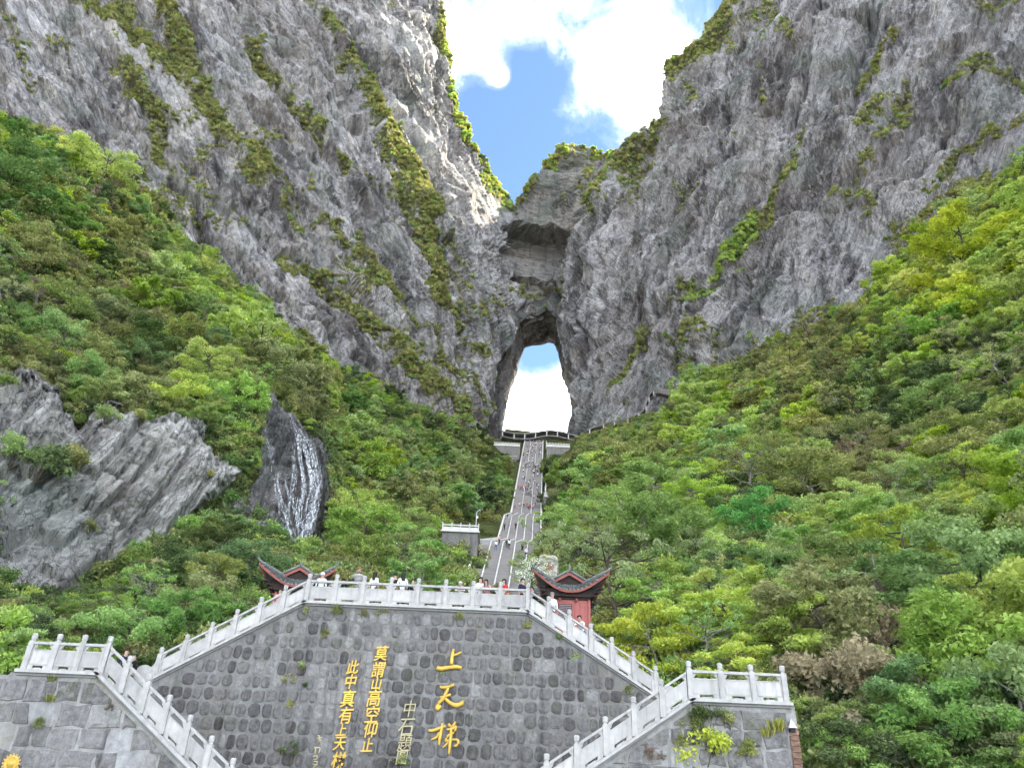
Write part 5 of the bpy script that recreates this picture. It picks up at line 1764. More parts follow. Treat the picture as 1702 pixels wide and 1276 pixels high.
# ------------------------------------------------------------------ gilded writing on the wall
def strokes(root, name, lines, mat, zx, zy, zs, Y, depth=.6):
    """brush strokes: polylines of (x, y, radius) in a zoomed frame of the photo; round-backed bars fixed on the wall"""
    m = MB()
    for ln in lines:
        pts, rad = [], []
        for (x, y, r) in ln:
            p = at(zx + x / zs, zy + y / zs, Y)
            pts.append(p); rad.append(r)
        # resample for a soft curve
        P = np.array(pts); t = np.linspace(0, 1, len(P)); tt = np.linspace(0, 1, max(6, len(P) * 4))
        if len(P) > 2:
            # Catmull-Rom through the points
            out, ro = [], []
            for k in range(len(P) - 1):
                p0, p1, p2, p3 = P[max(k - 1, 0)], P[k], P[k + 1], P[min(k + 2, len(P) - 1)]
                for s in np.linspace(0, 1, 5, endpoint=k == len(P) - 2):
                    out.append(.5 * ((2 * p1) + (-p0 + p2) * s + (2 * p0 - 5 * p1 + 4 * p2 - p3) * s ** 2 + (-p0 + 3 * p1 - 3 * p2 + p3) * s ** 3))
                    ro.append(rad[k] * (1 - s) + rad[k + 1] * s)
            P, rad = np.array(out), ro
        c0 = len(m.v)
        m.tube([tuple(p) for p in P], rad, 8)
        m.v[c0:] = [(x, Y + (y - Y) * depth, z) for x, y, z in m.v[c0:]]
    o = m.build(name, M[mat], root, smooth=True)
    return o


def inscription(name, label):
    e = empty(name, (0, 0, 0)); tag(e, label, 'inscription')
    return e


big = inscription('gold_inscription', 'three large gold brush characters 上天梯 down the right of the central wall')
_z = (500., 1040., 5.407)
YW = YC - .10
strokes(big, 'character', [[(1372, 205, .05), (1362, 260, .075), (1352, 345, .085)], [(1360, 262, .05), (1400, 255, .06), (1445, 232, .045)],
                           [(1222, 372, .085), (1260, 384, .10), (1330, 372, .085), (1400, 366, .085), (1445, 378, .075)]], 'gold', *_z, YW)
strokes(big, 'character', [[(1248, 545, .06), (1300, 552, .07), (1378, 526, .055)], [(1325, 548, .06), (1300, 610, .075), (1268, 665, .08), (1232, 700, .075), (1228, 745, .095), (1262, 715, .07)],
                           [(1250, 640, .05), (1300, 632, .06), (1348, 612, .05)], [(1292, 645, .06), (1340, 690, .08), (1400, 712, .10), (1452, 690, .095), (1462, 668, .04)]], 'gold', *_z, YW)
strokes(big, 'character', [[(1148, 936, .05), (1190, 938, .07), (1250, 915, .06), (1300, 898, .05)], [(1272, 872, .05), (1262, 940, .065), (1248, 1010, .07), (1240, 1070, .035)], [(1245, 955, .05), (1215, 1000, .05), (1165, 1022, .03)],
                           [(1325, 875, .05), (1345, 905, .06)], [(1392, 858, .045), (1372, 890, .06), (1345, 912, .04)], [(1312, 930, .045), (1360, 922, .055), (1392, 905, .055), (1378, 955, .05), (1320, 985, .05), (1305, 1030, .055), (1360, 1020, .05), (1410, 1025, .06), (1412, 1065, .07), (1375, 1078, .045)],
                           [(1352, 915, .05), (1346, 1000, .065), (1338, 1080, .065), (1330, 1155, .03)], [(1335, 1020, .045), (1305, 1065, .045), (1272, 1090, .025)]], 'gold', *_z, YW)


def glyph(root, ch, px, py, size, mat, Y=YW, shear=.12, bold=.012, rot=.06):
    cu = bpy.data.curves.new('character', 'FONT')
    cu.body = ch; cu.align_x = 'CENTER'; cu.align_y = 'CENTER'
    cu.size = 1.0; cu.extrude = .03; cu.offset = bold; cu.shear = 0.0; cu.resolution_u = 2
    tmp = bpy.data.objects.new('character', cu)
    COL.objects.link(tmp)
    bpy.context.view_layer.update()
    dg = bpy.context.evaluated_depsgraph_get()
    me = bpy.data.meshes.new_from_object(tmp.evaluated_get(dg))
    bpy.data.objects.remove(tmp)
    me.materials.clear(); me.materials.append(M[mat])
    v = np.zeros(len(me.vertices) * 3); me.vertices.foreach_get('co', v); v = v.reshape(-1, 3)
    if len(v):
        c = (v.max(0) + v.min(0)) / 2; s = (v.max(0) - v.min(0))[:2].max()
        v = (v - c) / s
        v[:, 0] += v[:, 1] * shear
        v[:, 1] += v[:, 0] * rot
        me.vertices.foreach_set('co', v.ravel())
    o = link('character', me, root)
    p = at(px, py, Y)
    o.location = tuple(p); o.rotation_euler = (math.pi / 2, 0, 0); o.scale = (size * .86, size, 1.0)
    return len(v)


col1 = inscription('gold_inscription', 'long gold column 莫謂山高空仰止 in the middle of the central wall')
n = 0
for ch, px, py, s in (('莫', 634, 1085, .62), ('謂', 629, 1112, .62), ('山', 626, 1135, .5), ('高', 622, 1159, .66), ('空', 619, 1186, .64), ('仰', 616, 1211, .62), ('止', 611, 1237, .52)):
    n += glyph(col1, ch, px, py, s, 'gold')
col2 = inscription('gold_inscription', 'left gold column 此中真有上天梯 on the central wall')
for ch, px, py, s in (('此', 587, 1108, .56), ('中', 583, 1132, .58), ('真', 579, 1160, .66), ('有', 575, 1188, .64), ('上', 568, 1212, .46), ('天', 565, 1235, .56), ('梯', 563, 1263, .62)):
    glyph(col2, ch, px, py, s, 'gold')
col3 = inscription('pale_inscription', 'pale slender signature column with square seal right of the gold columns')
for ch, px, py, s in (('中', 681, 1177, .60), ('石', 675, 1208, .70), ('題', 673, 1234, .62)):
    glyph(col3, ch, px, py, s, 'gold_pale', bold=-.004)
glyph(col3, '圖', 668, 1258, .50, 'gold_pale', bold=.006)
col4 = inscription('small_inscription', 'faint small gold signature at the lower left of the writing')
_q = [[(150, 980, .02), (170, 990, .03)], [(145, 1005, .025), (190, 1000, .02)], [(168, 990, .025), (160, 1050, .02)], [(180, 1010, .02), (175, 1050, .02)], [(120, 1090, .025), (170, 1095, .025), (160, 1140, .02)], [(135, 1090, .02), (125, 1150, .025)],
      [(110, 1170, .025), (145, 1165, .025), (140, 1195, .02), (115, 1195, .025)], [(115, 1215, .02), (150, 1220, .025), (130, 1250, .02), (110, 1270, .025)], [(105, 1240, .02), (150, 1245, .02)]]
strokes(col4, 'character', _q, 'gold_pale', *_z, YW)
print('GLYPH VERTS', n)

# gilded sun emblem on the left wall
em = empty('gold_emblem', tuple(at(19, 1268, YF - .02))); em.scale = (.66,) * 3; tag(em, 'round gilded sunburst emblem low on the left wall', 'emblem')
m = MB()
prof = [(.36, .0), (.36, .05), (.27, .07), (.25, .04), (.20, .05), (.16, .11), (.08, .14), (.01, .15)]
m.lathe(prof, 24)
o = m.build('disc', M['gold'], em, smooth=True); o.rotation_euler = (math.pi / 2, 0, 0)
m = MB()
for k in range(16):
    a = 2 * math.pi * k / 16
    c, s = math.cos(a), math.sin(a)
    m.prism([((.34 * c - .05 * s), -.04, (.34 * s + .05 * c)), ((.34 * c + .05 * s), -.04, (.34 * s - .05 * c)), (.45 * c + .03 * s, -.04, .45 * s - .03 * c), (.45 * c - .03 * s, -.04, .45 * s + .03 * c)], (0, .05, 0))
m.build('rays', M['gold'], em)
m = MB(); m.box((0, .03, -.02), (1.1, .03, 1.1)); m.build('backing', M['stone_dark'], em)

# orange-stained brick corner with a small white lamp
bp = empty('brick_pillar', (LRX1 - .17, YF - .03, 0)); tag(bp, 'orange-stained brick corner pillar at the right end of the wall', 'pillar')
m = MB(); m.box((0, .12, 2.55), (.30, .2, 5.1)); m.build('core', M['mortar_side'], bp)
rg = np.random.default_rng(2)
bm_ = MB(); bm_.box((0, 0, 0), (.30, .10, .16)); brick_me = bm_.mesh('brick', M['brick_orange'])
for k in range(26):
    b = link('brick', brick_me, bp, (rg.normal() * .008, -.015 + rg.normal() * .008, 5.0 - k * .18)); b.scale = (rg.uniform(.92, 1.04), 1, rg.uniform(.9, 1.0))
lp = empty('wall_lamp', tuple(at(1317, 1212, YF - .12))); tag(lp, 'small white pyramid lamp on a dark bracket at the wall corner', 'lamp')
m = MB(); m.add([(-.13, -.13, .05), (.13, -.13, .05), (.13, .13, .05), (-.13, .13, .05), (0, 0, .34)], [(0, 1, 4), (1, 2, 4), (2, 3, 4), (3, 0, 4), (3, 2, 1, 0)]); m.build('shade', M['white_paint'], lp)
m = MB(); m.box((0, .03, -.02), (.17, .2, .13)); m.build('bracket', M['black'], lp)


# ------------------------------------------------------------------ plants on the walls
def wall_plant(px, py, Y, size, kind, leaf, label, sd=41, name='wall_plant'):
    p = at(px, py, Y)
    e = empty(name, tuple(p + np.array([0, .12, -size * .25])), 0.7 * px)
    tag(e, label, 'plant')
    e.scale = (size * .55, size * .55, size * .62)
    tm, cm = tree_meshes(sd, kind, leaf)
    if tm is not None: link('stem', tm, e)
    link('foliage', cm, e)
    return e


wall_plant(1172, 1256, YF - .02, 1.15, 'bush', 'lf_lime', 'bright yellow-green bush growing on the right lower wall', 41)
wall_plant(1290, 1206, YF - .05, .62, 'grass', 'lf_gold', 'yellow fern tuft near the right wall corner', 51)
wall_plant(1275, 1216, YF - .05, .5, 'grass', 'lf_gold', 'smaller yellow fern tuft left of the brick corner', 52)
wall_plant(1180, 1195, YF - .05, .8, 'bush', 'lf_dark', 'dull green creeper under the right landing coping', 42)
wall_plant(1215, 1205, YF - .05, .62, 'bush', 'lf_olive', 'olive creeper beside the green one under the right landing', 41)
wall_plant(1150, 1212, YF - .05, .6, 'bush', 'lf_olive', 'straggling creeper on the wall below the right lower balustrade', 42)
wall_plant(1246, 1250, YF - .05, .6, 'bush', 'lf_olive', 'low olive bush on the right wall near the orange bricks', 41)
wall_plant(1085, 1262, YF - .05, .5, 'bush', 'lf_rust', 'reddish withered plant at the bottom of the right wall', 42)
wall_plant(1130, 1235, YF - .05, .45, 'bush', 'lf_grass', 'thin green tuft left of the yellow-green wall bush', 41)
wall_plant(86, 1128, YF - .05, .36, 'grass', 'lf_olive', 'small moss tuft below the left landing coping', 51)
wall_plant(84, 1160, YF - .05, .42, 'grass', 'lf_grass', 'grass tuft halfway up the left block wall', 52)
wall_plant(62, 1205, YF - .05, .38, 'bush', 'lf_olive', 'dark creeping plant above the gold emblem', 41)
wall_plant(180, 1180, YF - .05, .3, 'bush', 'lf_rust', 'brownish tuft on the left wall under the sloping coping', 42)
for k, (px, py, s, lf) in enumerate(((503, 1017, .4, 'lf_grass'), (557, 1019, .5, 'lf_grass'), (568, 1022, .36, 'lf_olive'), (602, 1024, .4, 'lf_grass'), (634, 1020, .36, 'lf_olive'), (763, 1030, .42, 'lf_grass'), (545, 1057, .45, 'lf_olive'))):
    wall_plant(px, py, YC - .05, s, 'bush', lf, ['moss tuft at the upper left corner of the central wall', 'large moss patch under the plaza coping near its left end', 'smaller moss patch right of the large one under the coping', 'moss cushion under the coping above the gold columns', 'tiny moss cushion above the first gold column', 'green tuft under the coping above the large gold characters', 'dark fern in a hollow between stones left of the writing'][k], 41 + k % 2)
for k, (px, py, s, lf) in enumerate(((498, 1112, .45, 'lf_pale'), (478, 1135, .5, 'lf_grass'), (476, 1172, .4, 'lf_gold'), (478, 1255, .7, 'lf_dark'), (728, 1118, .35, 'lf_mid'), (665, 1270, .5, 'lf_mid'), (878, 1040, .34, 'lf_grass'), (930, 1060, .36, 'lf_mid'), (957, 1094, .3, 'lf_bright'), (508, 1140, .3, 'lf_dark'), (1048, 1150, .4, 'lf_olive'))):
    wall_plant(px, py, YC - .05, s, 'bush', lf, ['pale weed on the left wall seam, topmost', 'green weed below the pale one on the left seam', 'yellowish weed on the left seam, mid height', 'dark bushy fern at the bottom of the left seam', 'green sprig under the uppermost large gold character', 'green plant below the square seal', 'weed at the top of the right wall seam', 'dark weed below the right sloping coping', 'bright sprig on the stones right of the right seam', 'dark weed between the left seam and the gold columns', 'olive weed where the right flights cross'][k], 41 + k % 2)

# shrubs rooted in the near rock face
def rock_shrub(px, py, size, kind, leaf, label, sd):
    d = OUT_DEPTH(np.array([float(px)]), np.array([float(py)]))[0]
    p = CL + rays(px, py) * (d - 1.2)
    e = empty('rock_shrub', tuple(p), .31 * px); tag(e, label, 'shrub')
    e.scale = (size, size, size)
    tm, cm = tree_meshes(sd, kind, leaf)
    if tm is not None: link('stem', tm, e)
    link('foliage', cm, e)


for px, py, sz, kd, lf, lb, sd in ((62, 792, 2.5, 'bush', 'lf_dark', 'large dark shrub bulging from the left of the grey rock face', 41), (110, 776, 1.7, 'bush', 'lf_olive', 'olive shrub right of the large dark one on the rock face', 42), (20, 770, 1.9, 'bush', 'lf_mid', 'green shrub at the left edge of the grey rock face', 42),
                                   (232, 705, 1.2, 'bush', 'lf_olive', 'olive shrub on the top edge of the rock face below the bright tree', 41), (175, 700, 1.3, 'bush', 'lf_mid', 'green shrub at the top notch of the grey rock face', 42), (345, 790, .8, 'grass', 'lf_grass', 'grass tuft in a joint near the right end of the rock face', 51),
                                   (270, 800, .6, 'grass', 'lf_olive', 'small grass tuft in the middle of the rock face', 52), (150, 880, .7, 'bush', 'lf_olive', 'small shrub low in the middle of the rock face', 41), (310, 885, 1.3, 'bush', 'lf_mid', 'green shrub at the lower right rim of the rock face', 42), (225, 935, 1.2, 'bush', 'lf_olive', 'olive shrub at the foot of the rock face', 41)):
    rock_shrub(px, py, sz, kd, lf, lb, sd)

# ------------------------------------------------------------------ the great stairway
# nodes: pixel row of the centre line, distance, left and right edge columns there
NODES = [(1004, 92.0, 765, 893), (908, 125.0, 796, 897), (903, 131.0, 829, 898), (862, 196.0, 839, 898), (857, 212.0, 851, 898), (847, 320.0, 852, 898), (733, 500.0, 873, 902)]


def stair_nodes():
    out = []
    for py, Y, xl, xr in NODES:
        c = at((xl + xr) / 2, py, Y)
        a = at(xl, py, Y); b = at(xr, py, Y)
        out.append((Y, c[2], a[0], b[0]))
    return out


SN = stair_nodes()


def stair_at(t):
    """t from 0 to 6 -> (Y, z, x left, x right)"""
    k = min(int(t), len(SN) - 2); f = t - k
    return tuple(SN[k][i] * (1 - f) + SN[k + 1][i] * f for i in range(4))


stairway = empty('great_stairway', ((SN[0][2] + SN[0][3]) / 2, SN[0][0], SN[0][1]))
tag(stairway, 'long steep stone stairway climbing from the plaza to the cave', 'stairway')
SO = Vector(stairway.location)


def sv(x, y, z): return (x - SO.x, y - SO.y, z - SO.z)


for k in range(len(SN) - 1):
    (y0, z0, a0, b0), (y1, z1, a1, b1) = SN[k], SN[k + 1]
    n = max(1, int((z1 - z0) / .19))
    m = MB()
    if z1 - z0 > 1.5:
        for i in range(n):
            f0, f1 = i / n, (i + 1) / n
            ya, yb = y0 + (y1 - y0) * f0, y0 + (y1 - y0) * f1
            za, zb = z0 + (z1 - z0) * f0, z0 + (z1 - z0) * f1
            xa, xb = a0 + (a1 - a0) * f0, b0 + (b1 - b0) * f0
            xc, xd = a0 + (a1 - a0) * f1, b0 + (b1 - b0) * f1
            m.add([sv(xa, ya, za), sv(xb, ya, za), sv(xb, ya, zb), sv(xa, ya, zb), sv(xd, yb, zb), sv(xc, yb, zb)], [(0, 1, 2, 3), (3, 2, 4, 5)])
    else:
        m.add([sv(a0, y0, z0), sv(b0, y0, z0), sv(b1, y1, z1), sv(a1, y1, z1)], [(0, 1, 2, 3)])
    m.build('steps' if z1 - z0 > 1.5 else 'landing', M['step_stone'], stairway)
    # parapets, side walls, inner handrails
    big_ = k >= 4
    pw, ph = (.55, 1.25) if big_ else (.30, 1.0)
    for s in (0, 1):
        xa, xb = (a0, a1) if s == 0 else (b0, b1)
        sg = -1 if s == 0 else 1
        m = MB()
        q = [sv(xa, y0, z0 - 7), sv(xb, y1, z1 - 7), sv(xb, y1, z1 + ph), sv(xa, y0, z0 + ph)]
        m.prism(q, (sg * pw, 0, 0))
        m.build('parapet', M['marble_far'], stairway)
    nr = 5 if k < 4 else 3
    for r in range(1, nr):
        f = r / nr
        xa, xb = a0 + (b0 - a0) * f, a1 + (b1 - a1) * f
        w = .08 if k < 4 else .11
        m = MB()
        L = math.hypot(y1 - y0, z1 - z0)
        m.prism([sv(xa - w, y0, z0 + .75), sv(xa + w, y0, z0 + .75), sv(xb + w, y1, z1 + .75), sv(xb - w, y1, z1 + .75)], (0, 0, .14))
        np_ = int(L / 5)
        m.build('handrail', M['marble_far'], stairway)
        for i in range(0, np_ + 1) if k < 2 else ():
            f2 = i / max(1, np_)
            pm = MB(); pm.box(sv(xa + (xb - xa) * f2, y0 + (y1 - y0) * f2, z0 + (z1 - z0) * f2 + .36), (.10, .10, .76)); pm.build('handrail_post', M['marble_far'], stairway)
# cross walls where the stairway changes width
for (k, side) in ((1, 'l'), (3, 'l')):
    (y0, z0, a0, b0), (y1, z1, a1, b1) = SN[k], SN[k + 1]
    m = MB(); m.box(sv((a0 + a1) / 2, y0 + .3, z0 - 2.5), (abs(a1 - a0), .5, 7.0)); m.build('cross_wall', M['concrete'], stairway)
# side channel right of the top flight
(y0, z0, a0, b0), (y1, z1, a1, b1) = SN[5], SN[6]
m = MB(); m.prism([sv(b0 + 2.0, y0, z0 - 4), sv(b1 + 2.4, y1, z1 - 4), sv(b1 + 2.4, y1, z1 + .9), sv(b0 + 2.0, y0, z0 + .9)], (.5, 0, 0)); m.build('outer_parapet', M['marble_far'], stairway)


def under_stairs():
    """ground that carries the stairway"""
    V, F = [], []
    ts = np.linspace(-.4, 6.35, 90)
    cols = np.linspace(-1, 1, 15)
    for t in ts:
        k = int(np.clip(math.floor(t), 0, 5)); f = t - k
        y, z, a, b = [SN[k][i] * (1 - f) + SN[k + 1][i] * f for i in range(4)]
        w = (b - a) / 2; c = (a + b) / 2
        for q in cols:
            x = c + q * (w + 4 + 14 * abs(q))
            V.append((x, y, z - 3.0 + abs(q) * 1.2))
    V = np.array(V)
    V[:, 2] += (fbm(V * .15, 3, 44) - .5) * 1.5
    n = len(cols); idx = np.arange(len(V)).reshape(len(ts), n)
    F = np.stack([idx[:-1, :-1], idx[:-1, 1:], idx[1:, 1:], idx[1:, :-1]], -1).reshape(-1, 4)
    tag(link('valley_floor', mesh_np('valley_floor', V, F, [M['soil']], True)), kind='structure')


under_stairs()


# ------------------------------------------------------------------ viewing terraces beside the stairway
def slope_y(px, py, front):
    """distance of the hillside at a pixel, a little in front of it"""
    d = (left_depth if px < 886 else right_depth)(np.array([float(px)]), np.array([float(py)]))[0]
    return float(d * rays(px, py)[1]) - front


def terrace(name, label, x0p, x1p, pyt, Y, wall_px, depth, bays, bal_h=1.05, lower=None):
    """stone platform: front wall with a small balustrade; x0p/x1p pixel columns, pyt row of the coping"""
    A, B = at(x0p, pyt, Y), at(x1p, pyt, Y)
    z = (A[2] + B[2]) / 2
    hw = at((x0p + x1p) / 2, pyt + wall_px, Y)[2]
    root = empty(name, ((A[0] + B[0]) / 2, Y, z)); tag(root, label, 'terrace')
    W = B[0] - A[0]; Hh = z - hw + 2.5
    m = MB(); m.box((0, depth / 2, -Hh / 2 - .06), (W, depth, Hh)); m.build('wall', M['stone_block'], root)
    m = MB(); m.box((0, depth / 2 - .15, .03), (W + .5, depth + .5, .18)); m.build('coping', M['marble_far'], root)
    bw = W / bays
    for k in range(bays + 1):
        m = MB(); m.box((-W / 2 + bw * k, -.1, .13 + bal_h * .6), (bw * .10, .25, bal_h * 1.2)); m.build('post', M['marble_far'], root)
    for k in range(bays):
        c = -W / 2 + bw * (k + .5)
        m = MB(); m.box((c, -.1, .13 + bal_h * .29), (bw * .86, .14, bal_h * .55)); m.build('panel', M['marble_far'], root)
        m = MB(); m.box((c, -.1, .13 + bal_h * .86), (bw * .88, .18, bal_h * .16)); m.build('handrail', M['marble_far'], root)
    return root, W


t1, W1 = terrace('viewing_terrace', 'stone viewing terrace with pale balustrade left of the stairway, lamp post on it', 735, 795, 884, 112.0, 62, 5.0, 4)
for k in range(5):
    m = MB(); m.box((-1.2 + k * .55, -.04, -2.4 - (k % 2) * .25), (.22, .16, .28)); m.build('drain_hole', M['black'], t1)
terrace('viewing_terrace', 'walled terrace with white balustrade left of the stairway top', 821, 864, 741, slope_y(842, 757, 6), 16, 12.0, 9, 2.2)
terrace('viewing_terrace', 'low small white-railed terrace below the left cave terrace', 833, 859, 758, slope_y(846, 762, 4), 2, 6.0, 7, 2.0)
terrace('viewing_terrace', 'walled terrace with white balustrade right of the stairway top', 909, 947, 743, slope_y(928, 757, 6), 14, 12.0, 8, 2.2)
terrace('viewing_terrace', 'narrow pale terrace right of the stairway halfway up', 904, 927, 826, slope_y(915, 838, 6), 10, 8.0, 5, 1.6)


def lamp_post(px, py, Y, h, label):
    e = empty('lamp_post', tuple(at(px, py, Y))); tag(e, label, 'lamp post')
    r = h * .016
    m = MB(); m.tube([(0, 0, 0), (0, 0, h * .9), (h * .03, 0, h * .97), (h * .12, 0, h), (h * .2, 0, h * .97)], r, 6); m.build('pole', M['white_paint'], e)
    m = MB(); m.lathe([(h * .03, -h * .02), (h * .055, 0), (h * .05, h * .05), (h * .01, h * .065)], 10, (h * .22, 0, h * .92)); m.build('lamp_head', M['black'], e, smooth=True)
    m = MB(); m.box((h * .04, 0, h * .66), (h * .07, h * .06, h * .10)); m.build('control_box', M['white_paint'], e)


lamp_post(790.5, 882, 112.2, 3.3, 'white lamp post with curved neck on the left viewing terrace')
lamp_post(905.5, 826, slope_y(915, 838, 5), 5.0, 'thin white lamp post beside the narrow right terrace')


# ------------------------------------------------------------------ roofed galleries below the cave and along the right cliff
def gallery(name, label, pts, wroof, hgt, ncol, mats=('concrete', 'marble_far')):
    """covered walkway through points (px, py, Y) of its roof line"""
    P = np.array([at(*p) for p in pts])
    # smooth
    t = np.linspace(0, len(P) - 1, len(P) * 6)
    i = np.clip(t.astype(int), 0, len(P) - 2); f = (t - i)[:, None]
    P0, P1, P2, P3 = P[np.clip(i - 1, 0, None)], P[i], P[i + 1], P[np.clip(i + 2, None, len(P) - 1)]
    C = .5 * (2 * P1 + (P2 - P0) * f + (2 * P0 - 5 * P1 + 4 * P2 - P3) * f ** 2 + (3 * P1 - P0 - 3 * P2 + P3) * f ** 3)
    root = empty(name, tuple(C[0] - np.array([0, 0, hgt]))); tag(root, label, 'gallery')
    o = C[0] - np.array([0, 0, hgt])
    Q = C - o
    m = MB()
    n = len(Q); vs = []
    for q in Q:
        vs += [(q[0], q[1] - wroof * .5, q[2] - .9), (q[0], q[1] - wroof * .5, q[2] - .35), (q[0], q[1], q[2] + .3), (q[0], q[1] + wroof * .5, q[2] - .35), (q[0], q[1] + wroof * .5, q[2] - .9)]
    fs = []
    for k in range(n - 1):
        for j in range(5):
            a, b = k * 5 + j, k * 5 + (j + 1) % 5
            fs.append((a, b, b + 5, a + 5))
    fs += [(0, 1, 2, 3, 4), tuple((n - 1) * 5 + j for j in (4, 3, 2, 1, 0))]
    m.add(vs, fs); m.build('roof', M[mats[0]], root)
    m = MB(); vs = []
    for q in Q:
        vs += [(q[0], q[1] - wroof * .4, q[2] - hgt - .5), (q[0], q[1] - wroof * .4, q[2] - hgt), (q[0], q[1] + wroof * .4, q[2] - hgt), (q[0], q[1] + wroof * .4, q[2] - hgt - .5)]
    fs = []
    for k in range(n - 1):
        for j in range(4):
            a, b = k * 4 + j, k * 4 + (j + 1) % 4
            fs.append((a, b, b + 4, a + 4))
    m.add(vs, fs); m.build('deck', M[mats[0]], root)
    m = MB()
    for k in range(n - 1):
        a, b = Q[k], Q[k + 1]
        w = wroof * .38
        m.prism([(a[0], a[1] + w, a[2] - hgt), (b[0], b[1] + w, b[2] - hgt), (b[0], b[1] + w, b[2] - .92), (a[0], a[1] + w, a[2] - .92)], (0, .2, 0))
    m.build('back_wall', M['dark_wood'], root)  # dark sheet added to stand in for shade under the gallery roof
    for k in range(ncol):
        q = Q[int(round((n - 1) * (k + .3) / ncol))]
        m = MB(); m.box((q[0], q[1] - wroof * .36, q[2] - .8 - hgt * .45), (.7, .7, hgt * .95)); m.build('column', M[mats[1]], root)
    return root


gallery('roofed_gallery', 'dark sweeping gallery roof across the foot of the cave mouth', [(832, 717, 505), (848, 721, 500), (868, 722.5, 498), (885, 721.5, 497), (903, 718, 497), (920, 717.5, 498), (938, 721, 500), (962, 727, 503)], 7.0, 4.2, 7)
cx0 = [(975, 716), (995, 708), (1015, 702), (1035, 698), (1056, 691), (1070, 680), (1076, 664), (1082, 653), (1095, 648), (1112, 651)]
gallery('roofed_gallery', 'grey covered walkway climbing along the foot of the right cliff', [(x, y, float(right_depth(np.array([x * 1.]), np.array([y + 6.]))[0] * rays(x, y)[1]) - 5) for x, y in cx0], 5.0, 3.6, 9)


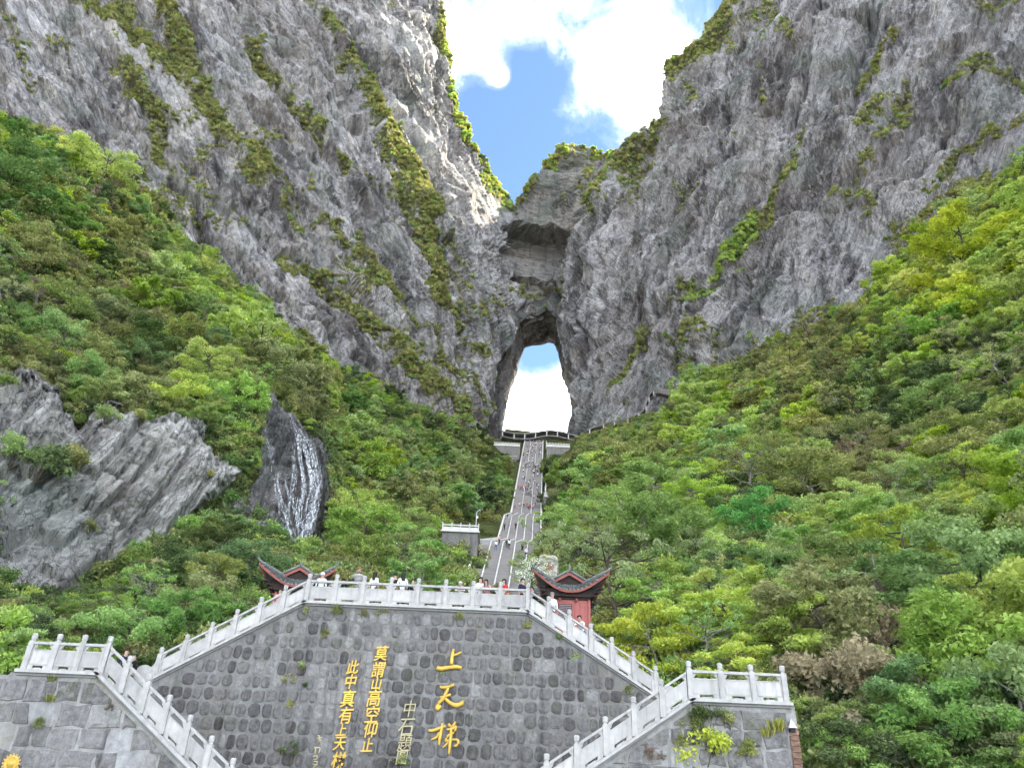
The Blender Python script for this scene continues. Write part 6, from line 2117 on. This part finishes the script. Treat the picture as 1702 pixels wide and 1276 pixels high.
# ------------------------------------------------------------------ pavilions with upturned roofs
def pavilion(name, label, X, Y, z0, s, rotz, redwall):
    root = empty(name, (X, Y, z0), rotz); tag(root, label, 'pavilion')
    a, ai = 1.75 * s, .80 * s       # half width of the eave and of the upper roof
    ze, zi = 3.05 * s, 3.62 * s     # eave height at mid side, foot of the upper roof
    lift, out = 1.05 * s, .62 * s

    def eave(u): return a + out * abs(u) ** 3.2, ze + lift * abs(u) ** 2.6

    def surf(side, u, v, dz=0.0):
        """side 0..3, u along the eave -1..1, v from the top 0 to the eave 1"""
        e, z = eave(u)
        r = ai + (e - ai) * v
        w = (ai + (e - ai) * v) * u
        zz = zi + (z - zi) * v - .22 * s * math.sin(math.pi * v) * (1 - abs(u) ** 3) + dz
        p = Vector((w, -r, zz))
        return Matrix.Rotation(side * math.pi / 2, 3, 'Z') @ p
    roof = MB()
    nu, nv = 24, 6
    for sd in range(4):
        vs = [surf(sd, -1 + 2 * i / nu, j / nv) for j in range(nv + 1) for i in range(nu + 1)]
        vs += [surf(sd, -1 + 2 * i / nu, j / nv, -.10 * s) for j in range(nv + 1) for i in range(nu + 1)]
        o = (nu + 1) * (nv + 1)
        fs = []
        for j in range(nv):
            for i in range(nu):
                q = (j * (nu + 1) + i, j * (nu + 1) + i + 1, (j + 1) * (nu + 1) + i + 1, (j + 1) * (nu + 1) + i)
                fs.append(q[::-1]); fs.append(tuple(x + o for x in q))
        roof.add(vs, fs)
    ro = roof.build('skirt_roof', M['roof_tile'], root)
    for sd in range(4):
        # fascia: red board following the eave
        f = MB(); vs = []
        for i in range(nu + 1):
            p = surf(sd, -1 + 2 * i / nu, 1.0)
            d = (Vector((p.x, p.y, 0))).normalized() * .03
            vs += [p + d + Vector((0, 0, -.01 * s)), p + d + Vector((0, 0, -.17 * s)), p - d * 2 + Vector((0, 0, -.17 * s)), p - d * 2 + Vector((0, 0, -.01 * s))]
        fs = []
        for i in range(nu):
            for j in range(4):
                A, B = i * 4 + j, i * 4 + (j + 1) % 4
                fs.append((A, B, B + 4, A + 4))
        f.add(vs, fs); f.build('fascia', M['eave_red'], root)
        # tile ribs
        nt = 15
        for t in range(nt):
            u = -1 + 2 * (t + .5) / nt
            pts = [surf(sd, u, .02 + .98 * j / 5 + (.03 if j == 5 else 0), .05 * s) for j in range(6)]
            r = MB(); r.tube(pts, .062 * s, 6); r.build('tile_row', M['roof_tile'], ro)
            if t < nt:
                # drip tile between the ribs
                e1 = surf(sd, u, 1.03); dr = MB()
                rr = .085 * s
                qd = Matrix.Rotation(sd * math.pi / 2, 3, 'Z')
                dr.prism([e1 + qd @ Vector((rr * math.cos(math.pi + math.pi * k / 6), -.03, rr * math.sin(math.pi + math.pi * k / 6) + .02)) for k in range(7)], qd @ Vector((0, .03, 0)))
                dr.build('drip_tile', M['ridge_tile'], ro)
        # hip ridge at the corner between this side and the next
        pts = [surf(sd, 1, j / 7, .10 * s) for j in range(8)]
        tip = pts[-1] + (pts[-1] - pts[-2]) * .6 + Vector((0, 0, .16 * s))
        h = MB(); h.tube(pts + [tip], [.10 * s] * 7 + [.085 * s, .03 * s], 7); h.build('hip_ridge', M['ridge_tile'], root, smooth=True)
        fin = MB(); fin.tube([tip, tip + Vector((0, 0, .16 * s))], [.03 * s, .012 * s], 5); fin.build('corner_finial', M['ridge_tile'], root)
    # upper gabled roof: ridge runs front to back, gables face front and back
    zr = zi + .72 * s; g = ai + .22 * s; hw = ai + .52 * s
    for sg in (-1, 1):
        m = MB()
        q = [Vector((0, -g, zr)), Vector((sg * hw * .5, -g, (zr + zi) / 2 - .03 * s)), Vector((sg * hw, -g, zi - .02 * s)), Vector((sg * hw, -g, zi + .07 * s)), Vector((sg * hw * .5, -g, (zr + zi) / 2 + .07 * s)), Vector((0, -g, zr + .11 * s))]
        if sg < 0: q = q[::-1]
        m.prism(q, (0, 2 * g, 0)); uo = m.build('upper_roof', M['roof_tile'], root)
        for t in range(6):
            y = -g + .12 * s + (2 * g - .24 * s) * t / 5
            r = MB(); r.tube([(0, y, zr + .12 * s), (sg * hw * .5, y, (zr + zi) / 2 + .09 * s), (sg * hw, y, zi + .08 * s)], .06 * s, 6); r.build('tile_row', M['roof_tile'], uo)
        for yy, dy in ((-g - .06 * s, .055 * s), (g + .005, .055 * s)):
            b = MB()
            q = [Vector((0, yy, zr + .02 * s)), Vector((sg * hw, yy, zi - .06 * s)), Vector((sg * hw * .86, yy, zi - .08 * s)), Vector((0, yy, zr - .17 * s))]
            if sg < 0: q = q[::-1]
            b.prism(q, (0, dy, 0)); b.build('barge_board', M['eave_red'], root)
        for yy in (-g - .03 * s, g + .03 * s):
            b = MB(); b.tube([(0, yy, zr + .15 * s), (sg * hw * 1.02, yy, zi + .12 * s)], .07 * s, 6); b.build('gable_ridge', M['ridge_tile'], root, smooth=True)
    m = MB(); m.prism([(-hw * .8, -g + .10, zi), (hw * .8, -g + .10, zi), (0, -g + .10, zr)], (0, 2 * g - .2, 0)); m.build('gable_wall', M['dark_wood'], root)
    m = MB(); m.tube([(0, -g - .1, zr + .20 * s), (0, g + .1, zr + .20 * s)], .085 * s, 8); m.build('main_ridge', M['ridge_tile'], root, smooth=True)
    m = MB(); m.lathe([(.05 * s, 0), (.09 * s, .05), (.04 * s, .12), (.06 * s, .2), (.015, .36 * s)], 8, (0, -g - .05, zr + .24 * s)); m.build('ridge_finial', M['ridge_tile'], root, smooth=True)
    # dark bracket zone, columns, walls
    m = MB(); m.box((0, 0, ze - .12 * s), (2 * a * .86, 2 * a * .86, .46 * s)); m.build('bracket_zone', M['dark_wood'], root)
    m = MB(); m.box((0, 0, ze - .42 * s), (2 * a * .76, 2 * a * .76, .12 * s)); m.build('tie_beam', M['dark_wood'], root)
    cw = a * .70
    for sx in (-1, 1):
        for sy in (-1, 1):
            m = MB(); m.tube([(sx * cw, sy * cw, 0), (sx * cw, sy * cw, ze - .4 * s)], .10 * s, 10); m.build('column', M['red_wood'], root, smooth=True)
            # stacked corner brackets under the upturned eave
            for j in range(3):
                m = MB(); q = a * (.86 + .10 * j); m.box((sx * q, sy * q, ze - .30 * s + .19 * s * j), (.30 * s, .30 * s, .09 * s), math.pi / 4); m.build('corner_bracket', M['dark_wood'], root)
    if redwall:
        zt = ze - .48 * s
        m = MB(); m.box((0, 0, zt / 2), (2 * cw - .04, 2 * cw - .04, zt)); wo = m.build('wall', M['red_wood'], root)
        for k in range(7):
            m = MB(); m.box((-cw + .2 + k * (2 * cw - .4) / 6, -cw + .0, zt / 2), (.035, .05, zt * .96)); m.build('batten', M['red_wood'], wo)
        fw = MB(); fw.box((-.28 * s, -cw - .005, 1.75 * s), (.86 * s, .05, 1.05 * s)); fo = fw.build('window', M['dark_wood'], wo)
        for k in range(9):
            m = MB(); m.box((-.28 * s, -cw - .045, 1.30 * s + k * .112 * s), (.78 * s, .05, .05 * s)); m.build('louver', M['louver'], fo)
        for xx in (-.62, .42):
            m = MB(); m.lathe([(.04 * s, 0), (.075 * s, .05 * s), (.075 * s, .16 * s), (.04 * s, .2 * s)], 8, (xx * s, -cw - .16 * s, zt - .16 * s)); m.build('eave_lantern', M['eave_red'], root, smooth=True)
    else:
        m = MB(); m.box((0, cw * .2, (ze - .5 * s) / 2), (2 * cw - .1, 2 * cw * .72, ze - .5 * s)); m.build('wall', M['dark_wood'], root)
        m = MB(); m.box((0, -cw, .7 * s), (2 * cw - .2, .07, .5 * s)); m.build('bench_back', M['red_wood'], root)
    m = MB(); m.box((0, 0, .06), (2.3 * a, 2.3 * a, .12)); m.build('base', M['concrete'], root)
    return root


def solve_pavilion(pxc, py_eave, Y, width_px):
    p = at(pxc, py_eave, Y)
    d = Y / rays(pxc, py_eave)[1]
    s = width_px * d / FOC / (2 * (1.75 + .62 + .12))
    return p[0], p[2], s


x, z, s = solve_pavilion(944, 993, 43.5, 128)
RP = pavilion('red_pavilion', 'red-walled pavilion with upturned grey tile roof right of the plaza', x, 43.5, z - 3.0 * s, s, 0.0, True)
print('PAV R', x, z - 3.0 * s, s)
x, z, s = solve_pavilion(496, 984, 43.5, 126)
LP = pavilion('dark_pavilion', 'dark open pavilion with upturned tile roof behind the left flight', x, 43.5, z - 3.0 * s, s, 0.12, False)
print('PAV L', x, z - 3.0 * s, s)


# ------------------------------------------------------------------ carved boulder, stone lantern, waterfall
def boulder():
    c = at(910, 968, 72.0)
    e = empty('carved_boulder', tuple(c)); tag(e, 'upright lichen-spotted boulder with a red painted character beside the pavilion', 'boulder')
    d = 72.0 / rays(910, 968)[1]
    W, H = 36 * d / FOC, 44 * d / FOC / math.cos(R(17))
    rg = np.random.default_rng(8)
    nu, nv = 20, 14
    V = []
    for j in range(nv + 1):
        ph = -math.pi / 2 + math.pi * j / nv
        for i in range(nu):
            th = 2 * math.pi * i / nu
            q = np.array([math.cos(ph) * math.cos(th), math.cos(ph) * math.sin(th) * .55, math.sin(ph)])
            e_ = 4.0
            r = (abs(q[0]) ** e_ + abs(q[1] / .55) ** e_ * .6 + abs(q[2]) ** e_ + 1e-9) ** (-1 / e_)
            p = q * min(r, 1.6)
            p = p * (1 + .10 * (fbm((p * 1.6 + 5)[None], 3, 3)[0] - .5) * 2)
            V.append((p[0] * W / 2, p[1] * W / 2, p[2] * H / 2 + H / 2))
    F = [(j * nu + i, j * nu + (i + 1) % nu, (j + 1) * nu + (i + 1) % nu, (j + 1) * nu + i) for j in range(nv) for i in range(nu)]
    t = NT('lichen_stone'); p = t.pos()
    cc = t.ramp(t.noise(p, 2.6, 6., .7), [(.38, (.14, .13, .10)), (.5, (.34, .32, .26)), (.62, (.52, .50, .42))])
    cc = t.mix(t.ramp(t.noise(t.map(p, loc=(2, 9, 5)), 1.6, 5., .7), [(.54, 0.), (.64, .8)]), cc, (.10, .14, .05))
    mat = t.done(t.bsdf(cc, .95, .1, t.bump(t.noise(p, 5., 5., .7), .5, .05)))
    link('stone', mesh_np('stone', np.array(V), F, [mat], True), e)
    Yb = 72.0 - W * .5 * .52 - .04
    off = Vector(e.location)
    ch = [[(595, 425, .07), (640, 432, .09), (700, 405, .08)], [(655, 385, .07), (648, 430, .09), (610, 468, .07)], [(600, 470, .06), (650, 462, .08), (705, 470, .08)], [(650, 445, .07), (655, 480, .09), (660, 500, .05)], [(680, 425, .06), (700, 455, .07)]]
    o = strokes(None, 'character', ch, 'red_paint', 820., 880., 7.09, Yb, 1.0)
    o.data.transform(Matrix.Translation(-off)); o.parent = e
    o2 = strokes(None, 'character', [[(590, 570, .05), (640, 580, .06), (660, 560, .04)], [(615, 560, .05), (620, 595, .05)]], 'red_paint', 820., 880., 7.09, Yb, 1.0)
    o2.data.transform(Matrix.Translation(-off)); o2.parent = e


boulder()

sl_ = empty('stone_lantern', tuple(np.array([at(595, 966, 37.0)[0], 37.0, ZP]))); tag(sl_, 'squat stone lantern with orange gourd finial behind the plaza balustrade', 'lantern')
zt = at(595, 952, 37.0)[2] - ZP
m = MB(); m.lathe([(.22, 0), (.2, .1), (.12, .2), (.11, zt - .45), (.2, zt - .36)], 10); m.build('pedestal', M['concrete'], sl_, smooth=True)
m = MB(); m.lathe([(.2, 0), (.18, .12), (.34, .16), (.36, .2), (.2, .27), (.08, .31)], 12, (0, 0, zt - .36)); m.build('cap', M['marble_far'], sl_, smooth=True)
m = MB(); m.lathe([(.06, 0), (.14, .06), (.15, .13), (.08, .2), (.06, .24), (.085, .28), (.02, .37)], 10, (0, 0, zt - .06)); m.build('finial', M['brick_orange'], sl_, smooth=True)


def waterfall():
    """thin strands of white water running down the wet rock"""
    PX, PY, P, N = ROCK_WET
    xs, ys = PX[0], PY[:, 0]

    def on_rock(px, py, lift):
        i = np.clip(np.searchsorted(xs, px), 1, len(xs) - 2); j = np.clip(np.searchsorted(ys, py), 1, len(ys) - 2)
        lo = P[max(j - 2, 0):j + 3, max(i - 2, 0):i + 3].reshape(-1, 3)
        c = lo[np.argmin(lo[:, 1])] * .5 + P[j, i] * .5
        return c + N[j, i] * lift
    rg = np.random.default_rng(3)
    t = NT('falling_water')
    p = t.pos()
    n = t.noise(t.map(p, (3.0, 3.0, .8)), 1., 4., .6)
    col = t.mix(n, (.55, .60, .64), (.85, .88, .90))
    sh = t.bsdf(col, .5, .4)
    tr = t.node('ShaderNodeBsdfTransparent').outputs[0]
    hole = t.ramp(t.noise(t.map(p, (4.0, 4.0, 1.1), (3, 1, 2)), 1., 4., .7), [(.42, 0.), (.70, .7)])
    mat = t.done(t.node('ShaderNodeMixShader', {0: hole, 1: tr, 2: sh}).outputs[0])
    e = empty('waterfall', tuple(on_rock(505, 930, .3))); tag(e, 'thin white waterfall in separate strands down the dark wet rock', 'waterfall')
    o0 = np.array(e.location)
    paths = [([(421, 645), (424, 668), (428, 690), (436, 715), (438, 735)], 4, 5), ([(424, 680), (432, 712), (432, 740), (430, 770)], 3, 4),
             ([(474, 686), (477, 705), (484, 722), (492, 745), (496, 765)], 3, 4), ([(488, 712), (505, 735), (516, 762), (525, 790), (527, 820), (520, 850), (514, 880), (508, 910), (512, 938)], 9, 13),
             ([(505, 738), (512, 775), (520, 800), (524, 840), (517, 870), (506, 900), (500, 925)], 7, 11), ([(494, 730), (498, 770), (506, 800), (504, 835), (496, 860), (498, 890), (506, 915)], 6, 9),
             ([(462, 790), (458, 820), (466, 850), (472, 880), (484, 900), (500, 918), (512, 935)], 4, 7), ([(470, 800), (478, 830), (476, 865), (480, 890)], 3, 5),
             ([(484, 745), (490, 790), (486, 830), (490, 870), (500, 905)], 4, 6), ([(528, 770), (534, 800), (531, 840), (522, 870)], 4, 6), ([(440, 735), (450, 770), (456, 800)], 2, 3)]
    for path, spread, cnt in paths:
        pa = np.array(path, float)
        d = np.r_[0, np.cumsum(np.hypot(*np.diff(pa, axis=0).T))]
        for c in range(int(cnt * 1.15)):
            t0 = rg.uniform(0, .18) * d[-1]; t1 = rg.uniform(.75, 1.0) * d[-1]
            n_ = max(6, int((t1 - t0) / 3))
            tt = np.linspace(t0, t1, n_)
            ox = rg.normal() * spread * .6
            px = np.interp(tt, d, pa[:, 0]) + ox + np.cumsum(rg.normal(size=n_)) * .45; py = np.interp(tt, d, pa[:, 1])
            V = []
            wd = rg.uniform(.025, .09) * (1.25 if spread > 5 else 1)
            C = np.array([on_rock(px[k], py[k], .45) for k in range(n_)])
            for _ in range(7): C[1:-1] = C[1:-1] * .4 + (C[:-2] + C[2:]) * .3
            for k in range(n_):
                c0 = C[k]
                w = wd * (.5 + rg.random()) * (1 if 0 < k < n_ - 1 else .3)
                V += [c0 - o0 + np.array([-w, 0, 0]), c0 - o0 + np.array([0, -w * .7, 0]), c0 - o0 + np.array([w, 0, 0])]
            V = np.array(V)
            F = []
            for k in range(n_ - 1):
                a = k * 3
                F += [(a, a + 1, a + 4, a + 3), (a + 1, a + 2, a + 5, a + 4)]
            link('strand', mesh_np('strand', V, F, [mat], True), e)


waterfall()

# ------------------------------------------------------------------ people
def cloth(name, c): return plain_mat(name, c, .9, .1, 14., .12, .1)


CL_ = {k: cloth('cloth_' + k, c) for k, c in {'white': (.72, .71, .69), 'black': (.02, .02, .022), 'navy': (.03, .035, .06), 'red': (.50, .045, .04), 'pink': (.62, .33, .32), 'blue': (.05, .10, .26), 'denim': (.10, .15, .25), 'grey': (.22, .22, .23), 'beige': (.42, .36, .27)}.items()}
M['skin'] = plain_mat('skin', (.52, .33, .24), .7, .3, 10., .06, .05)
M['hair'] = plain_mat('hair', (.018, .014, .012), .6, .3, 20., .2, .2)
M['shoe'] = plain_mat('shoe', (.05, .05, .05), .7, .3, 10., .2, .1)

BASE = {'pel': (0, 0, .93), 'spi': (0, 0, 1.10), 'che': (0, .01, 1.30), 'nec': (0, 0, 1.46), 'chi': (0, -.015, 1.53), 'hea': (0, -.005, 1.60), 'top': (0, .01, 1.665),
        'shl': (.165, .01, 1.385), 'ell': (.225, .03, 1.13), 'wrl': (.235, -.05, .90), 'hal': (.23, -.08, .815),
        'shr': (-.165, .01, 1.385), 'elr': (-.225, .03, 1.13), 'wrr': (-.235, -.05, .90), 'har': (-.23, -.08, .815),
        'hil': (.09, 0, .88), 'knl': (.10, -.015, .50), 'anl': (.105, .02, .09), 'tol': (.115, -.13, .035),
        'hir': (-.09, 0, .88), 'knr': (-.10, -.015, .50), 'anr': (-.105, .02, .09), 'tor': (-.115, -.13, .035)}
RAD = {'pel': .135, 'spi': .12, 'che': .145, 'nec': .052, 'chi': .072, 'hea': .088, 'top': .066, 'sh': .062, 'el': .045, 'wr': .03, 'ha': .038, 'hi': .092, 'kn': .062, 'an': .042, 'to': .036}
EDGES = [('pel', 'spi'), ('spi', 'che'), ('che', 'nec'), ('nec', 'chi'), ('chi', 'hea'), ('hea', 'top')] + [e for s in 'lr' for e in (('che', 'sh' + s), ('sh' + s, 'el' + s), ('el' + s, 'wr' + s), ('wr' + s, 'ha' + s), ('pel', 'hi' + s), ('hi' + s, 'kn' + s), ('kn' + s, 'an' + s), ('an' + s, 'to' + s))]
POSES = {'stand': {},
         'phone': {'elr': (-.23, -.10, 1.16), 'wrr': (-.12, -.24, 1.36), 'har': (-.08, -.22, 1.45)},
         'climb': {'knl': (.10, -.22, .62), 'anl': (.10, -.16, .25), 'tol': (.10, -.31, .22), 'knr': (-.10, .03, .50), 'anr': (-.10, .16, .10), 'tor': (-.10, .04, .03), 'che': (0, -.06, 1.30), 'nec': (0, -.09, 1.46), 'chi': (0, -.11, 1.53), 'hea': (0, -.11, 1.60), 'top': (0, -.10, 1.665),
                   'shl': (.165, -.05, 1.385), 'shr': (-.165, -.05, 1.385), 'ell': (.22, .07, 1.14), 'wrl': (.23, .02, .93), 'hal': (.23, -.03, .86), 'elr': (-.22, -.12, 1.14), 'wrr': (-.22, -.26, 1.0), 'har': (-.21, -.32, .96)},
         'lean': {'spi': (0, -.04, 1.09), 'che': (0, -.16, 1.25), 'nec': (0, -.25, 1.39), 'chi': (0, -.29, 1.44), 'hea': (0, -.31, 1.50), 'top': (0, -.32, 1.565), 'shl': (.165, -.19, 1.32), 'shr': (-.165, -.19, 1.32),
                  'ell': (.24, -.34, 1.14), 'wrl': (.14, -.50, 1.12), 'hal': (.07, -.54, 1.12), 'elr': (-.24, -.34, 1.14), 'wrr': (-.14, -.50, 1.12), 'har': (-.07, -.54, 1.12)}}
_body = {}


def body_base(pose):
    """one continuous skinned body; returns verts, faces and a zone for each face: 0 skin, 1 top, 2 trousers, 3 shoes"""
    if pose in _body: return _body[pose]
    J = dict(BASE); J.update(POSES[pose])
    names = list(J)
    me = bpy.data.meshes.new('body')
    me.from_pydata([J[n] for n in names], [(names.index(a), names.index(b)) for a, b in EDGES], [])
    o = bpy.data.objects.new('body', me); COL.objects.link(o)
    md = o.modifiers.new('skin', 'SKIN'); md.use_smooth_shade = True
    sk = me.skin_vertices[0].data
    for i, n in enumerate(names):
        r = RAD.get(n, RAD.get(n[:2], .05))
        fy = .72 if n in ('pel', 'spi', 'che') else 1.0
        sk[i].radius = (r, r * fy)
        sk[i].use_root = (n == 'pel')
    sb = o.modifiers.new('sub', 'SUBSURF'); sb.levels = 1; sb.render_levels = 1
    bpy.context.view_layer.update()
    ev = bpy.data.meshes.new_from_object(o.evaluated_get(bpy.context.evaluated_depsgraph_get()))
    V = np.array([v.co[:] for v in ev.vertices]); F = [tuple(p.vertices) for p in ev.polygons]
    bpy.data.objects.remove(o)
    seg = [(np.array(J[a]), np.array(J[b]), a, b) for a, b in EDGES]
    zone = []
    for f in F:
        c = V[list(f)].mean(0)
        best, bn, bt = 9, None, 0
        for a, b, na, nb in seg:
            ab = b - a; t = np.clip(((c - a) @ ab) / (ab @ ab), 0, 1)
            d = np.linalg.norm(c - a - t * ab)
            if d < best: best, bn, bt = d, (na, nb), t
        nb = bn[1]
        if nb in ('chi', 'hea', 'top') or nb[:2] == 'ha': z = 0
        elif nb == 'nec': z = 1 if bt < .6 else 0
        elif nb[:2] == 'wr': z = 0 if bt > .25 else 1
        elif nb[:2] in ('sh', 'el') or nb in ('che',): z = 1
        elif nb == 'spi': z = 1 if bt > .15 else 2
        elif nb[:2] in ('hi', 'kn', 'an'): z = 2 if not (nb[:2] == 'an' and bt > .9) else 3
        else: z = 3
        zone.append(z)
    _body[pose] = (V, F, zone, J)
    return _body[pose]


_pm = {}


def person_meshes(pose, top, bottom, hair):
    key = (pose, top, bottom)
    V, F, Z, J = body_base(pose)
    if key not in _pm:
        _pm[key] = mesh_np('body', V, F, [M['skin'], CL_[top], CL_[bottom], M['shoe']], True, Z)
    hk = ('hair', pose, hair)
    if hk not in _pm:
        h = MB()
        c = Vector(J['hea']); up = (Vector(J['top']) - c).normalized()
        n = 12
        vs = []; rows = 6
        for j in range(rows + 1):
            ph = math.pi / 2 * (1 - j / rows * (1.25 if hair != 'long' else 1.3))
            for i in range(n):
                th = 2 * math.pi * i / n
                back = max(0, math.sin(th))
                r = .108 * math.cos(ph) * (1.0 if j < rows else .97)
                z = .108 * math.sin(ph) + .03
                if math.sin(th) < -.35: z = max(z, .045)
                if hair == 'long' and j >= rows - 1 and math.sin(th) > -.3: z -= .13 * (j - rows + 2)
                vs.append(c + Vector((r * math.cos(th), r * math.sin(th) + .012, z)))
        fs = [(j * n + i, (j + 1) * n + i, (j + 1) * n + (i + 1) % n, j * n + (i + 1) % n) for j in range(rows) for i in range(n)]
        h.add(vs, fs)
        mat = {'short': M['hair'], 'long': M['hair'], 'grey': CL_['grey'], 'whitecap': CL_['white'], 'hood': CL_['white']}[hair]
        _pm[hk] = h.mesh('hair', mat, True)
    return _pm[key], _pm[hk]


def person(label, loc, rotz, pose, top, bottom, hair='short', scale=1.0, group=None):
    e = empty('person', loc, rotz); e.scale = (scale,) * 3
    tag(e, label, 'person', group)
    b, h = person_meshes(pose, top, bottom, hair)
    link('body', b, e); link('hat' if hair == 'whitecap' else 'hood' if hair == 'hood' else 'hair', h, e)
    return e


def floor_at(x, y):
    if x < PLX0: return max(ZL, ZP - (PLX0 - x) * (ZP - ZL) / (PLX0 - UL1[0]))
    if x > PLX1: return max(ZL, ZP - (x - PLX1) * (ZP - ZL) / (UR1[0] - PLX1))
    return ZP


def stand(label, px, py_top, pose, top, bottom, hair, face=0.0, h=1.64, floor=None, ymin=34.75):
    """stand a person so that the top of the head shows at that pixel"""
    k = rays(px, py_top); kz, kx = k[2] / k[1], k[0] / k[1]
    Y = 36.0
    for _ in range(20):
        X = kx * Y
        fl = floor_at(X, Y) if floor is None else floor
        Y = max(ymin, (fl + h * 1.02 - 1.6) / kz)
        if floor is None: Y = min(Y, 38.8)
    X = kx * Y
    fl = floor_at(X, Y) if floor is None else floor
    sc = min(1.15, max(.8, (1.6 + kz * Y - fl) / 1.69))
    return person(label, (X, Y, fl), face, pose, top, bottom, hair, sc)


PI = math.pi
stand('person with a white hood seen from behind at the left end of the plaza', 537, 952, 'stand', 'white', 'grey', 'hood', PI)
stand('small person in black with dark hair beside the hooded one on the plaza', 567, 955, 'lean', 'black', 'black', 'short', PI * .9)
stand('long-haired person in a white top at the plaza balustrade near the lantern', 624, 951, 'stand', 'white', 'denim', 'long', PI * .85)
stand('person in a black shirt at the middle of the plaza balustrade', 658, 953, 'stand', 'black', 'black', 'short', PI)
stand('long-haired person with a white top over black beside the black shirt', 671, 952, 'stand', 'white', 'black', 'long', PI * 1.1)
stand('short dark-clothed person barely above the middle handrail', 687, 963, 'stand', 'black', 'navy', 'short', .4, 1.45)
stand('person in a white cap bending over behind the plaza balustrade', 769, 967, 'lean', 'white', 'black', 'whitecap', -.3, 1.5)
stand('long-haired person in a white top and denim facing the viewer', 799, 960, 'stand', 'white', 'denim', 'long', .15)
stand('person in a pale pink top leaning on the shoulder of the white one', 812, 963, 'lean', 'pink', 'beige', 'long', -.35, 1.55)
stand('person in a red top holding a hand up to the face', 838, 963, 'phone', 'red', 'red', 'long', -.5)
stand('person in a navy jacket at the right end of the plaza balustrade', 869, 962, 'stand', 'navy', 'black', 'short', .8)
stand('person in a black shirt leaning over the top of the right flight', 892, 974, 'lean', 'black', 'black', 'short', -.9, 1.55)
stand('grey-haired person below the one leaning over, on the right flight', 918, 985, 'stand', 'white', 'black', 'grey', .3, 1.5)
stand('person in a pale shirt by the red pavilion wall on the right flight', 967, 1022, 'lean', 'white', 'denim', 'short', -.5, 1.55)
stand('person in a dark jacket on the left landing, nearer the plaza end', 212, 1079, 'stand', 'navy', 'black', 'short', .3, floor=ZL, ymin=29.6)
stand('person in black standing behind the other on the left landing', 225, 1087, 'stand', 'black', 'navy', 'short', -.4, floor=ZL, ymin=29.6)
stand('person in a pale shirt beside the left pavilion post', 467, 979, 'stand', 'pink', 'grey', 'short', .2, 1.6)

# climbers on the great stairway
_ts = np.linspace(0, 6, 1201)
_row = []
for _t in _ts:
    y, z, a, b = stair_at(_t)
    _row.append(to_px(np.array([(a + b) / 2, y, z])))
_row = np.array(_row)


def on_stairs(px, py):
    i = int(np.argmin(np.abs(_row[:, 1] - py)))
    y, z, a, b = stair_at(_ts[i])
    k = rays(px, py)
    x = float(np.clip(k[0] / k[1] * y, a + .5, b - .5))
    return x, y, z


WHERE = [(800, 'near the stairway top'), (838, 'halfway up the stairway'), (866, 'on the middle landing'), (2000, 'on the lowest flights')]
rgp = np.random.default_rng(31)
climbers = [(824, 917, 'white', 'blue', 'climb'), (829, 908, 'pink', 'black', 'climb'), (838, 884, 'black', 'black', 'climb'), (845, 881, 'grey', 'denim', 'climb'), (857, 882, 'black', 'black', 'stand'), (842, 912, 'black', 'navy', 'lean'), (846, 914, 'white', 'black', 'climb'), (868, 920, 'black', 'black', 'climb'), (874, 928, 'white', 'black', 'stand'), (843, 866, 'black', 'grey', 'climb')]
for k in range(9): climbers.append((861 + rgp.random() * 13, 812 + rgp.random() * 12, ['red', 'pink', 'white', 'red'][k % 4], ['black', 'denim'][k % 2], 'climb'))
for k in range(14): climbers.append((855 + rgp.random() * 36, 841 + rgp.random() * 7, ['red', 'white', 'pink', 'black', 'red'][k % 5], ['black', 'denim', 'grey'][k % 3], 'climb'))
for k in range(70): climbers.append((875 + rgp.random() * 25, 734 + rgp.random() * 24, ['white', 'black', 'white', 'grey', 'beige'][k % 5], ['black', 'denim', 'grey'][k % 3], 'stand'))
for k in range(80): climbers.append((868 + rgp.random() * 28, 758 + rgp.random() * 72, ['black', 'white', 'navy', 'white', 'black', 'grey'][k % 6], ['black', 'denim', 'black'][k % 3], 'climb'))
first_labels = ['person in white top and bright blue trousers climbing the lowest flight', 'small person in pink next to the one in blue trousers', 'person in black on the second flight, left side', 'grey-topped person beside the left one in black', 'person all in black in the middle of the second flight',
                'crouching person in black and navy on the wide landing', 'person in a white top behind the crouching one', 'person in black at the right of the lowest landing', 'person in a white top near the blossoming shrub', 'person in black and grey at the top of the second flight']
_cl = {}
for k, c in enumerate(climbers):
    if k >= 10:
        _cl.setdefault((c[2], c[3], next(t for lim, t in WHERE if c[1] < lim)), []).append(k)
_lab = dict(enumerate(first_labels))
for (top, bot, w), ks in _cl.items():
    ks.sort(key=lambda k: climbers[k][0])
    for i, k in enumerate(ks):
        _lab[k] = f'tiny person, {top} top, {bot} trousers, {w}{ordinal(i, len(ks))}'
for k, (px, py, top, bot, pose) in enumerate(climbers):
    x, y, z = on_stairs(px, py)
    person(_lab[k], (x, y, z + .1), (0 if rgp.random() < .3 else PI) + rgp.normal() * .3, pose, top, bot, 'long' if k % 3 == 0 else 'short', rgp.uniform(.95, 1.08) * (1.25 if y > 250 else 1.05), group='climbers on the great stairway')

# blossoming shrub and thin young trees in front of the stairway
for (px, py, Y, h, kd, lf, sd, lab) in ((886, 985, 62.0, 2.9, 'blossom', 'lf_mid', 61, 'white-flowering small tree in front of the foot of the great stairway'), (874, 985, 70.0, 3.6, 'twiggy', 'lf_pale', 21, 'thin pale-leaved tree in front of the lowest stairway flight'),
                                        (902, 985, 84.0, 7.5, 'twiggy', 'lf_pale', 22, 'tall thin pale tree along the right edge of the stairway')):
    p = at(px, py, Y)
    plant_tree('slender_tree', lab, 'tree', tuple(p), h / 6.6, px * .1, sd, kd, lf)
